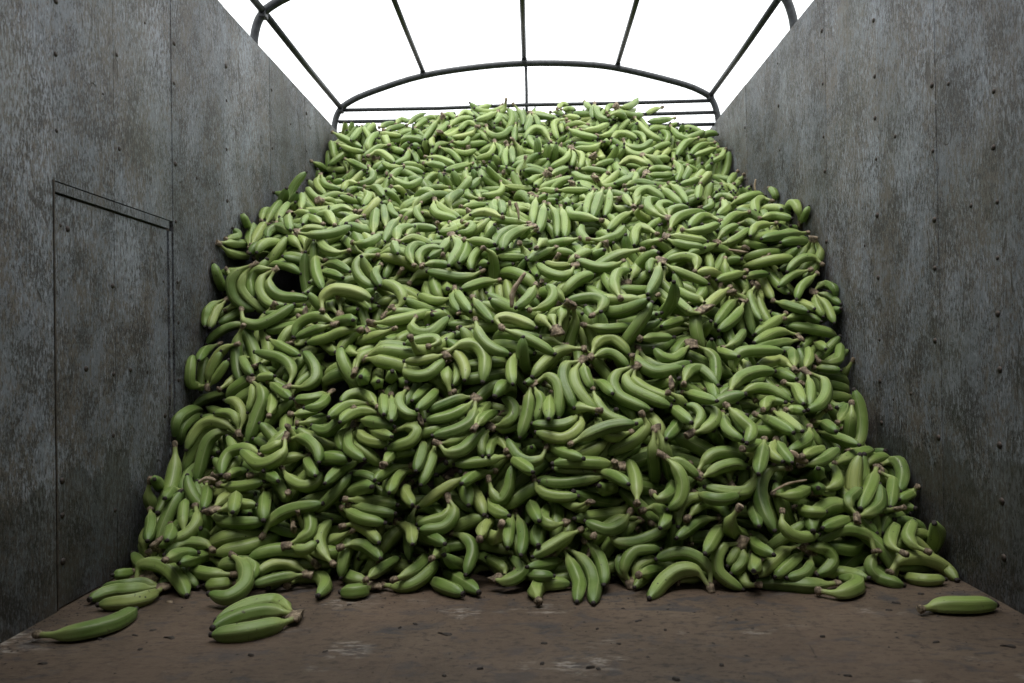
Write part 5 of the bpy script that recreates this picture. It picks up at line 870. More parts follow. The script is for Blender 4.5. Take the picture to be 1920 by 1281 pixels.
def side_wall(sgn, x, label):
    root = link('side_wall', None); root.location = (x, 0, 0); tag(root, label, 'wall')
    off = []
    for k in range(len(SEAMS) - 1):
        a, b = SEAMS[k] + .0004, SEAMS[k + 1] - .0004
        d = rw.choice((0, .0010, .002)) if k not in (3, 4) else 0
        if off and abs(off[-1][2] - d) < 1e-6 and not (sgn < 0 and k in (3, 4)): d = (d + .0010) % .003
        off.append((a, b, d))
        top = HW
        x0, x1 = (-.035, d) if sgn < 0 else (-d, .035)
        if sgn < 0 and 3 <= k <= 4:                      # boards above the hatch
            v, f = box_vf(x0, x1, a, b, 1.112, top)
        else: v, f = box_vf(x0, x1, a, b, 0, top)
        # subdivide the face slightly and let it bow a little
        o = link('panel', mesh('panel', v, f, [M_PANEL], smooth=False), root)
        bv = o.modifiers.new('bevel', 'BEVEL'); bv.width = .0007; bv.segments = 1
        if b > 1.6:
            z = .1 + rw.uniform(0, .1)
            while z < top - .05:
                if not (sgn < 0 and 3 <= k <= 4 and z < 1.13):
                    bo = link('bolt', BOLT, root); s_ = rw.uniform(.5, .85)
                    bo.location = (((d - .001) if sgn < 0 else (-d + .001)), a + .022 + rw.uniform(-.006, .006), z)
                    bo.rotation_euler = (0, R_(90) if sgn < 0 else R_(-90), 0); bo.scale = (s_, s_, s_)
                z += rw.choice((.19, .2, .21, .28, .14))
            for q in range(rw.choice((1, 2, 3))):
                z = rw.uniform(.25, 1.9)
                if sgn < 0 and 3 <= k <= 4 and z < 1.15: continue
                bo = link('bolt', BOLT, root); s_ = rw.uniform(.35, .6)
                bo.location = (((d - .001) if sgn < 0 else (-d + .001)), rw.uniform(a + .08, b - .05), z)
                bo.rotation_euler = (0, R_(90) if sgn < 0 else R_(-90), 0); bo.scale = (s_, s_, s_)
    # dark batten behind the board joints
    v, f = box_vf(*((-.06, -.0352) if sgn < 0 else (.0352, .06)), Y0, Y1, 0, HW - .004)
    link('backing_rail', mesh('backing_rail', v, f, M_EDGE, smooth=False), root)
    return root
WL = side_wall(-1, XL, 'left side wall of worn grey plywood boards with a small hatch door')
WR = side_wall(1, XR, 'right side wall of worn grey plywood boards without any door')
# hatch low in the left wall
hd = link('hatch_door', None, WL)
for a, b, dd in ((1.896, 2.176, -.004), (2.178, 2.500, -.0055)):
    v, f = box_vf(-.03, dd, a, b, .003, 1.078)
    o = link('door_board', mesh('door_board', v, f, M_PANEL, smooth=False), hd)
    bv = o.modifiers.new('bevel', 'BEVEL'); bv.width = .002; bv.segments = 1
for (y, z) in ((1.925, 1.0), (1.955, .995), (2.165, .86), (2.165, .60), (2.16, .42), (2.165, .2), (2.03, .62), (2.26, .61), (2.36, .60), (2.47, .9), (2.47, .45), (1.92, .24), (1.92, .33), (1.92, .12)):
    bo = link('bolt', BOLT, hd); bo.location = (-.0055 if y < 2.18 else -.007, y, z); bo.rotation_euler = (0, R_(90), 0); s_ = rw.uniform(.45, .85); bo.scale = (s_, s_, s_)
v, f = join([box_vf(-.036, -.012, 1.8868, 2.5285, 1.078, 1.112), box_vf(-.036, -.012, 2.5075, 2.5285, 0, 1.0775), box_vf(-.036, -.012, 1.8868, 1.895, 0, 1.0775)])
link('door_frame', mesh('door_frame', v, f, M_EDGE, smooth=False), WL)
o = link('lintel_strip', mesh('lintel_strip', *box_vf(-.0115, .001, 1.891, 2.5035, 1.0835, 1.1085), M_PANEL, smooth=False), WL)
o = link('jamb_gap_strip', mesh('jamb_gap_strip', *box_vf(-.0115, -.001, 2.5045, 2.5225, .002, 1.076), M_PANEL, smooth=False), WL)
o = link('jamb_gap_strip', mesh('jamb_gap_strip', *box_vf(-.011, .0022, 1.8885, 1.8935, .002, 1.112), M_EDGE, smooth=False), WL)  # dark strip standing in for the shade inside the door gap
# far bulkhead, and unseen tail doors added to shut out light from behind
v, f = box_vf(XL - .05, XR + .05, Y1, Y1 + .05, 0, 2.03)
tag(link('front_bulkhead', mesh('front_bulkhead', v, f, M_EDGE, smooth=False)), 'dark wooden bulkhead at the far end behind the banana heap', 'wall')

v, f = join([box_vf(XL - .05, -.035, Y0 - .04, Y0, -.02, 2.05), box_vf(-.031, XR + .05, Y0 - .04, Y0, -.02, 2.05)])
tag(link('added_tail_doors', mesh('added_tail_doors', v, f, M_EDGE, smooth=False)), 'unseen wooden tail doors added shut behind the viewer to block light', 'doors')

# ------------------------------------------------------------------ canopy frame
HOOPS = [4.76, 3.38, 2.0, .62, -.76]
HP = [(-1.262, 1.98), (-1.260, 2.08), (-1.248, 2.15), (-1.225, 2.20), (-1.18, 2.243), (-1.05, 2.305), (-.72, 2.405), (-.38, 2.455), (-.03, 2.475), (.32, 2.462), (.58, 2.425), (.95, 2.325), (1.10, 2.262), (1.155, 2.215), (1.182, 2.15), (1.194, 2.08), (1.196, 1.98)]
root = link('canopy_frame', None); root.location = (0, HOOPS[0], 2.06)
tag(root, 'arched dark steel canopy frame of hoops and long purlins over the truck bed', 'canopy frame')
def fr(name, v, f): return link(name, mesh(name, np.asarray(v) - np.array([0, HOOPS[0], 2.06]), f, M_STEEL), root)
ths = np.linspace(0, 1, 61)
for y in HOOPS:
    C = catmull(np.array([(x, y, z) for x, z in HP]), ths)
    fr('hoop', *tube(C, .0195, 12))
    # base sleeve on the wall top
    for x in (-1.265, 1.199):
        fr('sleeve', *tube([(x, y, 1.94), (x, y, 2.03)], .0215, 10))
PUR = [(-1.215, 2.213, .0165), (-.68, 2.432, .015), (-.03, 2.497, .015), (.565, 2.45, .015), (1.15, 2.235, .0165)]
for x, z, r in PUR:
    for ya, yb in zip(HOOPS[1:], HOOPS[:-1]):
        g = .02
        fr('purlin', *tube([(x, ya + g, z + .008), (x, (ya + yb) / 2, z + .002), (x, yb + (.012 if yb == HOOPS[0] else -g), z + .008)], r, 10))
    for y in HOOPS:
        v, f = box_vf(x - .017, x + .017, y - .022, y + .022, z - .026, z + .010)
        o = fr('clamp', v, f); o.data.polygons.foreach_set('use_smooth', [False] * 6)
        bv = o.modifiers.new('bevel', 'BEVEL'); bv.width = .005; bv.segments = 2
yb = HOOPS[0]
for z, sag in ((2.205, .004), (2.130, .006), (2.055, .004)):
    fr('crossbar', *tube([(-1.23, yb, z), (-.6, yb, z - sag), (-.03, yb, z + .004), (.6, yb, z), (1.17, yb, z + .002)], .0118, 10))
fr('centre_post', *tube([(-.02, yb, 2.06), (-.018, yb, 2.3), (-.02, yb, 2.47)], .010, 10))
# tarp added out of view over the tail half to shade the foreground
nx, ny = 33, 40; V = []; F = []
for j in range(ny + 1):
    y = SHADE_TARP_Y + (Y0 - SHADE_TARP_Y) * j / ny
    for i in range(nx):
        t = i / (nx - 1); p = catmull(np.array(HP), np.array([.02 + .96 * t]))[0]
        sag = .018 * math.sin((y - .62) / 1.38 * math.pi * 2 - 1.57) - .018
        V.append((p[0] * 1.018, y, p[1] + .035 + sag * (abs(p[0]) < 1.1)))
for j in range(ny):
    for i in range(nx - 1): F.append((j * nx + i, j * nx + i + 1, (j + 1) * nx + i + 1, (j + 1) * nx + i))
tp = link('added_shade_tarp', mesh('added_shade_tarp', V, F, M_SHADE_TARP)); sm = tp.modifiers.new('thick', 'SOLIDIFY'); sm.thickness = .003
tag(tp, 'unseen dark tarp added over the near canopy frame to shade the foreground', 'added_shade_tarp')

# ------------------------------------------------------------------ the banana heap
T = make_templates()
BM = [BunchMesh(F, 100 + i) for i, F in enumerate(T)]
rec = np.array(REST, float).reshape(-1, 9)
LABELS = []
def describe(n, fingers_world):
    """what sets the bunch apart: size, where its tips point, where it lies"""
    a = np.mean([f[0] for f in fingers_world], 0); b = np.mean([f[-1] for f in fingers_world], 0)
    ax, ay = project(a); bx, by = project(b); cx, cy = (ax + bx) / 2, (ay + by) / 2
    dx, dy = bx - ax, ay - by; L = math.hypot(dx, dy)
    s_ = FPX / max(.5, (np.asarray(a + b) / 2 - CAM) @ cf_)
    if L < .07 * s_: dr = 'turned end-on'
    else:
        k = int(round(math.degrees(math.atan2(dy, dx)) / 45)) % 8
        dr = ('tip ' if n == 1 else 'tips ') + 'pointing ' + ['right', 'up-right', 'up', 'up-left', 'left', 'down-left', 'down', 'down-right'][k]
    m = [f[len(f) // 2] for f in fingers_world]
    mx_, my_ = project(np.mean(m, 0)); sag = ((bx - ax) * (my_ - ay) - (by - ay) * (mx_ - ax)) / (L * L + 1)
    return cx, cy, dr, sag, L
def zone(cx, cy, a):
    hw = 'at the toe' if cy > 1040 else 'low on the heap' if cy > 920 else 'in the lower face' if cy > 790 else 'in the middle face' if cy > 660 else 'in the upper face' if cy > 530 else 'on the shelf brow' if cy > 430 else 'on the shelf' if cy > 340 else 'below the crest' if cy > 270 else 'on the crest'
    lo, hi = np.interp(cy, [240, 480, 800, 1080], [640, 420, 330, 200]), np.interp(cy, [240, 480, 800, 1080], [1335, 1545, 1605, 1790])
    k = min(8, max(0, int((cx - lo) / (hi - lo) * 9)))
    sd = ['against the left wall', 'near the left wall', 'left of centre', 'just left of centre', 'in the centre', 'just right of centre', 'right of centre', 'near the right wall', 'against the right wall'][k]
    return hw + ' ' + sd
NUM = {1: 'single', 2: 'two-banana', 3: 'three-banana', 4: 'four-banana', 5: 'five-banana', 6: 'six-banana'}
THINGS = []        # (object, n, world centre lines, hue word)
def quat_m(q):
    w, x, y, z = q / np.linalg.norm(q)
    return np.array([[1 - 2 * (y * y + z * z), 2 * (x * y - z * w), 2 * (x * z + y * w)], [2 * (x * y + z * w), 1 - 2 * (x * x + z * z), 2 * (y * z - x * w)], [2 * (x * z - y * w), 2 * (y * z + x * w), 1 - 2 * (x * x + y * y)]])
sV, sF, sUV, sM = [], [], [], []; base = 0
def to_stuff(B, A, p):
    global base
    parts = [(vv, ff, uu, mi) for (v, f, uv, tv, tf) in B.f for vv, ff, uu, mi in ((v, f, uv, 0), (tv, tf, None, 1))] + [(B.cv, B.cf, None, 2)]
    for vv, ff, uu, mi in parts:
        sV.append(vv @ A + p); sF.append(ff + base); sUV.append(uu if uu is not None else np.full((len(ff) * 4, 2), .99)); sM.append(np.full(len(ff), mi)); base += len(vv)
for k, rc in enumerate(rec):
    is_thing = rc[0] >= 100; B = BM[int(rc[0]) % 100]; s_ = rc[1] / 100; p = rc[2:5] / 1000; Rm = quat_m(rc[5:9])
    if is_thing:
        mw = Matrix([[*(Rm[i] * s_), p[i]] for i in range(3)] + [[0, 0, 0, 1]])
        o = place(B, mw)
        THINGS.append((o, B.n, [np.asarray(P) @ (Rm.T * s_) + p for P, r in B.fingers]))
    else: to_stuff(B, Rm.T * s_, p)
def finish_stuff():
    V = np.concatenate(sV); F = np.concatenate(sF); UV = np.concatenate(sUV); MI = np.concatenate(sM)
    q4 = F[:, 2] != F[:, 3]
    me = bpy.data.meshes.new('banana_heap'); me.vertices.add(len(V)); me.vertices.foreach_set('co', V.astype(np.float32).ravel())
    cnt = np.where(q4, 4, 3); keep = np.ones((len(F), 4), bool); keep[~q4, 3] = False
    me.loops.add(int(cnt.sum())); me.loops.foreach_set('vertex_index', F[keep].astype(np.int32))
    me.polygons.add(len(F)); me.polygons.foreach_set('loop_start', np.concatenate([[0], np.cumsum(cnt)[:-1]]).astype(np.int32))
    me.update(calc_edges=True)
    l = me.uv_layers.new(name='UV'); l.data.foreach_set('uv', UV.reshape(-1, 4, 2)[keep].astype(np.float32).ravel())
    for m in (M_BAN, M_TIP, M_CROWN): me.materials.append(m)
    me.polygons.foreach_set('material_index', MI.astype(np.int32)); me.polygons.foreach_set('use_smooth', np.ones(len(F), bool)); me.update()
    tag(link('banana_heap', me), 'the countless smaller and half buried green bananas that fill the rest of the heap', 'bananas', kind='stuff')
    print('stuff tris', int(cnt.sum() - 2 * len(F)))

# bananas and bunches laid over the heap and on the floor, each where the photograph shows it
# radius (0.1 mm), stem end (mm), five further points from it (mm): one tuple for each banana, one row for each bunch
LAID = [
    [(191, -798, 2854, 1009, -34, 5, 7, -27, -30, -27, -14, -64, -60, 5, -97, -91, 26, -129, -122)],
    [(170, -817, 2851, 985, 35, -5, 8, 67, -21, 5, 92, -44, -6, 116, -68, -19, 139, -93, -32), (165, -810, 2828, 967, 21, -18, -9, 44, -35, -15, 67, -52, -22, 88, -70, -30, 109, -89, -38)],
    [(161, -554, 2714, 969, -6, -28, -17, -9, -56, -35, -1, -83, -52, 12, -109, -68, 24, -135, -85)],
    [(187, -1222, 2934, 892, 3, -30, 16, 10, -62, 28, 12, -91, 48, 11, -110, 76, 0, -104, 107)],
    [(173, -1180, 2769, 691, -18, -26, -12, -26, -56, -25, -22, -87, -36, -15, -119, -47, -8, -150, -58)],
    [(170, -1059, 2635, 687, -36, 9, -8, -65, 14, -29, -87, 16, -59, -103, 16, -92, -117, 15, -126)],
    [(161, -934, 2612, 705, 26, -17, -13, 51, -35, -25, 78, -51, -37, 105, -67, -48, 133, -84, -59)],
    [(178, -587, 2508, 727, -39, 12, 0, -77, 21, -8, -114, 28, -23, -153, 36, -32, -192, 46, -39)],
    [(158, -695, 2550, 747, -26, 6, -6, -52, 12, -12, -78, 17, -20, -104, 21, -30, -129, 25, -40), (187, -680, 2548, 754, -34, 21, 16, -71, 40, 26, -112, 50, 19, -146, 50, -4, -155, 33, -43)],
    [(163, -1169, 2806, 861, -30, -8, -15, -44, -28, -30, -44, -57, -49, -44, -70, -80, -38, -92, -105), (159, -1163, 2800, 856, -13, -17, -21, -23, -34, -42, -24, -54, -63, -23, -75, -84, -21, -96, -105)],
    [(194, -562, 2700, 1004, -46, 1, -4, -72, -16, -35, -62, -38, -73, -34, -58, -103, 4, -72, -124)],
    [(198, -1067, 2705, 813, 18, -22, -41, 64, -30, -58, 112, -21, -42, 153, -6, -15, 190, 10, 16)],
    [(166, -686, 2615, 850, 30, 8, 4, 59, 2, -4, 85, -11, -17, 105, -29, -32, 123, -49, -48)],
    [(208, -729, 2567, 800, -6, 26, 42, 28, 40, 71, 78, 35, 69, 125, 24, 57, 169, 9, 37)],
    [(198, -699, 2830, 1040, -48, 4, -7, -89, 23, 7, -117, 51, 34, -131, 82, 68, -142, 112, 104)],
    [(188, -906, 2877, 1119, 44, -6, -9, 88, -2, -10, 129, 15, -2, 159, 43, 14, 183, 75, 34), (145, -913, 2900, 1135, 18, 10, 6, 37, 16, 8, 58, 18, 8, 79, 17, 5, 100, 16, 2)],
    [(194, -963, 3009, 1132, -32, 33, 18, -64, 66, 37, -106, 88, 46, -130, 61, 23, -120, 21, -5)],
    [(194, -1168, 3053, 1091, -13, 38, 25, -26, 75, 50, -36, 113, 76, -44, 151, 104, -51, 189, 130)],
    [(188, -991, 2836, 975, -40, 6, 3, -78, 8, -5, -91, -5, -40, -82, -21, -75, -70, -37, -110), (203, -991, 2835, 972, -40, -7, -28, -45, -25, -72, -23, -44, -112, 15, -61, -139, 64, -68, -140), (195, -989, 2833, 968, -14, -17, -44, 9, -36, -84, 51, -51, -105, 100, -59, -109, 150, -67, -112)],
    [(209, -1068, 2809, 988, -48, -2, -20, -76, -4, -62, -68, -5, -112, -34, -6, -151, 14, -5, -170), (192, -1066, 2809, 984, -30, -2, -36, -39, -4, -80, -14, -4, -120, 20, -4, -151, 59, -4, -177)],
    [(168, -254, 2841, 1073, 27, -16, -5, 52, -34, -10, 75, -55, -16, 95, -77, -23, 115, -101, -31)],
    [(158, 169, 2428, 729, 29, -9, -7, 60, -13, -13, 90, -4, -12, 118, 10, -9, 146, 24, -5)],
    [(174, 328, 2715, 966, -30, -21, -15, -65, -37, -26, -104, -30, -21, -136, -12, -7, -166, 9, 9)],
    [(187, 290, 2484, 820, -7, 39, 25, -11, 78, 50, -2, 117, 75, 15, 154, 99, 54, 172, 108)],
    [(185, -186, 2406, 751, 8, -22, -30, 21, -44, -58, 43, -64, -83, 74, -78, -101, 110, -86, -110)],
    [(172, -203, 2529, 832, 14, -25, -18, 28, -50, -36, 43, -75, -53, 58, -100, -70, 73, -126, -86)],
    [(192, 156, 2369, 653, -43, -5, 0, -82, -18, -9, -112, -39, -31, -138, -64, -55, -160, -89, -82)],
    [(175, -58, 2359, 644, -5, -30, -19, -9, -60, -37, -10, -90, -56, -8, -121, -74, -5, -152, -91)],
    [(195, -394, 2493, 766, -6, -39, -30, 17, -75, -54, 59, -84, -56, 86, -51, -30, 111, -17, -3)],
    [(165, -326, 2324, 668, 25, 16, 10, 13, 38, 22, -18, 39, 22, -48, 29, 16, -78, 20, 9)],
    [(151, -282, 2334, 642, -21, -9, -7, -44, -16, -13, -67, -22, -17, -91, -26, -19, -116, -29, -19), (205, -272, 2341, 649, 40, 21, 21, 88, 24, 19, 117, 2, -14, 121, -30, -52, 116, -62, -91)],
    [(176, 183, 2363, 634, 13, 24, 26, 36, 45, 45, 72, 55, 48, 101, 45, 27, 121, 28, 0), (164, 182, 2354, 624, 24, 14, 9, 49, 25, 16, 76, 25, 8, 97, 16, -9, 113, 3, -28)],
    [(194, 193, 2420, 761, 30, 28, 21, 42, 63, 46, 11, 90, 62, -35, 90, 59, -80, 83, 51)],
    [(179, -102, 2362, 728, -13, 26, 20, 16, 35, 27, 49, 25, 19, 79, 9, 7, 109, -7, -6)],
    [(174, -95, 2345, 719, 33, -3, -13, 66, -7, -28, 98, -12, -43, 129, -18, -61, 158, -26, -80)],
    [(172, 10, 2551, 872, -9, -26, -18, -17, -53, -36, -28, -80, -53, -44, -104, -68, -63, -128, -82)],
    [(167, -9, 2451, 782, 33, 6, 8, 61, 19, 22, 77, 39, 44, 76, 61, 68, 57, 81, 88)],
    [(168, 88, 2804, 1033, -23, -21, -11, -45, -42, -22, -65, -65, -34, -84, -89, -46, -103, -113, -58)],
    [(146, -136, 2767, 1000, 21, -12, -3, 42, -23, -6, 64, -31, -8, 88, -36, -9, 111, -40, -10)],
    [(144, 147, 2691, 954, -21, 0, 0, -42, -3, -2, -63, -1, -1, -81, 6, 5, -99, 15, 12), (176, 149, 2680, 945, -16, -31, -23, -45, -50, -37, -83, -36, -26, -110, -11, -7, -129, 19, 16)],
    [(198, -19, 2935, 1139, -39, -22, -12, -72, -51, -29, -96, -86, -49, -112, -124, -72, -117, -163, -97), (197, 4, 2927, 1131, -37, -33, -14, -71, -67, -32, -95, -106, -55, -108, -148, -81, -111, -191, -108)],
    [(172, -289, 2654, 842, -25, -17, -10, -55, -20, -13, -79, -1, -6, -101, 21, 4, -123, 42, 14)],
    [(181, -281, 2670, 873, 1, -26, -22, 4, -55, -41, 10, -84, -57, 20, -113, -72, 31, -143, -87), (178, -277, 2663, 870, 12, -40, -16, 24, -81, -31, 39, -119, -50, 54, -157, -69, 70, -195, -88)],
    [(172, -121, 2701, 905, -30, -6, -4, -59, -17, -9, -83, -34, -17, -106, -53, -26, -129, -72, -35)],
    [(186, -185, 2724, 941, -37, -13, -18, -78, -16, -23, -118, -9, -15, -159, -1, -6, -199, 9, 4)],
    [(154, -403, 2739, 971, 19, 11, 3, 40, 19, 4, 61, 13, 2, 80, 2, -1, 98, -10, -5)],
    [(168, -406, 2727, 963, -10, 23, 23, -14, 47, 46, 2, 68, 67, 32, 77, 76, 66, 74, 73)],
    [(175, -433, 2726, 968, -15, 28, 23, -27, 58, 46, -26, 89, 70, -8, 117, 91, 30, 119, 89)],
    [(170, -319, 2910, 1099, -7, -29, -21, -12, -59, -43, -22, -89, -63, -42, -114, -82, -65, -138, -99), (191, -303, 2911, 1101, 35, -26, -22, 55, -61, -46, 56, -100, -73, 49, -139, -100, 35, -178, -126), (200, -311, 2909, 1099, 19, -43, -24, 35, -86, -50, 33, -130, -79, 22, -172, -108, 10, -216, -137)],
    [(163, 641, 2544, 649, 28, 17, 7, 53, 38, 17, 71, 63, 31, 88, 89, 45, 104, 114, 60)],
    [(157, 538, 2585, 749, -26, -18, -3, -51, -37, -8, -73, -59, -14, -93, -82, -20, -113, -105, -26)],
    [(170, 627, 2609, 645, 5, -30, -5, 10, -61, -11, 15, -91, -16, 25, -120, -21, 41, -147, -25)],
    [(157, 1050, 2825, 661, 1, -31, -5, 0, -62, -10, -5, -92, -14, -11, -122, -18, -17, -152, -23)],
    [(174, 1024, 2710, 594, 36, 1, -5, 69, 14, 0, 88, 40, 19, 101, 67, 40, 115, 94, 61)],
    [(150, 1007, 2712, 571, 15, -8, -1, 31, -15, -3, 46, -23, -5, 61, -32, -7, 76, -41, -9)],
    [(195, 501, 3003, 1106, -24, 33, 23, -61, 50, 33, -84, 20, 7, -92, -17, -22, -98, -54, -50)],
    [(152, 343, 2399, 682, 19, 18, 1, 38, 35, 3, 60, 49, 3, 85, 57, 3, 111, 62, 3)],
    [(192, 346, 2441, 642, 17, -25, -28, 43, -45, -51, 83, -47, -58, 120, -34, -50, 156, -17, -39), (193, 340, 2443, 645, -9, -38, -26, 4, -75, -51, 40, -95, -70, 84, -83, -65, 128, -67, -56)],
    [(174, 513, 2482, 655, -23, -23, -14, -45, -47, -30, -72, -68, -41, -103, -76, -32, -124, -63, -6), (176, 543, 2495, 655, 32, 1, -17, 52, -11, -43, 51, -35, -70, 45, -59, -96, 38, -85, -122)],
    [(183, 954, 2848, 771, -29, -24, -16, -58, -48, -32, -88, -72, -47, -119, -95, -61, -149, -118, -75)],
    [(172, 941, 2824, 752, 27, 15, 4, 55, 29, 9, 85, 32, 8, 110, 16, -1, 132, -4, -12)],
    [(160, 967, 2886, 818, 29, -12, -4, 51, -32, -10, 58, -61, -18, 61, -92, -26, 63, -122, -33)],
    [(167, 933, 2912, 823, 18, -24, -9, 35, -48, -18, 52, -73, -28, 68, -99, -37, 83, -124, -46)],
    [(199, 982, 2807, 690, -47, -9, 11, -91, -33, 9, -128, -65, -1, -163, -98, -14, -198, -132, -26), (186, 972, 2780, 671, -38, -28, -6, -79, -53, -10, -118, -80, -16, -156, -109, -22, -194, -137, -29)],
    [(168, 935, 2611, 571, 18, 28, 12, 35, 55, 25, 49, 84, 40, 58, 114, 56, 66, 144, 72)],
    [(188, 883, 2557, 577, 12, 36, 12, 23, 72, 24, 34, 108, 38, 38, 144, 53, 4, 152, 64), (188, 875, 2547, 574, -10, 36, 17, -38, 49, 29, -69, 24, 25, -98, -5, 20, -127, -33, 15)],
    [(190, 685, 2483, 549, -28, 5, 41, -2, 15, 78, 47, 23, 86, 97, 28, 86, 147, 33, 84)],
    [(168, 820, 2894, 939, -26, -21, -9, -52, -42, -18, -79, -62, -26, -107, -82, -33, -135, -101, -40)],
    [(157, 810, 2879, 914, 21, 23, 6, 43, 46, 11, 67, 65, 16, 94, 82, 19, 121, 97, 22)],
    [(165, 598, 2619, 805, -8, 26, 13, -31, 40, 22, -51, 58, 33, -63, 81, 46, -75, 105, 59), (157, 562, 2522, 765, -27, 3, 4, -39, 29, 17, -46, 57, 30, -51, 85, 43, -57, 112, 57)],
    [(175, 756, 2758, 829, -29, -24, -16, -54, -50, -35, -77, -78, -56, -98, -106, -76, -120, -135, -97), (193, 765, 2739, 807, -19, -30, -23, -41, -58, -45, -66, -85, -64, -94, -112, -81, -122, -138, -98)],
    [(191, 721, 2756, 867, -31, -29, -19, -62, -58, -38, -91, -88, -58, -118, -120, -79, -145, -152, -100)],
    [(148, 1084, 2903, 847, -6, -18, -18, -10, -36, -35, -11, -54, -53, -8, -71, -71, -3, -88, -89), (157, 1090, 2920, 863, 27, 22, 18, 55, 30, 26, 58, -7, 16, 58, -43, 3, 67, -45, -27), (148, 1090, 2910, 853, 25, -1, -6, 48, -6, -16, 59, -22, -27, 60, -46, -36, 67, -68, -48), (163, 1089, 2904, 847, 12, -19, -23, 23, -39, -45, 26, -61, -68, 26, -83, -91, 26, -106, -113)],
    [(171, 1103, 2929, 928, -26, -15, -18, -52, -29, -35, -76, -45, -54, -93, -65, -77, -108, -85, -101)],
    [(157, 1083, 2950, 945, -31, 0, -8, -61, -3, -17, -86, -14, -32, -109, -29, -48, -132, -43, -65)],
    [(167, 1136, 2962, 970, -23, 14, 23, -58, 13, 25, -91, 5, 13, -118, -7, -6, -141, -22, -29)],
    [(187, 1124, 3083, 1111, -43, -18, -6, -85, -36, -12, -128, -55, -19, -170, -75, -27, -211, -95, -35)],
    [(163, 719, 2923, 1051, -24, -17, -10, -49, -33, -20, -75, -48, -30, -101, -63, -38, -128, -78, -46)],
    [(161, 532, 2949, 1093, 29, -9, -6, 57, -21, -14, 85, -31, -21, 114, -41, -28, 143, -51, -35), (164, 530, 2922, 1073, 19, -19, -14, 41, -36, -25, 68, -49, -34, 97, -57, -39, 126, -64, -44)],
    [(152, 733, 2968, 1072, 15, 15, 18, 32, 29, 34, 52, 41, 47, 75, 52, 58, 99, 62, 67), (176, 739, 2956, 1054, 32, 10, 7, 61, 23, 19, 87, 37, 34, 111, 53, 51, 136, 69, 68)],
    [(188, 603, 2785, 932, 13, 27, 25, 15, 54, 51, -18, 68, 64, -57, 65, 60, -93, 55, 50)],
    [(163, 491, 2775, 960, 28, -10, -18, 57, -20, -34, 88, -26, -48, 118, -34, -63, 147, -43, -79), (146, 472, 2785, 973, -21, -9, -1, -36, -24, -8, -42, -41, -20, -46, -59, -33, -49, -77, -45), (200, 473, 2777, 966, -12, -41, -28, -24, -81, -56, -40, -122, -81, -58, -162, -105, -77, -203, -129)],
    [(171, 415, 2298, 477, 6, -31, -8, 11, -62, -16, 17, -93, -23, 24, -124, -31, 31, -155, -38)],
    [(161, 31, 2242, 375, 16, -29, -7, 33, -57, -14, 52, -84, -21, 76, -106, -26, 103, -126, -31)],
    [(161, 466, 2341, 512, 13, -30, -3, 26, -59, -7, 39, -89, -11, 52, -118, -14, 64, -148, -17)],
    [(167, 565, 2264, 455, -4, -30, -13, -9, -60, -26, -10, -90, -40, 0, -118, -53, 19, -142, -65)],
    [(-169, 586, 2287, 472, 8, -29, -13, 13, -58, -27, 13, -88, -39, 12, -118, -51, 10, -148, -63)],
    [(177, 460, 2128, 304, 20, 17, 22, 47, 31, 39, 80, 38, 45, 114, 38, 41, 145, 31, 28), (167, 464, 2115, 286, 26, 10, 11, 51, 21, 23, 79, 29, 30, 109, 33, 33, 136, 29, 23)],
    [(173, 441, 2289, 440, -10, -30, -10, -21, -60, -20, -34, -89, -30, -50, -117, -38, -66, -145, -46)],
    [(150, 453, 2171, 410, 16, 18, 14, 32, 36, 29, 39, 57, 46, 28, 76, 62, 3, 86, 70), (173, 456, 2166, 406, 30, 9, 7, 56, 24, 19, 74, 44, 35, 79, 68, 54, 54, 82, 66)],
    [(198, 475, 2363, 542, 30, 36, 12, 69, 59, 15, 82, 19, -7, 81, -25, -27, 80, -69, -47)],
    [(182, 458, 2300, 542, 14, 37, 19, 34, 73, 36, 70, 95, 41, 97, 71, 18, 112, 38, -8)],
    [(172, 240, 2158, 307, -37, 4, -6, -74, 7, -7, -112, 9, -5, -149, 11, -2, -186, 14, 0), (179, 241, 2170, 317, -35, -15, 5, -72, -24, 8, -111, -22, 10, -149, -21, 11, -188, -24, 9)],
    [(165, 185, 2365, 554, 16, -27, -7, 28, -57, -14, 35, -88, -21, 41, -120, -28, 46, -151, -34)],
    [(167, 178, 2281, 528, 8, -19, -27, 19, -38, -52, 39, -54, -74, 67, -63, -87, 100, -64, -90)],
    [(180, 316, 2199, 457, 13, 1, -33, -6, 2, -63, -36, 3, -84, -69, 5, -99, -103, 6, -113)],
    [(172, 281, 2211, 405, -28, -17, -5, -58, -27, -6, -83, -12, 7, -92, 14, 24, -92, 42, 41)],
    [(182, 104, 2149, 382, 35, 10, 17, 71, 18, 32, 108, 24, 44, 147, 22, 51, 186, 17, 53)],
    [(171, 135, 2235, 467, -18, -16, -22, -45, -26, -36, -78, -27, -40, -110, -22, -39, -141, -15, -34), (180, 137, 2233, 464, 0, -26, -30, -21, -47, -56, -57, -56, -71, -95, -47, -65, -132, -34, -54)],
    [(180, 53, 2313, 516, -5, -32, -13, -9, -64, -26, -11, -97, -38, -11, -129, -50, -12, -162, -62)],
    [(175, 315, 2344, 586, -5, -19, -29, 13, -36, -53, 42, -49, -70, 74, -60, -82, 107, -69, -92), (196, 313, 2346, 589, -27, -23, -26, -19, -51, -57, 15, -69, -78, 54, -84, -95, 93, -98, -111), (190, 311, 2350, 594, -47, -10, -16, -68, -36, -51, -52, -65, -88, -10, -83, -110, 36, -99, -127)],
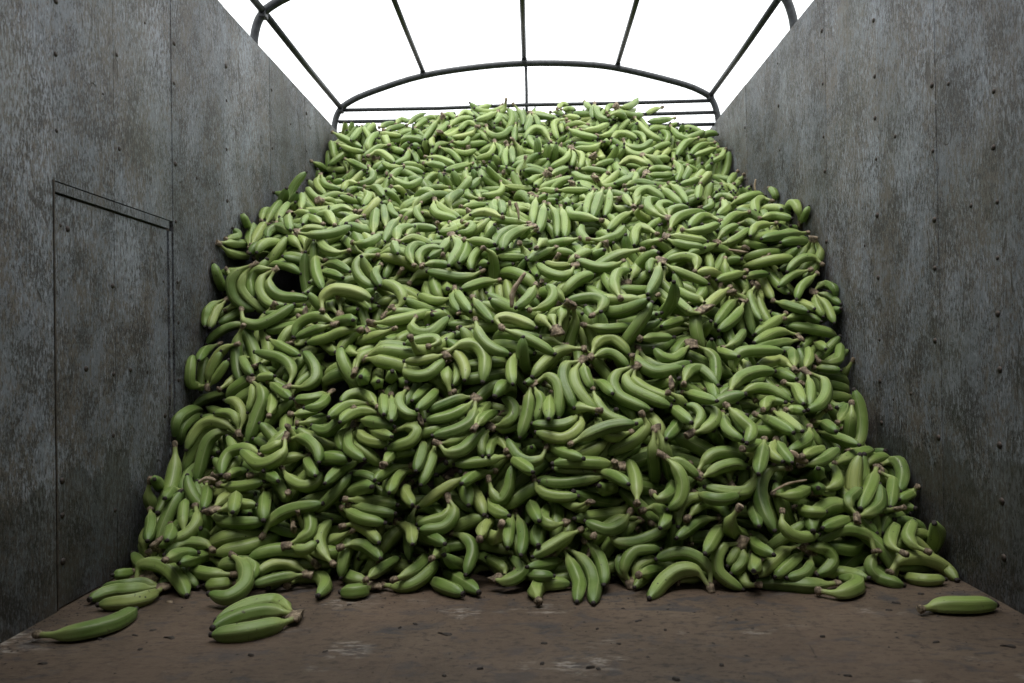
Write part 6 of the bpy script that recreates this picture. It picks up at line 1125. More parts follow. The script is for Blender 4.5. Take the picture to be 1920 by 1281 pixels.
    [(156, 153, 2336, 611, 3, -12, -16, 4, -24, -32, 8, -36, -48, 14, -47, -64, 21, -58, -79), (186, 143, 2336, 614, -38, -14, -9, -54, -40, -37, -51, -66, -70, -38, -90, -102, -26, -115, -134), (189, 146, 2335, 611, -20, -26, -27, -23, -52, -59, -9, -76, -91, 14, -95, -121, 37, -115, -150)],
    [(165, 328, 2097, 245, 9, -32, -7, 33, -11, -3, 51, 18, 3, 61, 50, 11, 67, 83, 19)],
    [(172, 79, 2098, 167, -30, -17, -2, -55, 0, 3, -58, 34, 11, -53, 67, 19, -46, 100, 28)],
    [(195, 2, 1906, 16, -4, 40, 0, -7, 79, 0, 9, 115, 3, 46, 125, 2, 86, 129, 0)],
    [(163, 512, 2123, 171, -32, -4, -2, -61, -17, -8, -85, -37, -17, -108, -59, -26, -131, -81, -34)],
    [(161, 419, 2077, 183, 21, 22, 13, 44, 42, 26, 76, 48, 29, 101, 32, 18, 111, 6, 1)],
    [(156, 497, 2112, 230, -31, 1, 2, -63, 1, 0, -88, -7, -16, -102, -20, -40, -105, -35, -68)],
    [(172, 530, 2124, 157, -18, -24, -10, -35, -49, -20, -52, -75, -30, -67, -101, -40, -83, -127, -49)],
    [(153, 561, 2061, 106, 0, -7, -15, -3, -14, -30, -11, -21, -43, -24, -26, -52, -37, -31, -61), (146, 555, 2062, 110, -8, -5, -9, -16, -10, -19, -23, -15, -28, -31, -19, -38, -39, -24, -47), (172, 553, 2064, 114, -37, -5, -5, -62, -18, -30, -65, -34, -63, -39, -44, -88, -8, -51, -107)],
    [(180, 463, 2017, 18, 3, 22, 33, -22, 38, 59, -59, 45, 73, -98, 42, 71, -136, 33, 60), (191, 458, 2014, 15, -27, 21, 33, -73, 21, 36, -114, 7, 16, -144, -27, 0, -168, -68, -8)],
    [(158, 268, 1971, 58, 13, 28, -5, 26, 56, -10, 40, 83, -15, 60, 106, -19, 89, 117, -21)],
    [(157, 245, 2044, 24, -7, 10, 9, -13, 21, 20, -17, 28, 33, -13, 36, 46, -5, 43, 58), (157, 258, 2042, 20, 8, 10, 15, 17, 20, 31, 33, 27, 41, 52, 33, 47, 71, 38, 53), (165, 253, 2041, 18, -15, 1, 30, -5, 13, 59, 18, 26, 78, 52, 31, 81, 86, 34, 80)],
    [(170, 140, 2126, 107, 20, -21, -15, 34, -46, -31, 40, -74, -47, 42, -103, -64, 37, -131, -79)],
    [(176, 76, 2111, 89, 14, -34, -22, 28, -69, -44, 37, -105, -65, 32, -147, -74, 25, -189, -82), (193, 81, 2120, 93, 40, -26, -21, 65, -63, -46, 72, -108, -71, 66, -159, -78, 61, -210, -86)],
    [(159, 122, 2113, 142, -28, -14, -9, -55, -30, -19, -80, -46, -30, -106, -63, -40, -131, -79, -50)],
    [(180, 197, 2092, 147, 23, -13, -27, 62, -12, -33, 100, -4, -26, 137, 6, -13, 173, 17, 1)],
    [(172, 303, 2122, 195, 31, 14, 4, 53, -6, -2, 57, -38, -11, 49, -70, -19, 31, -99, -26)],
    [(168, 264, 2125, 187, -16, -21, -17, -39, -38, -31, -69, -47, -37, -99, -40, -29, -125, -28, -17)],
    [(169, 173, 2155, 303, 24, -21, -3, 44, -45, -6, 57, -74, -9, 67, -104, -12, 76, -134, -15)],
    [(181, 278, 2066, 228, 4, 31, 18, 7, 61, 38, 7, 92, 57, 2, 122, 77, -3, 152, 97)],
    [(160, -3, 2188, 271, 10, -23, -19, 31, -42, -32, 60, -54, -37, 90, -62, -37, 121, -66, -34)],
    [(173, 208, 2143, 291, -39, 1, -8, -78, 2, -15, -116, 4, -21, -155, 12, -22, -193, 23, -20)],
    [(148, 375, 2132, 341, 18, -1, -7, 37, -3, -14, 53, -8, -25, 67, -14, -38, 81, -20, -51), (176, 366, 2133, 343, 25, -14, -23, 41, -29, -52, 43, -43, -85, 29, -55, -116, -2, -62, -134)],
    [(179, -1100, 2221, 144, 16, -31, -2, 31, -62, -4, 46, -94, -5, 58, -126, -6, 69, -159, -7)],
    [(170, -941, 2160, 207, 1, 32, 5, 4, 64, 11, 21, 90, 17, 54, 91, 19, 86, 88, 20), (154, -921, 2130, 203, 19, 15, 3, 34, 34, 7, 57, 41, 10, 81, 35, 10, 105, 29, 10)],
    [(181, -907, 2242, 240, 12, -33, -7, 24, -66, -13, 35, -99, -18, 46, -132, -24, 56, -166, -29)],
    [(164, -967, 2270, 252, 29, -16, -1, 58, -32, -1, 89, -43, 3, 121, -50, 10, 153, -56, 19)],
    [(167, -759, 2226, 305, 22, -20, -18, 48, -38, -32, 80, -51, -40, 112, -48, -32, 126, -27, -7)],
    [(171, -560, 2038, 76, -25, 21, 14, -45, 45, 30, -57, 72, 49, -54, 101, 69, -39, 127, 88)],
    [(162, -695, 2080, 118, 28, 10, 12, 52, 23, 26, 50, 45, 48, 36, 66, 67, 13, 83, 83), (152, -687, 2074, 113, 16, -5, -3, 31, -9, -5, 47, -10, -4, 60, -4, 3, 71, 4, 11)],
    [(157, -1171, 2135, 27, -1, -14, 2, -2, -28, 5, -4, -41, 7, -9, -54, 10, -18, -65, 12)],
    [(166, -1196, 2286, 174, 17, -29, -11, 33, -58, -22, 47, -88, -33, 58, -119, -45, 70, -150, -56)],
    [(167, -940, 2176, 70, -10, -31, 3, -19, -62, 5, -26, -94, 8, -31, -126, 11, -36, -158, 15)],
    [(167, -977, 1943, 116, -5, 30, -5, -10, 60, -9, -13, 91, -13, -4, 120, -17, 23, 134, -19)],
    [(180, -1026, 2227, 196, 18, -29, -20, 27, -60, -42, 13, -88, -64, -21, -102, -77, -58, -112, -88)],
    [(174, -926, 2108, 99, -24, 21, 8, -56, 28, 11, -88, 26, 10, -110, 5, 2, -123, -23, -8)],
    [(187, -783, 2124, 134, 17, 14, 33, 49, 20, 58, 87, 19, 72, 128, 14, 79, 168, 9, 86)],
    [(183, -964, 2185, 186, 31, -17, -14, 66, -28, -21, 103, -33, -22, 140, -36, -21, 177, -37, -17)],
    [(195, -687, 2044, 16, 14, 54, 0, 64, 60, 3, 97, 17, 2, 111, -35, 1, 111, -90, 0)],
    [(159, -639, 2060, 44, -28, 12, 11, -57, 20, 20, -89, 14, 22, -114, -4, 17, -131, -29, 6), (147, -647, 2053, 41, -24, -9, 0, -48, -18, -1, -71, -29, -3, -94, -43, -6, -116, -56, -9)],
    [(144, -836, 2065, 87, 21, -4, -8, 42, -11, -15, 58, -24, -23, 63, -44, -32, 63, -65, -42), (205, -852, 2072, 91, 38, -35, -12, 69, -76, -27, 80, -124, -48, 55, -164, -63, 3, -154, -57)],
    [(195, -843, 2063, 16, -16, -6, 0, -25, -20, 3, -41, -24, 3, -57, -17, 1, -74, -14, 0)],
    [(172, -844, 2055, 43, -31, -4, 1, -62, -2, 1, -90, 12, 1, -116, 29, 0, -142, 47, 0)],
    [(143, -1037, 2074, 50, 22, 2, -1, 43, 1, -7, 61, -8, -18, 79, -17, -28, 96, -27, -38), (204, -1116, 2054, 25, 4, 18, 40, 57, 16, 41, 104, -1, 23, 142, -27, -5, 174, -68, -17)],
    [(195, -1041, 2039, 16, -31, 14, 0, -62, 17, 2, -90, -2, 3, -123, -7, 1, -156, -7, 0), (195, -1038, 2034, 16, -34, -16, 0, -62, -37, 3, -98, -42, 3, -127, -62, 1, -137, -97, 0), (195, -1025, 2014, 16, -2, -38, 0, -7, -76, 1, -27, -106, 3, -64, -115, 2, -101, -119, 0)],
    [(195, -604, 1826, 16, -31, 44, 0, -73, 77, 0, -118, 47, 3, -146, 2, 1, -166, -48, 0), (195, -599, 1818, 16, -40, 15, 0, -79, 9, 2, -113, -16, 3, -141, -48, 1, -160, -86, 0), (195, -587, 1783, 16, -23, -32, 0, -48, -62, 2, -79, -86, 3, -117, -93, 1, -155, -95, 0)],
    [(195, -1149, 1693, 16, 55, -2, 0, 104, 10, 3, 137, 53, 2, 142, 107, 0, 138, 161, 0)],
    [(177, -18, 2215, 210, 4, -35, -6, 8, -70, -11, 13, -104, -15, 19, -139, -19, 25, -174, -23)],
    [(161, -28, 2088, 33, 8, -26, 4, 15, -51, 9, 24, -76, 13, 46, -82, 14, 70, -71, 11)],
    [(161, 76, 2135, 53, -19, -25, 3, -37, -51, 6, -56, -76, 10, -76, -101, 13, -100, -121, 16)],
    [(172, -355, 2165, 135, 22, -25, -2, 44, -50, -3, 65, -76, -5, 85, -103, -6, 104, -131, -7)],
    [(163, -404, 2152, 160, 25, -21, -4, 47, -45, -9, 58, -76, -14, 63, -108, -20, 69, -140, -26)],
    [(157, -369, 2202, 316, -30, -5, -3, -56, -22, -8, -67, -50, -13, -75, -81, -17, -82, -111, -22)],
    [(174, -374, 2227, 259, -5, -33, -7, -4, -66, -14, 6, -98, -20, 19, -129, -25, 31, -160, -31)],
    [(160, -365, 2211, 303, -24, -22, -7, -37, -51, -15, -40, -83, -24, -40, -115, -32, -41, -147, -39)],
    [(168, -122, 2220, 294, -28, -15, -2, -51, -36, -4, -64, -64, -7, -74, -94, -10, -84, -124, -13)],
    [(161, -202, 2163, 289, -28, -4, -14, -55, -7, -29, -82, -12, -45, -107, -18, -63, -132, -24, -81)],
    [(166, -152, 2010, 148, 1, 32, 2, 2, 65, 5, 6, 96, 9, 15, 127, 12, 25, 158, 16)],
    [(177, -241, 2124, 134, 31, -12, -6, 55, -32, -20, 64, -57, -40, 57, -83, -62, 49, -108, -83)],
    [(164, -547, 2083, 108, 27, 18, 3, 59, 16, 1, 83, -6, -4, 104, -32, -9, 122, -60, -15)],
    [(165, -547, 2105, 162, 24, 21, 0, 54, 12, -7, 78, -7, -15, 97, -32, -23, 113, -59, -31)],
    [(165, -561, 2162, 200, 23, -23, -6, 46, -46, -11, 72, -67, -16, 102, -77, -20, 135, -80, -24)],
    [(160, -539, 2156, 211, 27, -16, -2, 54, -33, -5, 82, -47, -7, 112, -57, -10, 142, -66, -12)],
    [(163, -547, 2147, 229, 31, -2, -2, 62, -6, -4, 92, -14, -6, 122, -24, -8, 151, -34, -10)],
    [(147, -251, 2138, 223, 2, -11, -22, -10, -21, -40, -34, -25, -47, -59, -29, -52, -84, -33, -58), (173, -248, 2140, 226, 16, -18, -23, 11, -36, -49, -13, -48, -68, -46, -51, -72, -79, -52, -72)],
    [(172, -141, 2249, 209, 5, -34, -4, 11, -67, -9, 18, -100, -13, 36, -129, -17, 63, -149, -20)],
    [(170, -136, 2181, 275, 10, -11, -33, 33, -20, -56, 55, -12, -30, 62, -1, 4, 68, 10, 39)],
    [(169, -65, 2183, 175, -7, -26, -13, -11, -53, -26, -14, -79, -38, -15, -106, -51, -15, -134, -62), (171, -57, 2183, 175, 9, -32, -16, 16, -64, -31, 19, -96, -46, 17, -130, -60, 14, -163, -74)],
    [(153, -87, 2033, 42, -2, 16, 8, -11, 30, 15, -23, 43, 20, -37, 53, 25, -52, 63, 29), (171, -121, 2024, 36, 30, -14, -4, 60, -6, 1, 80, 16, 13, 68, 43, 26, 47, 66, 36)],
    [(195, -286, 2183, 16, 26, -42, 0, 49, -85, 2, 74, -128, 3, 102, -168, 2, 130, -209, 0)],
    [(195, -304, 2083, 16, 21, -25, 0, 39, -52, 2, 59, -78, 3, 83, -100, 2, 107, -122, 0)],
    [(160, -283, 2017, 94, 7, 31, 1, 15, 61, 3, 29, 89, 5, 59, 98, 8, 90, 98, 10)],
    [(156, -457, 1989, 46, 9, 30, 3, 19, 60, 6, 31, 88, 9, 45, 115, 13, 61, 142, 17)],
    [(182, -419, 2038, 16, 35, -12, -1, 71, -15, 3, 101, 3, 15, 123, 28, 30, 140, 56, 46)],
    [(176, -381, 1992, 45, 21, 26, 3, 41, 52, 7, 54, 83, 12, 60, 115, 18, 65, 147, 25)],
    [(195, -456, 2047, 16, -24, 21, 0, -52, 33, 3, -73, 57, 2, -91, 83, 1, -111, 108, 0), (195, -453, 2017, 16, -9, -18, 0, -17, -36, 2, -32, -47, 3, -51, -41, 1, -69, -36, 0)],
    [(164, 628, 2194, 213, -7, -31, -10, -15, -63, -19, -21, -95, -28, -24, -127, -36, -28, -160, -44)],
    [(161, 903, 2157, 162, -25, -21, -1, -50, -42, -2, -75, -63, -3, -100, -83, -4, -125, -103, -4)],
    [(151, 742, 2154, 189, 2, -26, 3, 4, -52, 5, 9, -77, 7, 32, -78, 6, 55, -66, 4)],
    [(167, 604, 2135, 114, -1, -32, -2, -3, -64, -3, -3, -96, -5, 5, -127, -6, 15, -157, -6)],
    [(177, 606, 2111, 71, -7, -33, 0, -14, -65, 0, -23, -97, 1, -34, -129, 2, -46, -160, 3)],
    [(172, 449, 2122, 244, 16, -26, -4, 34, -52, -7, 62, -55, -9, 88, -38, -8, 114, -20, -7)],
    [(186, 628, 2152, 302, -11, -17, -32, -36, -30, -56, -74, -33, -59, -112, -31, -54, -148, -26, -44)],
    [(161, 1157, 2303, 218, -8, 8, -15, -20, 4, -23, -38, -12, -25, -57, -28, -27, -75, -45, -28)],
    [(199, 1048, 2329, 274, -25, -38, -19, -50, -77, -36, -77, -115, -53, -105, -153, -68, -133, -191, -83)],
    [(152, 891, 2113, 180, -10, 15, 19, -5, 34, 34, 13, 52, 41, 32, 69, 48, 51, 86, 54), (175, 896, 2110, 174, 33, 21, 3, 64, 44, 8, 91, 70, 20, 107, 99, 40, 120, 129, 63)],
    [(174, 1074, 2363, 253, 27, -18, -17, 14, -52, -34, -4, -85, -48, -23, -119, -61, -41, -152, -74), (190, 1091, 2399, 270, 39, 24, 6, 54, -7, 9, 52, -37, -23, 33, -70, -46, 8, -107, -60)],
    [(165, 671, 2120, 237, 21, -26, 0, 50, -22, 1, 72, 2, 2, 93, 28, 3, 114, 53, 4)],
    [(187, 714, 2138, 308, -47, 7, -9, -77, -9, -41, -87, -35, -80, -84, -66, -117, -72, -98, -151)],
    [(160, 671, 2059, 201, -6, -17, -27, 10, -23, -52, 39, -16, -65, 68, -4, -67, 98, 10, -66)],
    [(172, 927, 2082, 86, -7, 17, 35, -42, 22, 52, -81, 20, 54, -118, 10, 41, -154, 0, 26)],
    [(167, 762, 2055, 32, 27, 17, -2, 55, 32, -5, 84, 26, -6, 104, 1, -4, 122, -25, -3)],
    [(168, 727, 2061, 103, 32, 8, -3, 64, 15, -10, 80, 9, -37, 59, -6, -57, 30, -19, -67)],
    [(147, 749, 2070, 78, -8, -19, -14, -21, -37, -25, -39, -53, -34, -62, -62, -38, -86, -68, -39), (158, 738, 2081, 88, -21, -16, -10, -43, -32, -19, -64, -49, -28, -86, -65, -37, -108, -81, -45), (170, 719, 2091, 98, -31, -13, -6, -59, -32, -17, -85, -53, -29, -111, -73, -41, -137, -94, -52)],
    [(195, 732, 1964, 16, 40, -24, 1, 81, -1, 3, 111, 35, 3, 124, 81, 2, 94, 110, 0)],
    [(195, 799, 2028, 16, -42, -14, 0, -85, -25, 2, -126, -12, 3, -168, 2, 1, -212, 5, 0)],
    [(167, 947, 2104, 80, -23, -13, -18, -34, -28, -42, -14, -39, -62, 6, -63, -66, 35, -64, -74)],
    [(172, 1061, 2070, 88, -25, 17, 11, -27, 43, 25, -11, 68, 35, 7, 92, 45, 25, 115, 55)],
    [(173, 984, 2040, 92, -13, 33, 8, -1, 67, 16, 17, 97, 23, 38, 127, 31, 57, 157, 39)],
    [(202, 956, 2054, 36, 38, 28, 24, 86, 49, 25, 136, 63, 15, 182, 68, -10, 189, 24, -28)],
    [(160, 1012, 2121, 5, 9, -26, 4, 12, -53, 9, 31, -73, 12, 60, -70, 11, 88, -64, 10)],
    [(195, 924, 1829, 16, 37, 14, 0, 75, 11, 3, 114, 9, 3, 153, 20, 1, 191, 28, 0)],
    [(171, -1118, 2339, 223, -29, 9, 1, -29, -21, 0, -20, -51, 0, -10, -81, -1, -1, -111, -1)],
    [(170, -705, 2275, 335, 14, -29, -7, 29, -59, -14, 43, -88, -21, 58, -117, -27, 73, -146, -33)],
    [(167, -1047, 2352, 244, 14, -31, -10, 28, -63, -19, 41, -95, -28, 52, -128, -37, 63, -161, -46)],
    [(146, -929, 2233, 287, -3, 24, -1, -7, 49, -2, -9, 73, -3, -6, 98, -4, 15, 110, -3)],
    [(160, -856, 2230, 287, 30, 10, 2, 55, -10, 2, 74, -35, 1, 93, -62, 0, 111, -89, -1)],
    [(163, -517, 2242, 330, -26, -18, -8, -50, -40, -17, -64, -69, -27, -73, -99, -37, -81, -131, -47)],
    [(163, -671, 2430, 518, 1, -31, -9, 3, -63, -18, 3, -94, -26, -10, -120, -34, -43, -121, -36), (156, -673, 2445, 522, -14, -20, -7, -28, -40, -13, -51, -48, -17, -77, -46, -18, -102, -42, -19)],
    [(164, -732, 2291, 437, 31, 1, 1, 46, 27, 3, 49, 58, 4, 50, 90, 6, 51, 122, 7)],
    [(147, -773, 2357, 459, 15, 7, 0, 30, 13, 1, 45, 21, 2, 59, 28, 3, 74, 36, 3)],
    [(166, -550, 2249, 481, -25, -2, -23, -49, -4, -44, -76, -4, -64, -105, 9, -63, -131, 25, -51)],
    [(164, -465, 2239, 469, -28, 16, 4, -60, 21, 5, -86, 2, -1, -99, -27, -10, -106, -57, -19)],
    [(168, -505, 2271, 497, -32, 1, -1, -63, -4, -5, -81, -27, -13, -91, -55, -23, -101, -84, -33)],
    [(168, -470, 2231, 488, -20, 28, 15, -42, 56, 30, -73, 71, 38, -105, 57, 31, -116, 26, 15)],
    [(161, -546, 2272, 425, 16, -24, -15, 32, -47, -28, 57, -64, -37, 87, -75, -40, 117, -85, -44), (147, -561, 2274, 425, -18, -9, -12, -27, -25, -24, -24, -44, -36, -16, -62, -47, -7, -80, -58), (168, -555, 2270, 422, -4, -33, -17, -1, -66, -34, 12, -97, -52, 36, -122, -65, 65, -144, -75)],
    [(171, -902, 2519, 556, 22, -22, -10, 44, -44, -20, 65, -66, -30, 87, -89, -39, 109, -111, -49)],
    [(193, -815, 2457, 545, 4, 34, 38, -18, 65, 71, -58, 88, 93, -105, 103, 104, -154, 117, 114), (192, -806, 2454, 542, 49, -7, 0, 80, 9, 22, 72, 41, 58, 47, 70, 88, 16, 96, 115)],
    [(159, -848, 2364, 455, -5, 29, 11, -10, 59, 23, -18, 88, 35, -29, 115, 47, -41, 142, 59)],
    [(168, -690, 2262, 340, -31, 2, -3, -61, -1, -8, -89, -14, -15, -106, -38, -24, -114, -67, -33)],
    [(175, -754, 2272, 389, 36, -12, 7, 67, -33, 1, 94, -57, -11, 114, -83, -29, 124, -111, -53)],
    [(152, -763, 2254, 395, -12, -4, -12, -25, -9, -22, -40, -8, -29, -57, -4, -33, -73, 0, -37), (192, -759, 2251, 393, 6, -33, -35, -28, -44, -63, -73, -30, -69, -110, -1, -55, -145, 28, -37)],
    [(186, -846, 2278, 344, -35, 31, 9, -74, 56, 11, -119, 65, -3, -132, 39, -33, -122, 1, -61)],
    [(198, -1222, 2753, 432, 2, -63, 14, 10, -127, 22, 13, -192, 19, 13, -254, 1, 1, -256, -56), (207, -1222, 2756, 426, 3, -62, 0, 11, -123, 2, 14, -184, -4, 13, -238, -31, 1, -216, -81)],
    [(206, -1018, 2505, 376, -49, 12, 15, -100, 18, 18, -132, 8, -21, -150, -5, -69, -165, -19, -117), (195, -1015, 2504, 373, -45, -6, 17, -82, -17, -8, -96, -30, -53, -102, -44, -99, -108, -58, -145)],
    [(177, -987, 2466, 393, 1, 22, 27, -3, 43, 56, -20, 60, 80, -46, 76, 97, -80, 85, 100), (153, -988, 2467, 396, -6, 2, 26, -18, 13, 48, -40, 24, 58, -67, 31, 59, -94, 36, 58), (200, -992, 2466, 391, -40, 22, 21, -85, 39, 34, -133, 45, 24, -162, 31, -12, -177, 10, -55)],
    [(185, -1223, 2948, 489, 4, -61, 1, 11, -122, 2, 12, -184, 0, 12, -246, -4, 1, -303, -19)],
    [(149, -968, 2530, 558, 7, -11, -19, 14, -23, -37, 16, -34, -57, 12, -43, -78, 8, -52, -99), (146, -956, 2530, 566, 15, -4, 4, 30, -8, 6, 46, -13, 8, 61, -18, 9, 76, -24, 10), (205, -961, 2528, 558, 35, -25, -24, 54, -50, -59, 42, -68, -104, 32, -87, -148, 21, -106, -193)],
    [(147, -1152, 2614, 539, 17, -2, 16, 32, -4, 33, 46, -5, 52, 59, -5, 71, 72, -5, 91), (157, -1156, 2616, 545, 3, 4, 25, 10, 6, 48, 21, 7, 71, 32, 8, 94, 43, 9, 116), (165, -1159, 2617, 542, -37, 12, -1, -54, -10, 10, -53, -15, 46, -56, 1, 81, -63, 29, 107)],
    [(164, -441, 2295, 518, 7, -28, -14, 14, -56, -26, 19, -84, -39, 22, -113, -52, 26, -142, -64)],
    [(168, -476, 2317, 525, 10, -30, -11, 19, -60, -22, 26, -91, -33, 32, -122, -43, 38, -154, -53)],
    [(167, -539, 2261, 449, 26, -17, -3, 52, -34, -6, 77, -51, -9, 103, -70, -12, 127, -88, -15)],
    [(162, -510, 2266, 418, 21, -24, -2, 41, -49, -4, 60, -74, -6, 79, -99, -8, 97, -125, -9)],
    [(174, -414, 2203, 420, 36, 0, 9, 66, -12, -1, 53, -28, -28, 19, -30, -40, -17, -31, -51)],
    [(159, -426, 2093, 337, 1, 32, 5, 3, 63, 10, 11, 94, 15, 39, 107, 18, 71, 111, 19)],
    [(161, -333, 2230, 393, 2, -27, -15, 3, -55, -31, 2, -82, -46, 0, -110, -60, -2, -138, -74)],
    [(168, -298, 2218, 376, -1, -24, -21, -3, -48, -40, -9, -73, -60, -16, -97, -78, -24, -121, -97)],
    [(168, 33, 2191, 364, -18, -19, -27, -51, -18, -36, -81, 0, -25, -100, 23, -3, -115, 46, 22)],
    [(167, -75, 2227, 335, 13, -30, -5, 26, -60, -9, 40, -90, -13, 53, -120, -17, 67, -150, -21)],
    [(161, -82, 2208, 341, -29, -12, -6, -58, -23, -11, -89, -32, -14, -120, -39, -16, -151, -46, -17)],
    [(165, -85, 2206, 356, -9, 31, 13, -27, 57, 24, -49, 33, 15, -52, 1, 3, -50, -31, -9)],
    [(144, -1, 2277, 542, 10, -11, -19, 20, -23, -38, 20, -34, -59, 13, -44, -80, 6, -54, -100), (183, 6, 2281, 553, 33, 5, 18, 61, -8, 0, 70, -26, -32, 68, -43, -67, 66, -61, -101), (172, -11, 2279, 544, -4, -15, -30, -7, -30, -60, -13, -45, -90, -22, -59, -119, -33, -73, -148)],
    [(148, -277, 2172, 384, 19, 7, 2, 39, 14, 6, 56, 24, 12, 72, 34, 20, 88, 44, 28), (175, -279, 2170, 382, 25, -16, -22, 60, -8, -21, 86, 14, -4, 106, 38, 17, 127, 62, 39)],
    [(153, -122, 2242, 420, 13, 7, -2, 27, 12, -3, 42, 14, -2, 56, 17, 1, 70, 20, 4), (152, -134, 2240, 417, -12, -12, -12, -21, -24, -25, -25, -38, -40, -23, -52, -55, -19, -66, -70), (171, -125, 2246, 424, 30, -9, 8, 55, -4, 22, 64, 16, 45, 53, 35, 66, 27, 47, 81)],
    [(177, -174, 2180, 433, 3, 33, 10, 6, 67, 20, 11, 99, 32, 22, 131, 43, 35, 162, 54), (151, -171, 2175, 431, 11, 19, 10, 19, 39, 18, 28, 60, 25, 40, 79, 30, 59, 94, 34)],
    [(169, -394, 2296, 536, -10, -26, -16, -14, -52, -34, -4, -76, -53, 19, -90, -69, 50, -84, -74)],
    [(172, -302, 2342, 540, -4, -32, -13, -11, -64, -25, -20, -96, -36, -30, -127, -46, -41, -159, -57), (157, -313, 2370, 551, -16, -23, -8, -27, -48, -18, -37, -74, -27, -45, -100, -37, -54, -127, -46)],
    [(180, -179, 2268, 499, -1, -27, -30, -10, -53, -58, -40, -71, -77, -77, -81, -88, -117, -87, -93), (171, -184, 2270, 502, -21, -17, -19, -45, -32, -35, -74, -42, -46, -106, -48, -52, -139, -52, -55), (159, -187, 2278, 511, -28, -2, -1, -55, -8, -7, -81, -16, -17, -106, -25, -26, -131, -35, -37)],
    [(182, -404, 2336, 617, 7, -28, -27, 39, -44, -40, 77, -44, -36, 103, -24, -15, 122, 0, 9)],
    [(164, 578, 2094, 369, 17, 26, -1, 33, 53, -1, 50, 79, -2, 73, 100, -3, 104, 100, -4)],
    [(181, 668, 2196, 380, -12, -29, -16, -25, -59, -30, -38, -88, -45, -51, -118, -59, -63, -148, -73)],
    [(187, 966, 2412, 405, 23, 32, 6, 46, 65, 13, 66, 100, 22, 78, 136, 35, 48, 121, 37)],
    [(159, 759, 2148, 338, 20, 25, 1, 40, 50, 2, 60, 73, 3, 83, 95, 4, 107, 116, 5)],
    [(201, 899, 2273, 296, 35, 32, 4, 70, 65, 8, 107, 97, 11, 144, 127, 14, 182, 157, 18)],
    [(175, 896, 2420, 409, 18, -26, -4, 18, -59, -7, 14, -92, -10, 9, -124, -12, 4, -157, -14)],
    [(169, 913, 2444, 374, 18, -24, -6, 35, -50, -12, 49, -77, -17, 61, -106, -22, 73, -134, -27)],
    [(164, 766, 2171, 310, 31, 11, 2, 61, 24, 6, 87, 41, 14, 112, 61, 24, 136, 80, 34)],
    [(167, 836, 2299, 403, -11, -27, -16, -27, -53, -30, -50, -75, -40, -75, -96, -47, -101, -116, -55)],
    [(161, 716, 2249, 370, -15, -27, -8, -29, -54, -15, -40, -83, -23, -40, -113, -31, -27, -141, -39), (158, 725, 2256, 371, -5, -31, -9, -10, -61, -18, -13, -92, -26, -12, -123, -35, -11, -154, -43)],
    [(150, 778, 2335, 454, 12, 4, 0, 25, 5, -1, 34, -4, -1, 38, -17, -2, 43, -29, -2)],
    [(174, 561, 2193, 480, 17, -19, -21, 34, -38, -42, 52, -56, -62, 44, -81, -79, 26, -105, -93)],
    [(172, 691, 2341, 439, 15, -28, -8, 30, -57, -15, 41, -87, -23, 51, -117, -31, 59, -148, -38)],
    [(172, 745, 2354, 449, 8, -31, -10, 16, -63, -19, 22, -95, -28, 27, -127, -37, 31, -159, -45)],
    [(170, 695, 2290, 459, 12, 29, 5, 24, 57, 11, 38, 85, 17, 64, 94, 19, 89, 76, 16)],
    [(169, 917, 2533, 554, -3, -25, -21, -8, -49, -41, -17, -74, -60, -28, -98, -78, -39, -123, -96), (193, 926, 2541, 559, 42, -12, -23, 37, -49, -54, 15, -86, -81, -17, -120, -101, -58, -147, -111)],
    [(175, 823, 2479, 531, 24, -20, -11, 25, -51, -24, 20, -83, -36, 14, -114, -47, 8, -146, -58)],
    [(174, 646, 2368, 504, 31, 18, 11, 65, 31, 17, 102, 31, 12, 132, 17, -5, 158, -1, -26)],
    [(198, 607, 2338, 510, 20, 35, 20, 46, 67, 39, 83, 89, 52, 126, 103, 60, 171, 106, 60)],
    [(187, -853, 3814, 1500, 41, -17, -6, 73, -46, -20, 93, -81, -40, 109, -118, -61, 126, -155, -82)],
    [(165, -501, 3377, 1324, -8, -25, -23, -13, -51, -46, -5, -76, -69, 11, -99, -91, 28, -122, -112)],
    [(200, -828, 3674, 1452, 22, -37, -22, 39, -76, -44, 44, -117, -68, 44, -159, -91, 44, -202, -115)],
    [(159, -787, 3301, 1279, -27, 14, 11, -55, 24, 20, -77, 5, 15, -87, -24, 3, -96, -52, -8)],
    [(197, -847, 3007, 1174, -26, 34, 14, -52, 69, 28, -80, 102, 42, -97, 82, 30, -94, 42, 9)],
    [(195, -801, 3013, 1169, -17, 42, 19, -34, 84, 38, -53, 126, 58, -77, 164, 76, -123, 162, 74)],
    [(172, -641, 3361, 1329, 7, -25, -20, 13, -50, -40, 22, -75, -59, 38, -97, -76, 62, -115, -90)],
    [(185, -615, 3137, 1176, -9, 38, 25, -18, 76, 51, -28, 114, 78, -37, 152, 104, -46, 189, 131)],
    [(199, -658, 3082, 1139, -7, 41, 28, -13, 82, 57, -19, 122, 86, -23, 162, 115, -26, 202, 145)],
    [(178, -692, 2876, 1077, 27, -24, -8, 56, -45, -14, 78, -25, -1, 87, 7, 15, 97, 38, 31)],
    [(159, -533, 2852, 1079, 8, -27, -14, 16, -54, -27, 25, -82, -41, 33, -109, -54, 42, -136, -67)],
    [(168, -513, 2864, 1076, 23, 20, 11, 50, 34, 18, 79, 24, 10, 104, 7, -2, 128, -11, -13)],
    [(189, -504, 2974, 1115, 4, 46, 18, 8, 91, 36, 23, 133, 54, 68, 124, 50, 110, 100, 41)],
    [(192, -521, 2858, 1075, -6, 44, 21, -13, 87, 42, -16, 131, 63, 1, 171, 80, 37, 202, 91)],
    [(194, -561, 3171, 1225, -12, -40, -26, -22, -81, -53, -26, -122, -80, -26, -163, -107, -26, -205, -133)],
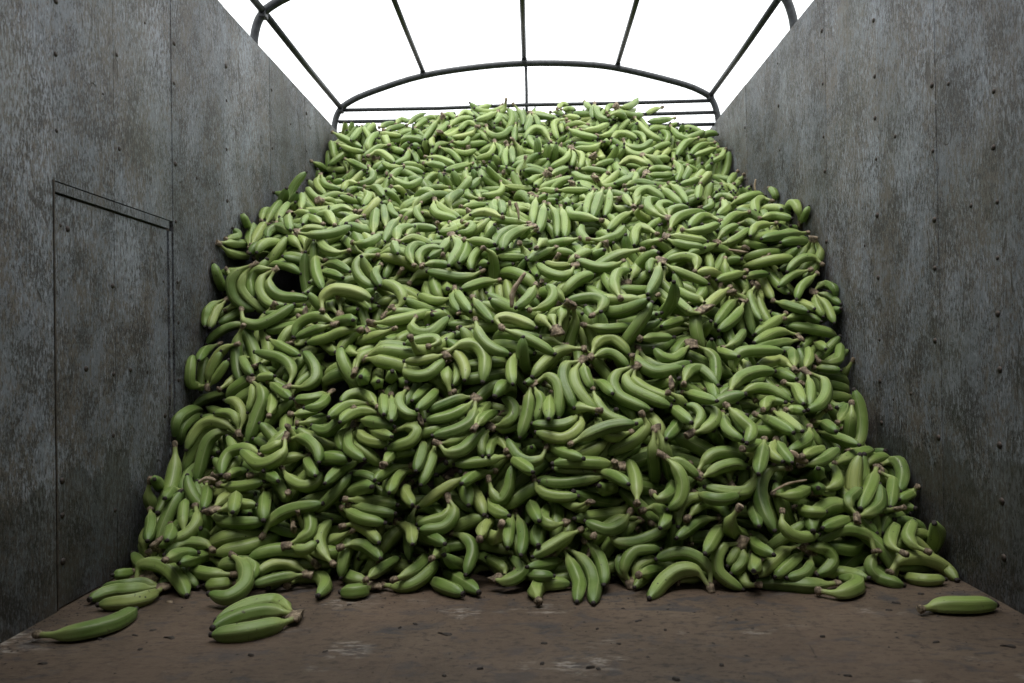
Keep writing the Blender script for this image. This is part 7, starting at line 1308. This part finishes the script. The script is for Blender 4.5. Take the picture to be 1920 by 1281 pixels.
    [(180, -734, 3228, 1244, -21, -30, -11, -39, -61, -24, -49, -94, -39, -55, -128, -55, -61, -162, -71)],
    [(184, -719, 3839, 1557, 27, -25, -28, 59, -47, -52, 101, -57, -64, 135, -36, -45, 159, -8, -18)],
    [(191, -882, 4051, 1660, 20, -34, -30, 36, -69, -61, 37, -105, -95, 1, -121, -117, -48, -116, -120)],
    [(170, -909, 3923, 1543, -29, 11, 5, -59, 18, 7, -73, -2, -9, -73, -28, -28, -74, -53, -47)],
    [(202, -1166, 4083, 1629, 1, -37, -32, 7, -75, -64, 25, -110, -94, 52, -142, -121, 80, -174, -147), (191, -1155, 4083, 1629, 15, -33, -29, 29, -67, -57, 53, -97, -83, 93, -113, -97, 137, -125, -107)],
    [(184, -1037, 3328, 1294, -9, 37, 22, -18, 74, 44, -28, 111, 67, -39, 148, 90, -50, 184, 113)],
    [(170, -1223, 3188, 1197, 3, -20, 5, 9, -40, 7, 11, -60, 14, 10, -75, 29, 1, -65, 43)],
    [(191, -1048, 3211, 1258, 7, -40, -22, 17, -79, -43, 31, -118, -64, 47, -156, -84, 64, -194, -103), (147, -1037, 3217, 1263, 17, -1, 0, 34, -4, -1, 49, -11, -4, 64, -18, -7, 78, -26, -11)],
    [(192, -1109, 3213, 1219, -4, 35, 23, -7, 70, 47, -8, 105, 71, -5, 139, 95, 1, 173, 119)],
    [(183, -1169, 3251, 1221, 0, 36, 27, -1, 71, 54, 0, 106, 81, 4, 141, 109, 10, 175, 137)],
    [(-173, -1194, 3264, 1239, -7, 28, 16, -14, 57, 31, -18, 82, 51, -19, 111, 66, -6, 137, 77)],
    [(197, -1157, 3052, 1101, -5, 41, 24, -10, 82, 49, -13, 123, 74, -16, 164, 100, -19, 204, 126)],
    [(166, -1223, 2953, 1112, 4, 27, 7, 10, 52, 14, 11, 79, 22, 10, 87, 37, 1, 70, 53)],
    [(187, -1222, 2893, 1079, 11, 52, -19, 12, 111, -24, 11, 170, -21, 7, 229, -15, 0, 287, -10), (180, -1223, 2887, 1090, 11, 57, 5, 12, 117, 10, 11, 177, 18, 8, 236, 26, 1, 296, 35)],
    [(175, 100, 3819, 1540, 18, 25, 13, 36, 49, 26, 55, 73, 38, 75, 97, 50, 96, 120, 63)],
    [(205, 328, 3849, 1542, 2, -43, -25, -24, -76, -42, -70, -66, -32, -94, -30, -8, -113, 8, 16)],
    [(164, 249, 4013, 1613, 33, -3, -1, 67, -7, -3, 98, -16, -9, 128, -27, -17, 158, -39, -25)],
    [(169, -286, 3096, 1187, 28, -21, -11, 44, -50, -27, 41, -81, -47, 23, -105, -62, -11, -93, -58)],
    [(177, -346, 3155, 1193, 12, -29, -15, 24, -58, -29, 28, -89, -44, 2, -107, -53, -31, -116, -57)],
    [(189, 225, 2950, 1083, 47, 8, -5, 87, 32, 3, 119, 64, 20, 141, 100, 43, 155, 138, 70)],
    [(179, 433, 3192, 1233, -29, -25, -17, -57, -51, -35, -79, -79, -55, -99, -108, -77, -119, -138, -99)],
    [(160, 441, 3262, 1267, -8, 22, 15, -12, 44, 29, -16, 67, 44, -19, 89, 59, -18, 112, 73), (184, 452, 3273, 1272, 11, 31, 18, 19, 62, 36, 27, 93, 55, 32, 124, 74, 36, 156, 94)],
    [(-173, -255, 3836, 1540, -9, -27, -17, -18, -54, -34, -27, -80, -50, -38, -107, -66, -50, -134, -82)],
    [(165, -249, 3581, 1380, -32, 1, 6, -55, 15, 17, -61, 42, 32, -63, 70, 47, -65, 98, 62), (148, -246, 3583, 1381, -4, 21, 11, -9, 42, 22, -15, 62, 34, -21, 82, 45, -39, 92, 53)],
    [(178, -569, 3977, 1654, 28, -18, -8, 55, -37, -16, 79, -58, -25, 102, -81, -36, 124, -103, -47)],
    [(195, -324, 4118, 1683, -26, -33, -15, -51, -67, -31, -78, -101, -46, -104, -134, -61, -130, -168, -76)],
    [(-152, 31, 3629, 1424, 23, -4, -1, 44, -11, -4, 60, -26, -9, 75, -43, -14, 89, -60, -20)],
    [(153, 125, 3568, 1409, 30, -4, -2, 60, -8, -3, 90, -11, -5, 119, -15, -6, 149, -19, -7)],
    [(167, -139, 3786, 1484, 29, -18, -9, 57, -36, -18, 87, -53, -26, 117, -70, -33, 148, -86, -39)],
    [(182, -155, 3823, 1511, 9, -35, -29, 8, -72, -57, -9, -107, -82, -45, -129, -94, -91, -135, -92)],
    [(193, -163, 3497, 1356, -6, -38, -19, -10, -75, -39, -10, -113, -58, -4, -151, -76, 3, -189, -94), (188, -154, 3495, 1356, 11, -41, -21, 19, -82, -42, 24, -124, -63, 26, -167, -84, 26, -209, -104)],
    [(162, -14, 3064, 1171, -32, 8, 6, -63, 16, 11, -95, 24, 17, -125, 34, 23, -156, 45, 30)],
    [(177, -119, 3068, 1198, -24, 25, 12, -47, 51, 24, -74, 73, 34, -107, 65, 30, -134, 43, 20)],
    [(159, -318, 3394, 1307, 20, 23, 6, 41, 46, 12, 62, 68, 18, 84, 90, 24, 105, 112, 30)],
    [(184, -435, 3395, 1337, 18, -29, -24, 35, -58, -47, 59, -85, -67, 88, -108, -84, 118, -131, -101), (204, -444, 3397, 1337, 3, -37, -31, 10, -74, -61, 35, -107, -86, 76, -128, -100, 118, -148, -113)],
    [(199, 289, 3113, 1185, -38, 23, 12, -78, 44, 23, -117, 63, 32, -125, 102, 56, -130, 142, 81)],
    [(190, 284, 3401, 1370, -13, -36, -29, -26, -73, -57, -37, -110, -86, -43, -149, -115, -48, -187, -144)],
    [(208, 324, 3379, 1370, -14, -37, -32, -27, -75, -64, -39, -113, -96, -50, -151, -127, -60, -190, -159)],
    [(198, 361, 3430, 1380, -6, -39, -32, -12, -78, -64, -19, -117, -96, -30, -156, -127, -43, -196, -157)],
    [(198, 79, 3290, 1289, 17, -33, -33, 30, -67, -67, 33, -103, -102, 30, -139, -136, 27, -175, -170)],
    [(193, 128, 3254, 1271, 8, -35, -32, 15, -72, -64, 16, -108, -96, 13, -145, -128, 10, -182, -159)],
    [(205, 57, 3253, 1288, -4, -36, -32, -9, -72, -63, -14, -109, -94, -21, -145, -125, -29, -182, -155)],
    [(190, 23, 3333, 1330, -5, -36, -30, -9, -73, -61, -13, -109, -91, -16, -146, -120, -18, -183, -150)],
    [(-169, 1009, 3980, 1507, 26, -15, -9, 41, -38, -23, 43, -66, -39, 41, -94, -54, 39, -122, -69)],
    [(166, 621, 3971, 1589, 19, 23, 10, 43, 41, 19, 74, 46, 21, 101, 33, 15, 126, 15, 6), (157, 607, 3883, 1549, 16, -19, -9, 40, -27, -13, 67, -29, -14, 93, -31, -15, 120, -33, -16)],
    [(170, 998, 3086, 1152, -36, -12, -5, -71, -26, -11, -98, -48, -24, -115, -75, -43, -131, -103, -63)],
    [(-178, 837, 3708, 1452, -10, -30, -20, -20, -61, -40, -29, -92, -60, -38, -123, -80, -47, -155, -100)],
    [(-185, 440, 3475, 1382, 31, 19, 6, 63, 38, 12, 95, 56, 17, 128, 73, 22, 160, 90, 27)],
    [(182, 458, 3659, 1444, 27, 26, 12, 55, 53, 24, 91, 59, 27, 121, 35, 16, 149, 9, 4)],
    [(-184, 1157, 4087, 1578, -10, 8, -16, -13, 39, -25, -29, 14, -41, -45, -12, -56, -62, -38, -70)],
    [(-190, 1156, 4200, 1624, -13, 3, -15, -34, -34, -37, -55, -73, -59, -74, -111, -81, -92, -150, -103)],
    [(163, 862, 3816, 1510, -21, -21, -12, -41, -42, -25, -64, -61, -37, -91, -76, -45, -119, -90, -52)],
    [(-175, 819, 3914, 1595, -2, -28, -22, -6, -55, -43, -18, -80, -63, -32, -105, -82, -46, -130, -102)],
    [(189, 773, 4055, 1662, 10, -38, -32, 18, -76, -64, 14, -114, -96, -2, -151, -126, -19, -187, -155)],
    [(143, 1158, 3236, 1176, -2, -24, 6, -7, -48, 9, -9, -71, 19, -9, -92, 33, -1, -92, 53), (191, 1156, 3254, 1179, -11, -28, 40, -12, 5, 81, -11, 60, 94, -8, 115, 87, -1, 171, 81)],
    [(170, 954, 3143, 1184, 26, 16, 7, 52, 31, 13, 82, 31, 13, 105, 12, 5, 127, -9, -4)],
    [(-167, 1157, 3657, 1416, -3, -34, -14, -8, -68, -25, -11, -101, -40, -9, -120, -64, -1, -86, -73)],
    [(197, 1081, 3387, 1303, -33, 18, 13, -69, -9, -4, -88, -46, -28, -98, -86, -53, -106, -126, -79)],
    [(160, 936, 3445, 1328, -12, 28, 10, -23, 55, 20, -48, 64, 23, -70, 43, 15, -91, 21, 6)],
    [(-163, 839, 3530, 1347, -4, -27, -17, -7, -54, -34, -13, -82, -51, -31, -104, -64, -60, -118, -70)],
    [(193, 877, 3444, 1323, -4, -42, -22, -8, -84, -44, -17, -125, -65, -40, -161, -84, -70, -192, -102)],
    [(191, 908, 3149, 1211, -44, -20, -11, -82, -46, -27, -111, -78, -50, -138, -112, -74, -164, -145, -98)],
    [(172, 590, 2931, 1109, 36, 2, -5, 70, 10, -4, 101, 26, 5, 129, 44, 18, 157, 63, 30)],
    [(188, 766, 3050, 1162, -30, 32, 22, -71, 24, 22, -99, -12, 4, -121, -50, -15, -142, -90, -35)],
    [(206, 562, 3046, 1128, 17, 34, 31, 43, 66, 57, 80, 93, 76, 124, 114, 88, 171, 126, 90)],
    [(187, 632, 3651, 1432, 13, -32, -24, 26, -64, -47, 40, -95, -71, 54, -127, -94, 68, -158, -117)],
    [(186, 686, 3728, 1465, 19, -35, -26, 34, -71, -53, 43, -109, -81, 47, -147, -108, 52, -186, -136)],
    [(166, 578, 3146, 1197, 5, 29, 19, 16, 57, 37, 40, 80, 49, 69, 97, 57, 103, 103, 56), (183, 573, 3152, 1202, -16, 28, 20, -29, 56, 41, -20, 87, 62, 9, 108, 72, 46, 113, 71), (194, 563, 3137, 1193, -36, 25, 21, -58, 60, 48, -59, 100, 76, -44, 140, 102, 1, 156, 107)],
    [(193, 458, 3304, 1284, 8, 35, 34, 27, 69, 65, 67, 91, 81, 107, 77, 59, 138, 53, 28)],
    [(-180, -84, 4402, 1981, -2, -32, -30, -5, -65, -60, -6, -98, -90, -6, -131, -120, -5, -164, -149)],
    [(185, -100, 4135, 1784, 0, -29, -27, 0, -59, -54, 2, -88, -81, 5, -118, -108, 8, -148, -134)],
    [(192, -127, 4158, 1785, -5, -33, -31, -10, -65, -62, -11, -99, -92, -7, -133, -122, -3, -167, -152)],
    [(-173, -559, 4321, 1893, -3, -27, -18, -5, -54, -37, -3, -80, -55, 3, -107, -73, 10, -133, -90)],
    [(-159, -910, 4436, 1962, 28, -10, -9, 56, -20, -18, 86, -28, -25, 116, -33, -31, 147, -37, -35)],
    [(176, -818, 4280, 1840, -34, -4, -5, -64, -16, -19, -86, -34, -39, -107, -53, -61, -127, -72, -82)],
    [(-186, -1032, 4543, 2032, -4, -30, -26, -9, -60, -52, -15, -90, -77, -22, -120, -102, -30, -150, -127)],
    [(169, -1075, 4386, 1848, -19, -12, -22, -39, -23, -43, -61, -34, -62, -83, -44, -82, -104, -55, -101)],
    [(-177, -1223, 4130, 1718, 11, 53, 0, 12, 109, 4, 11, 166, 8, 7, 223, 13, 1, 279, 21)],
    [(191, -1076, 4304, 1771, 33, -27, -19, 66, -54, -38, 97, -82, -57, 128, -110, -77, 159, -138, -97)],
    [(-158, -922, 4533, 2019, 10, 27, 15, 20, 53, 29, 33, 79, 43, 53, 100, 54, 80, 116, 62)],
    [(176, -473, 4354, 1962, 20, 20, 22, 40, 40, 44, 70, 52, 59, 105, 52, 61, 141, 50, 60)],
    [(-166, -434, 4451, 2046, 16, 26, 20, 33, 51, 40, 62, 45, 38, 80, 19, 20, 99, -7, 3)],
    [(-157, -540, 4580, 2110, 27, -15, -8, 51, -32, -17, 69, -54, -31, 83, -77, -47, 96, -101, -62)],
    [(-163, -695, 4499, 2003, 9, 25, 18, 18, 50, 35, 28, 75, 53, 41, 98, 69, 55, 121, 86)],
    [(-163, -761, 4599, 2049, 15, 21, 22, 30, 42, 44, 48, 62, 65, 72, 79, 83, 97, 94, 100)],
    [(-165, -835, 4611, 2062, 6, 26, 18, 13, 52, 36, 29, 72, 50, 53, 55, 38, 74, 35, 23)],
    [(-170, -882, 4473, 1986, 22, 19, 11, 45, 39, 22, 67, 58, 33, 89, 77, 44, 112, 96, 54)],
    [(-160, -443, 4247, 1843, 28, -11, -11, 57, -21, -21, 79, -8, -9, 85, 14, 13, 91, 36, 35)],
    [(169, -442, 4231, 1799, 25, -12, -16, 50, -23, -31, 81, -26, -35, 108, -15, -24, 134, -2, -11)],
    [(172, -456, 4249, 1837, -31, -4, -4, -61, -9, -10, -82, -24, -27, -92, -42, -50, -100, -61, -74)],
    [(156, -197, 4232, 1827, 13, -18, -20, 27, -37, -40, 36, -57, -62, 34, -75, -87, 24, -91, -111), (177, -206, 4239, 1834, -3, -22, -31, -6, -45, -62, -26, -60, -89, -63, -60, -101, -100, -58, -111)],
    [(170, -189, 4448, 2068, 5, -24, -21, 10, -48, -42, 8, -73, -62, -3, -97, -81, -16, -120, -100), (182, -194, 4456, 2075, -20, -26, -20, -39, -52, -40, -62, -76, -59, -90, -97, -73, -120, -116, -87)],
    [(-162, -300, 4330, 1951, -25, 14, 15, -51, 25, 29, -78, 19, 20, -93, 1, -1, -108, -17, -23)],
    [(204, -251, 4308, 1943, 12, -24, -42, 50, -31, -67, 95, -13, -56, 122, 15, -24, 147, 43, 9)],
    [(180, -581, 4125, 1728, 40, -4, -7, 78, -13, -18, 111, -32, -34, 140, -55, -51, 170, -77, -68)],
    [(167, -514, 4224, 1805, 31, -7, -15, 62, -15, -31, 87, -27, -53, 106, -43, -78, 124, -60, -104)],
    [(170, -687, 4019, 1653, -32, -10, -7, -64, -8, -7, -87, 13, 6, -106, 36, 21, -126, 60, 36)],
    [(176, -697, 4273, 1809, 20, -23, -20, 38, -47, -41, 51, -73, -63, 59, -100, -85, 67, -128, -107), (194, -701, 4273, 1809, 2, -34, -27, 5, -68, -55, 0, -102, -81, -23, -132, -102, -54, -158, -119)],
    [(196, -914, 4188, 1758, 34, 23, 23, 74, 11, 14, 105, -15, -10, 133, -43, -35, 159, -72, -61)],
    [(180, -1141, 4401, 1888, 31, -22, -21, 63, -45, -41, 98, -65, -58, 136, -83, -69, 176, -100, -79)],
    [(200, -1202, 4504, 1989, 39, -18, -25, 78, -37, -51, 118, -56, -75, 158, -74, -99, 198, -92, -122)],
    [(-164, 1134, 4361, 1790, -14, -21, -21, -27, -41, -42, -44, -61, -62, -69, -76, -76, -97, -89, -88)],
    [(169, 340, 4021, 1631, 24, 18, 10, 48, 37, 20, 71, 56, 31, 94, 75, 41, 118, 93, 52)],
    [(187, 524, 3847, 1554, -13, -40, -23, -25, -81, -47, -43, -120, -69, -75, -152, -85, -112, -180, -97), (173, 532, 3849, 1554, 1, -29, -18, 0, -59, -36, -5, -88, -53, -14, -117, -69, -24, -145, -85)],
    [(175, 846, 4503, 1975, 8, -22, -25, 16, -44, -51, 28, -65, -75, 54, -79, -92, 85, -88, -104)],
    [(162, 1089, 4368, 1807, -29, -13, -13, -57, -26, -26, -87, -37, -38, -117, -47, -49, -148, -57, -59)],
    [(185, 1090, 4453, 1857, -43, -18, -11, -83, -39, -25, -115, -67, -47, -141, -98, -73, -166, -130, -99)],
    [(206, 993, 4446, 1886, -42, -21, -19, -80, -44, -41, -108, -72, -71, -130, -103, -103, -152, -135, -136)],
    [(191, 476, 4057, 1643, 29, 21, 20, 61, 41, 38, 100, 37, 34, 132, 18, 15, 163, -1, -4)],
    [(151, 227, 4088, 1740, 6, -14, -23, 10, -30, -45, 6, -46, -67, 0, -63, -88, -6, -80, -110), (176, 240, 4091, 1740, 25, -9, -20, 41, -23, -45, 39, -43, -72, 32, -63, -98, 24, -84, -123), (183, 219, 4090, 1745, -11, -25, -32, -23, -50, -64, -49, -72, -88, -80, -93, -107, -112, -113, -126)],
    [(178, 396, 4189, 1801, -20, -24, -22, -43, -48, -42, -77, -64, -50, -113, -76, -51, -150, -88, -53)],
    [(178, 387, 4298, 1872, 37, 10, 2, 70, 25, 13, 91, 48, 35, 108, 72, 60, 125, 95, 86)],
    [(-164, 660, 4299, 1819, -2, 23, 23, -3, 46, 46, -13, 67, 68, -38, 80, 83, -67, 90, 94)],
    [(196, 459, 4293, 1835, 18, 28, 30, 43, 53, 55, 86, 63, 60, 127, 57, 46, 159, 39, 21)],
    [(191, 535, 4262, 1829, 17, -19, -35, 57, -23, -52, 100, -16, -47, 132, 2, -22, 163, 21, 4), (207, 535, 4256, 1819, 5, -25, -44, 34, -41, -79, 83, -41, -89, 125, -25, -68, 163, -5, -41)],
    [(198, 626, 4466, 2019, 17, -25, -38, 37, -49, -76, 63, -70, -111, 97, -86, -141, 140, -94, -163)],
    [(191, 904, 4687, 2080, -33, -22, -12, -66, -43, -24, -101, -63, -33, -138, -79, -40, -176, -95, -47)],
    [(-165, 839, 4767, 2173, -25, -16, -11, -50, -32, -21, -72, -51, -34, -91, -71, -49, -111, -91, -63)],
    [(-164, 462, 4484, 2063, 5, 25, 19, 10, 50, 38, 18, 74, 56, 42, 89, 66, 73, 86, 61)],
    [(-165, 216, 4621, 2091, 17, -24, -11, 33, -47, -22, 50, -71, -32, 68, -94, -43, 86, -117, -53)],
    [(-149, 132, 4695, 2138, 27, 7, 2, 49, -4, -4, 60, -27, -16, 68, -51, -28, 77, -74, -40)],
    [(-154, 198, 4690, 2150, 19, 12, 6, 39, 25, 13, 61, 24, 13, 75, 7, 3, 87, -11, -6)],
    [(-159, 175, 4669, 2151, 9, 26, 16, 17, 51, 33, 27, 77, 50, 49, 86, 55, 70, 67, 42)],
    [(-174, 346, 4699, 2200, 4, -26, -18, 8, -53, -36, 13, -80, -53, 21, -106, -71, 32, -132, -87)],
    [(172, 396, 4585, 2152, -8, -23, -28, -13, -49, -54, -17, -76, -80, -19, -103, -105, -21, -130, -131), (199, 399, 4570, 2137, 3, -40, -32, 5, -81, -64, 9, -120, -99, 25, -157, -131, 66, -182, -152)],
    [(188, 293, 4296, 1907, 41, 6, -1, 80, 17, 3, 113, 37, 18, 141, 60, 36, 170, 83, 55)],
    [(185, 220, 4299, 1917, 24, -26, -23, 48, -51, -44, 81, -71, -62, 119, -83, -73, 158, -94, -84)],
    [(188, 214, 4432, 2011, -47, -11, -9, -72, -36, -39, -73, -67, -77, -66, -97, -115, -55, -127, -152)],
    [(205, 116, 4235, 1827, -18, 24, 41, -41, 48, 79, -87, 57, 91, -124, 41, 62, -145, 18, 22)],
    [(168, 17, 4467, 2057, 13, -23, -21, 23, -48, -43, 28, -73, -66, 32, -100, -88, 36, -126, -110), (195, 3, 4474, 2064, -2, -38, -32, -3, -77, -65, -8, -115, -97, -17, -154, -129, -25, -192, -160), (164, 8, 4483, 2072, 24, -12, -13, 47, -24, -26, 74, -33, -35, 102, -38, -42, 130, -43, -49)],
]
LEAVES = [
    ('long pale dried leaf strip standing in the upper face just right of centre', 8, [(-68, 2390, 788), (-61, 2390, 841), (-22, 2391, 900)]),
    ('crumpled brown dried leaf on a banana low at the right of the heap', 11, [(727, 2161, 351), (754, 2162, 330), (780, 2163, 317)]),
    ('pointed brown dried leaf against the left wall low on the heap', 6, [(-1047, 2293, 256), (-1020, 2294, 269), (-992, 2295, 262)]),
    ('pale upright dried leaf on the shelf in the centre of the heap', 5, [(-65, 3054, 1254), (-55, 3054, 1225), (-51, 3055, 1184)]),
    ('thin dried fibre curling over a round banana low at the right', 3, [(657, 2107, 245), (702, 2109, 267), (757, 2110, 278)]),
    ('ragged dried leaf sticking up by the right wall below the crest', 4, [(1036, 3464, 1418), (1030, 3464, 1384), (1037, 3464, 1350)]),
    ('flat brown dried leaf on the shelf brow near the right wall', 5, [(771, 2950, 1032), (811, 2951, 1023), (850, 2952, 1020)]),
]


for bi, row in enumerate(LAID):
    fg = []
    for v in row:
        p = np.array(v[1:], float).reshape(-1, 3); p[1:] += p[0]
        fg.append((p / 1000, abs(v[0]) / 10000))
    o0 = np.mean([p[0] for p, r in fg], 0)
    B = BunchMesh([(p - o0, r) for p, r in fg], 5000 + bi, fine=True, size=1.05)
    if row[0][0] < 0:                            # among the smallest to be seen: part of the heap's filling
        to_stuff(B, np.eye(3), o0); continue
    o = place(B, Matrix.Translation(Vector(o0)))
    o.name = 'single_banana' if B.n == 1 else 'banana_bunch'
    THINGS.append((o, B.n, [p for p, r in fg]))
    cxy = project(np.mean([p.mean(0) for p, r in fg], 0))
    if cxy[1] > 1125:
        o['label'] = ('crooked green banana with a long pale stem lying on the floor by the left wall' if cxy[0] < 300 else
                      'bunch of three straight green bananas lying alone on the open floor' if cxy[0] < 700 else
                      'straight dark green banana lying alone on the floor by the right wall')
        o['group'] = 'fruit fallen on the open floor'

finish_stuff()


# ------------------------------------------------------------------ dried leaves, scraps and crumbs
for lab, wid, pts in LEAVES:
    C = catmull(np.array(pts) / 1000, np.linspace(0, 1, 12)); Tn, N, Bn = frames(C); rg = np.random.default_rng(int(abs(pts[0][0])) + 3)
    V = []; nn = 5; vw = C[6] - CAM; vw /= np.linalg.norm(vw)
    for k in range(12):
        sdv = np.cross(Tn[k], vw); sdv /= np.linalg.norm(sdv)
        hw = wid / 1000 * (math.sin(math.pi * (.12 + .8 * k / 11)) ** .6) * rg.uniform(.8, 1.15)
        for j in range(nn):
            q = j / (nn - 1) * 2 - 1
            V.append(C[k] + sdv * q * hw - vw * ((1 - q * q) * hw * .7 + rg.uniform(0, .0015)))
    F = [(k * nn + j, k * nn + j + 1, (k + 1) * nn + j + 1, (k + 1) * nn + j) for k in range(11) for j in range(nn - 1)]
    o0 = C[0]; o = link('dried_leaf', mesh('dried_leaf', np.array(V) - o0, F, M_LEAF)); o.location = o0
    sm = o.modifiers.new('thick', 'SOLIDIFY'); sm.thickness = .0012
    tag(o, lab, 'dried leaf', 'dried leaf pieces on the heap')
SCR = [(287, 1182, 14, 6), (317, 1197, 16, 5), (263, 1218, 10, 6), (253, 1192, 11, 4), (80, 1245, 16, 5), (318, 1130, 11, 5), (187, 1200, 8, 3), (833, 1190, 24, 6), (778, 1171, 9, 4), (750, 1178, 7, 3), (1020, 1207, 9, 7), (1017, 1245, 10, 6),
       (1107, 1253, 12, 5), (1122, 1255, 9, 6), (900, 1255, 8, 5), (833, 1268, 8, 4), (1197, 1165, 12, 5), (1247, 1182, 6, 5), (1160, 1208, 7, 4), (1267, 1275, 11, 6), (1120, 1180, 6, 4), (1168, 1142, 6, 3), (1667, 1145, 13, 4), (1680, 1132, 12, 4),
       (1727, 1115, 14, 4), (1542, 1195, 7, 4), (1353, 1248, 9, 6), (1890, 1213, 18, 6), (1380, 1163, 7, 4), (1590, 1268, 10, 5), (1012, 1134, 9, 4), (655, 1135, 8, 4), (470, 1230, 9, 5), (610, 1222, 10, 4), (1755, 1205, 12, 4)]
srows = []
for k, (px, py, a, c) in enumerate(SCR):
    rg = np.random.default_rng(900 + k); dd = pixel_ray(px, py); P0 = CAM + dd * (CAM[2] / -dd[2]); P0[2] = .0
    n = 8; V = []; hgt = rg.uniform(.0015, .004)
    for lv, sc_ in ((0, 1.0), (hgt, .8)):
        for j in range(n):
            t_ = 2 * math.pi * j / n; q = (.45 + .75 * abs(math.sin(k * 1.7 + j * 2.3))) * sc_
            V.append((math.cos(t_) * a * .0008 * q, math.sin(t_) * c * .0009 * q + .004 * math.sin(t_ * 2) * q * (a > 15), lv + rg.uniform(0, .001) * (lv > 0)))
    V.append((0, 0, hgt * 1.2))
    F = [(j, (j + 1) % n, n + (j + 1) % n, n + j) for j in range(n)] + [(n + j, n + (j + 1) % n, 2 * n) for j in range(n)]
    o = link('plant_scrap', mesh('plant_scrap', V, F, M_LEAF if k in (5,) else M_DARK)); o.location = P0; o.rotation_euler = (0, 0, rg.uniform(-.6, .6))
    kindw = 'pale dried' if k in (5,) else 'long black' if a > 2.6 * c else 'small black' if a < 10 else 'ragged black'
    wx = 'by the left wall' if px < 230 else 'left of the fallen three-banana bunch' if px < 395 else 'near the fallen three-banana bunch' if px < 620 else 'left of centre' if px < 860 else 'in the centre' if px < 1080 else 'just right of centre' if px < 1290 else 'far right of centre' if px < 1560 else 'near the lone banana at right' if px < 1850 else 'by the right wall'
    wy = 'close to the heap' if py < 1150 else 'on the open floor' if py < 1215 else 'at the front of the floor'
    srows.append([o, px, py, kindw + ' scrap ' + wy + ' ' + wx])
from collections import defaultdict
gs = defaultdict(list)
for r in srows: gs[r[3]].append(r)
for lab, g in gs.items():
    g.sort(key=lambda r: r[1])
    names = [''] if len(g) == 1 else ['left ', 'right '] if len(g) == 2 else ['left ', 'middle ', 'right ', 'outermost ']
    for i, r in enumerate(g): tag(r[0], names[min(i, len(names) - 1)] + r[3], 'plant scrap', 'plant scraps on the floor')
V = []; F = []; rg = np.random.default_rng(77)
for k in range(900):
    m_ = rg.random()
    if m_ < .25: x = XL + abs(rg.normal()) * .05 + .006; y = rg.uniform(1.1, 2.2)
    elif m_ < .45: x = XR - abs(rg.normal()) * .05 - .006; y = rg.uniform(1.1, 2.3)
    elif m_ < .75: x = rg.uniform(XL, XR); y = 2.02 - abs(rg.normal()) * .12
    else: x = rg.uniform(XL, XR); y = rg.uniform(1.2, 2.0)
    s1 = rg.uniform(.0012, .0045) * (1 if rg.random() < .85 else 1.6); a_ = rg.uniform(0, 6.28); e_ = rg.uniform(.3, .9); b0 = len(V)
    for j in range(4):
        t_ = a_ + j * math.pi / 2; rr_ = s1 * (1 if j % 2 else e_) * rg.uniform(.7, 1.2); V.append((x + rr_ * math.cos(t_), y + rr_ * math.sin(t_), 0.0002))
    V.append((x, y, s1 * .5)); F += [(b0 + j, b0 + (j + 1) % 4, b0 + 4) for j in range(4)]
tag(link('floor_crumbs', mesh('floor_crumbs', V, F, M_DARK)), 'fine dark crumbs and dirt scattered over the floor', 'crumbs', kind='stuff')

# ------------------------------------------------------------------ labels that single each bunch out
from collections import defaultdict
rows = []
for o, n, fw in THINGS:
    cx, cy, dr, sag, L = describe(n, fw)
    rows.append([o, n, cx, cy, dr, sag, L])
def dedupe(items, keyf, words):
    pass
groups = defaultdict(list)
for r in rows:
    o, n, cx, cy, dr, sag, L = r
    if 'label' in o.keys(): continue
    noun = 'green banana' if n == 1 else NUM[n] + ' bunch'
    bend = 'strongly curved' if abs(sag) > .24 else 'nearly straight' if abs(sag) < .09 else 'curved'
    lead = bend + ' ' + noun
    r.append(lead + ', ' + dr + ', ' + zone(cx, cy, None)); groups[r[-1]].append(r)
for lab, g in groups.items():
    if len(g) > 1:
        xs = [r[2] for r in g]; ys_ = [r[3] for r in g]
        if max(xs) - min(xs) > max(ys_) - min(ys_):
            g.sort(key=lambda r: r[2]); w = ['left', 'right'] if len(g) == 2 else ['left', 'middle', 'right']
        else:
            g.sort(key=lambda r: r[3]); w = ['upper', 'lower'] if len(g) == 2 else ['upper', 'middle', 'lower']
        for i, r in enumerate(g):
            ww = w[i] if i < len(w) else 'outermost'
            r[-1] = ww + ' ' + lab
    for r in g:
        words = r[-1].split()
        r[0]['label'] = ' '.join(words)
for r in rows:
    o, n = r[0], r[1]
    o['category'] = 'banana' if n == 1 else 'banana bunch'
    if 'group' not in o.keys(): o['group'] = 'loose single bananas in the heap' if n == 1 else 'banana bunches in the heap'
for lab in [l for l in groups if max(len(r[-1].split()) for r in groups[l]) > 16]: print('LONG', lab)
print('things', len(THINGS))
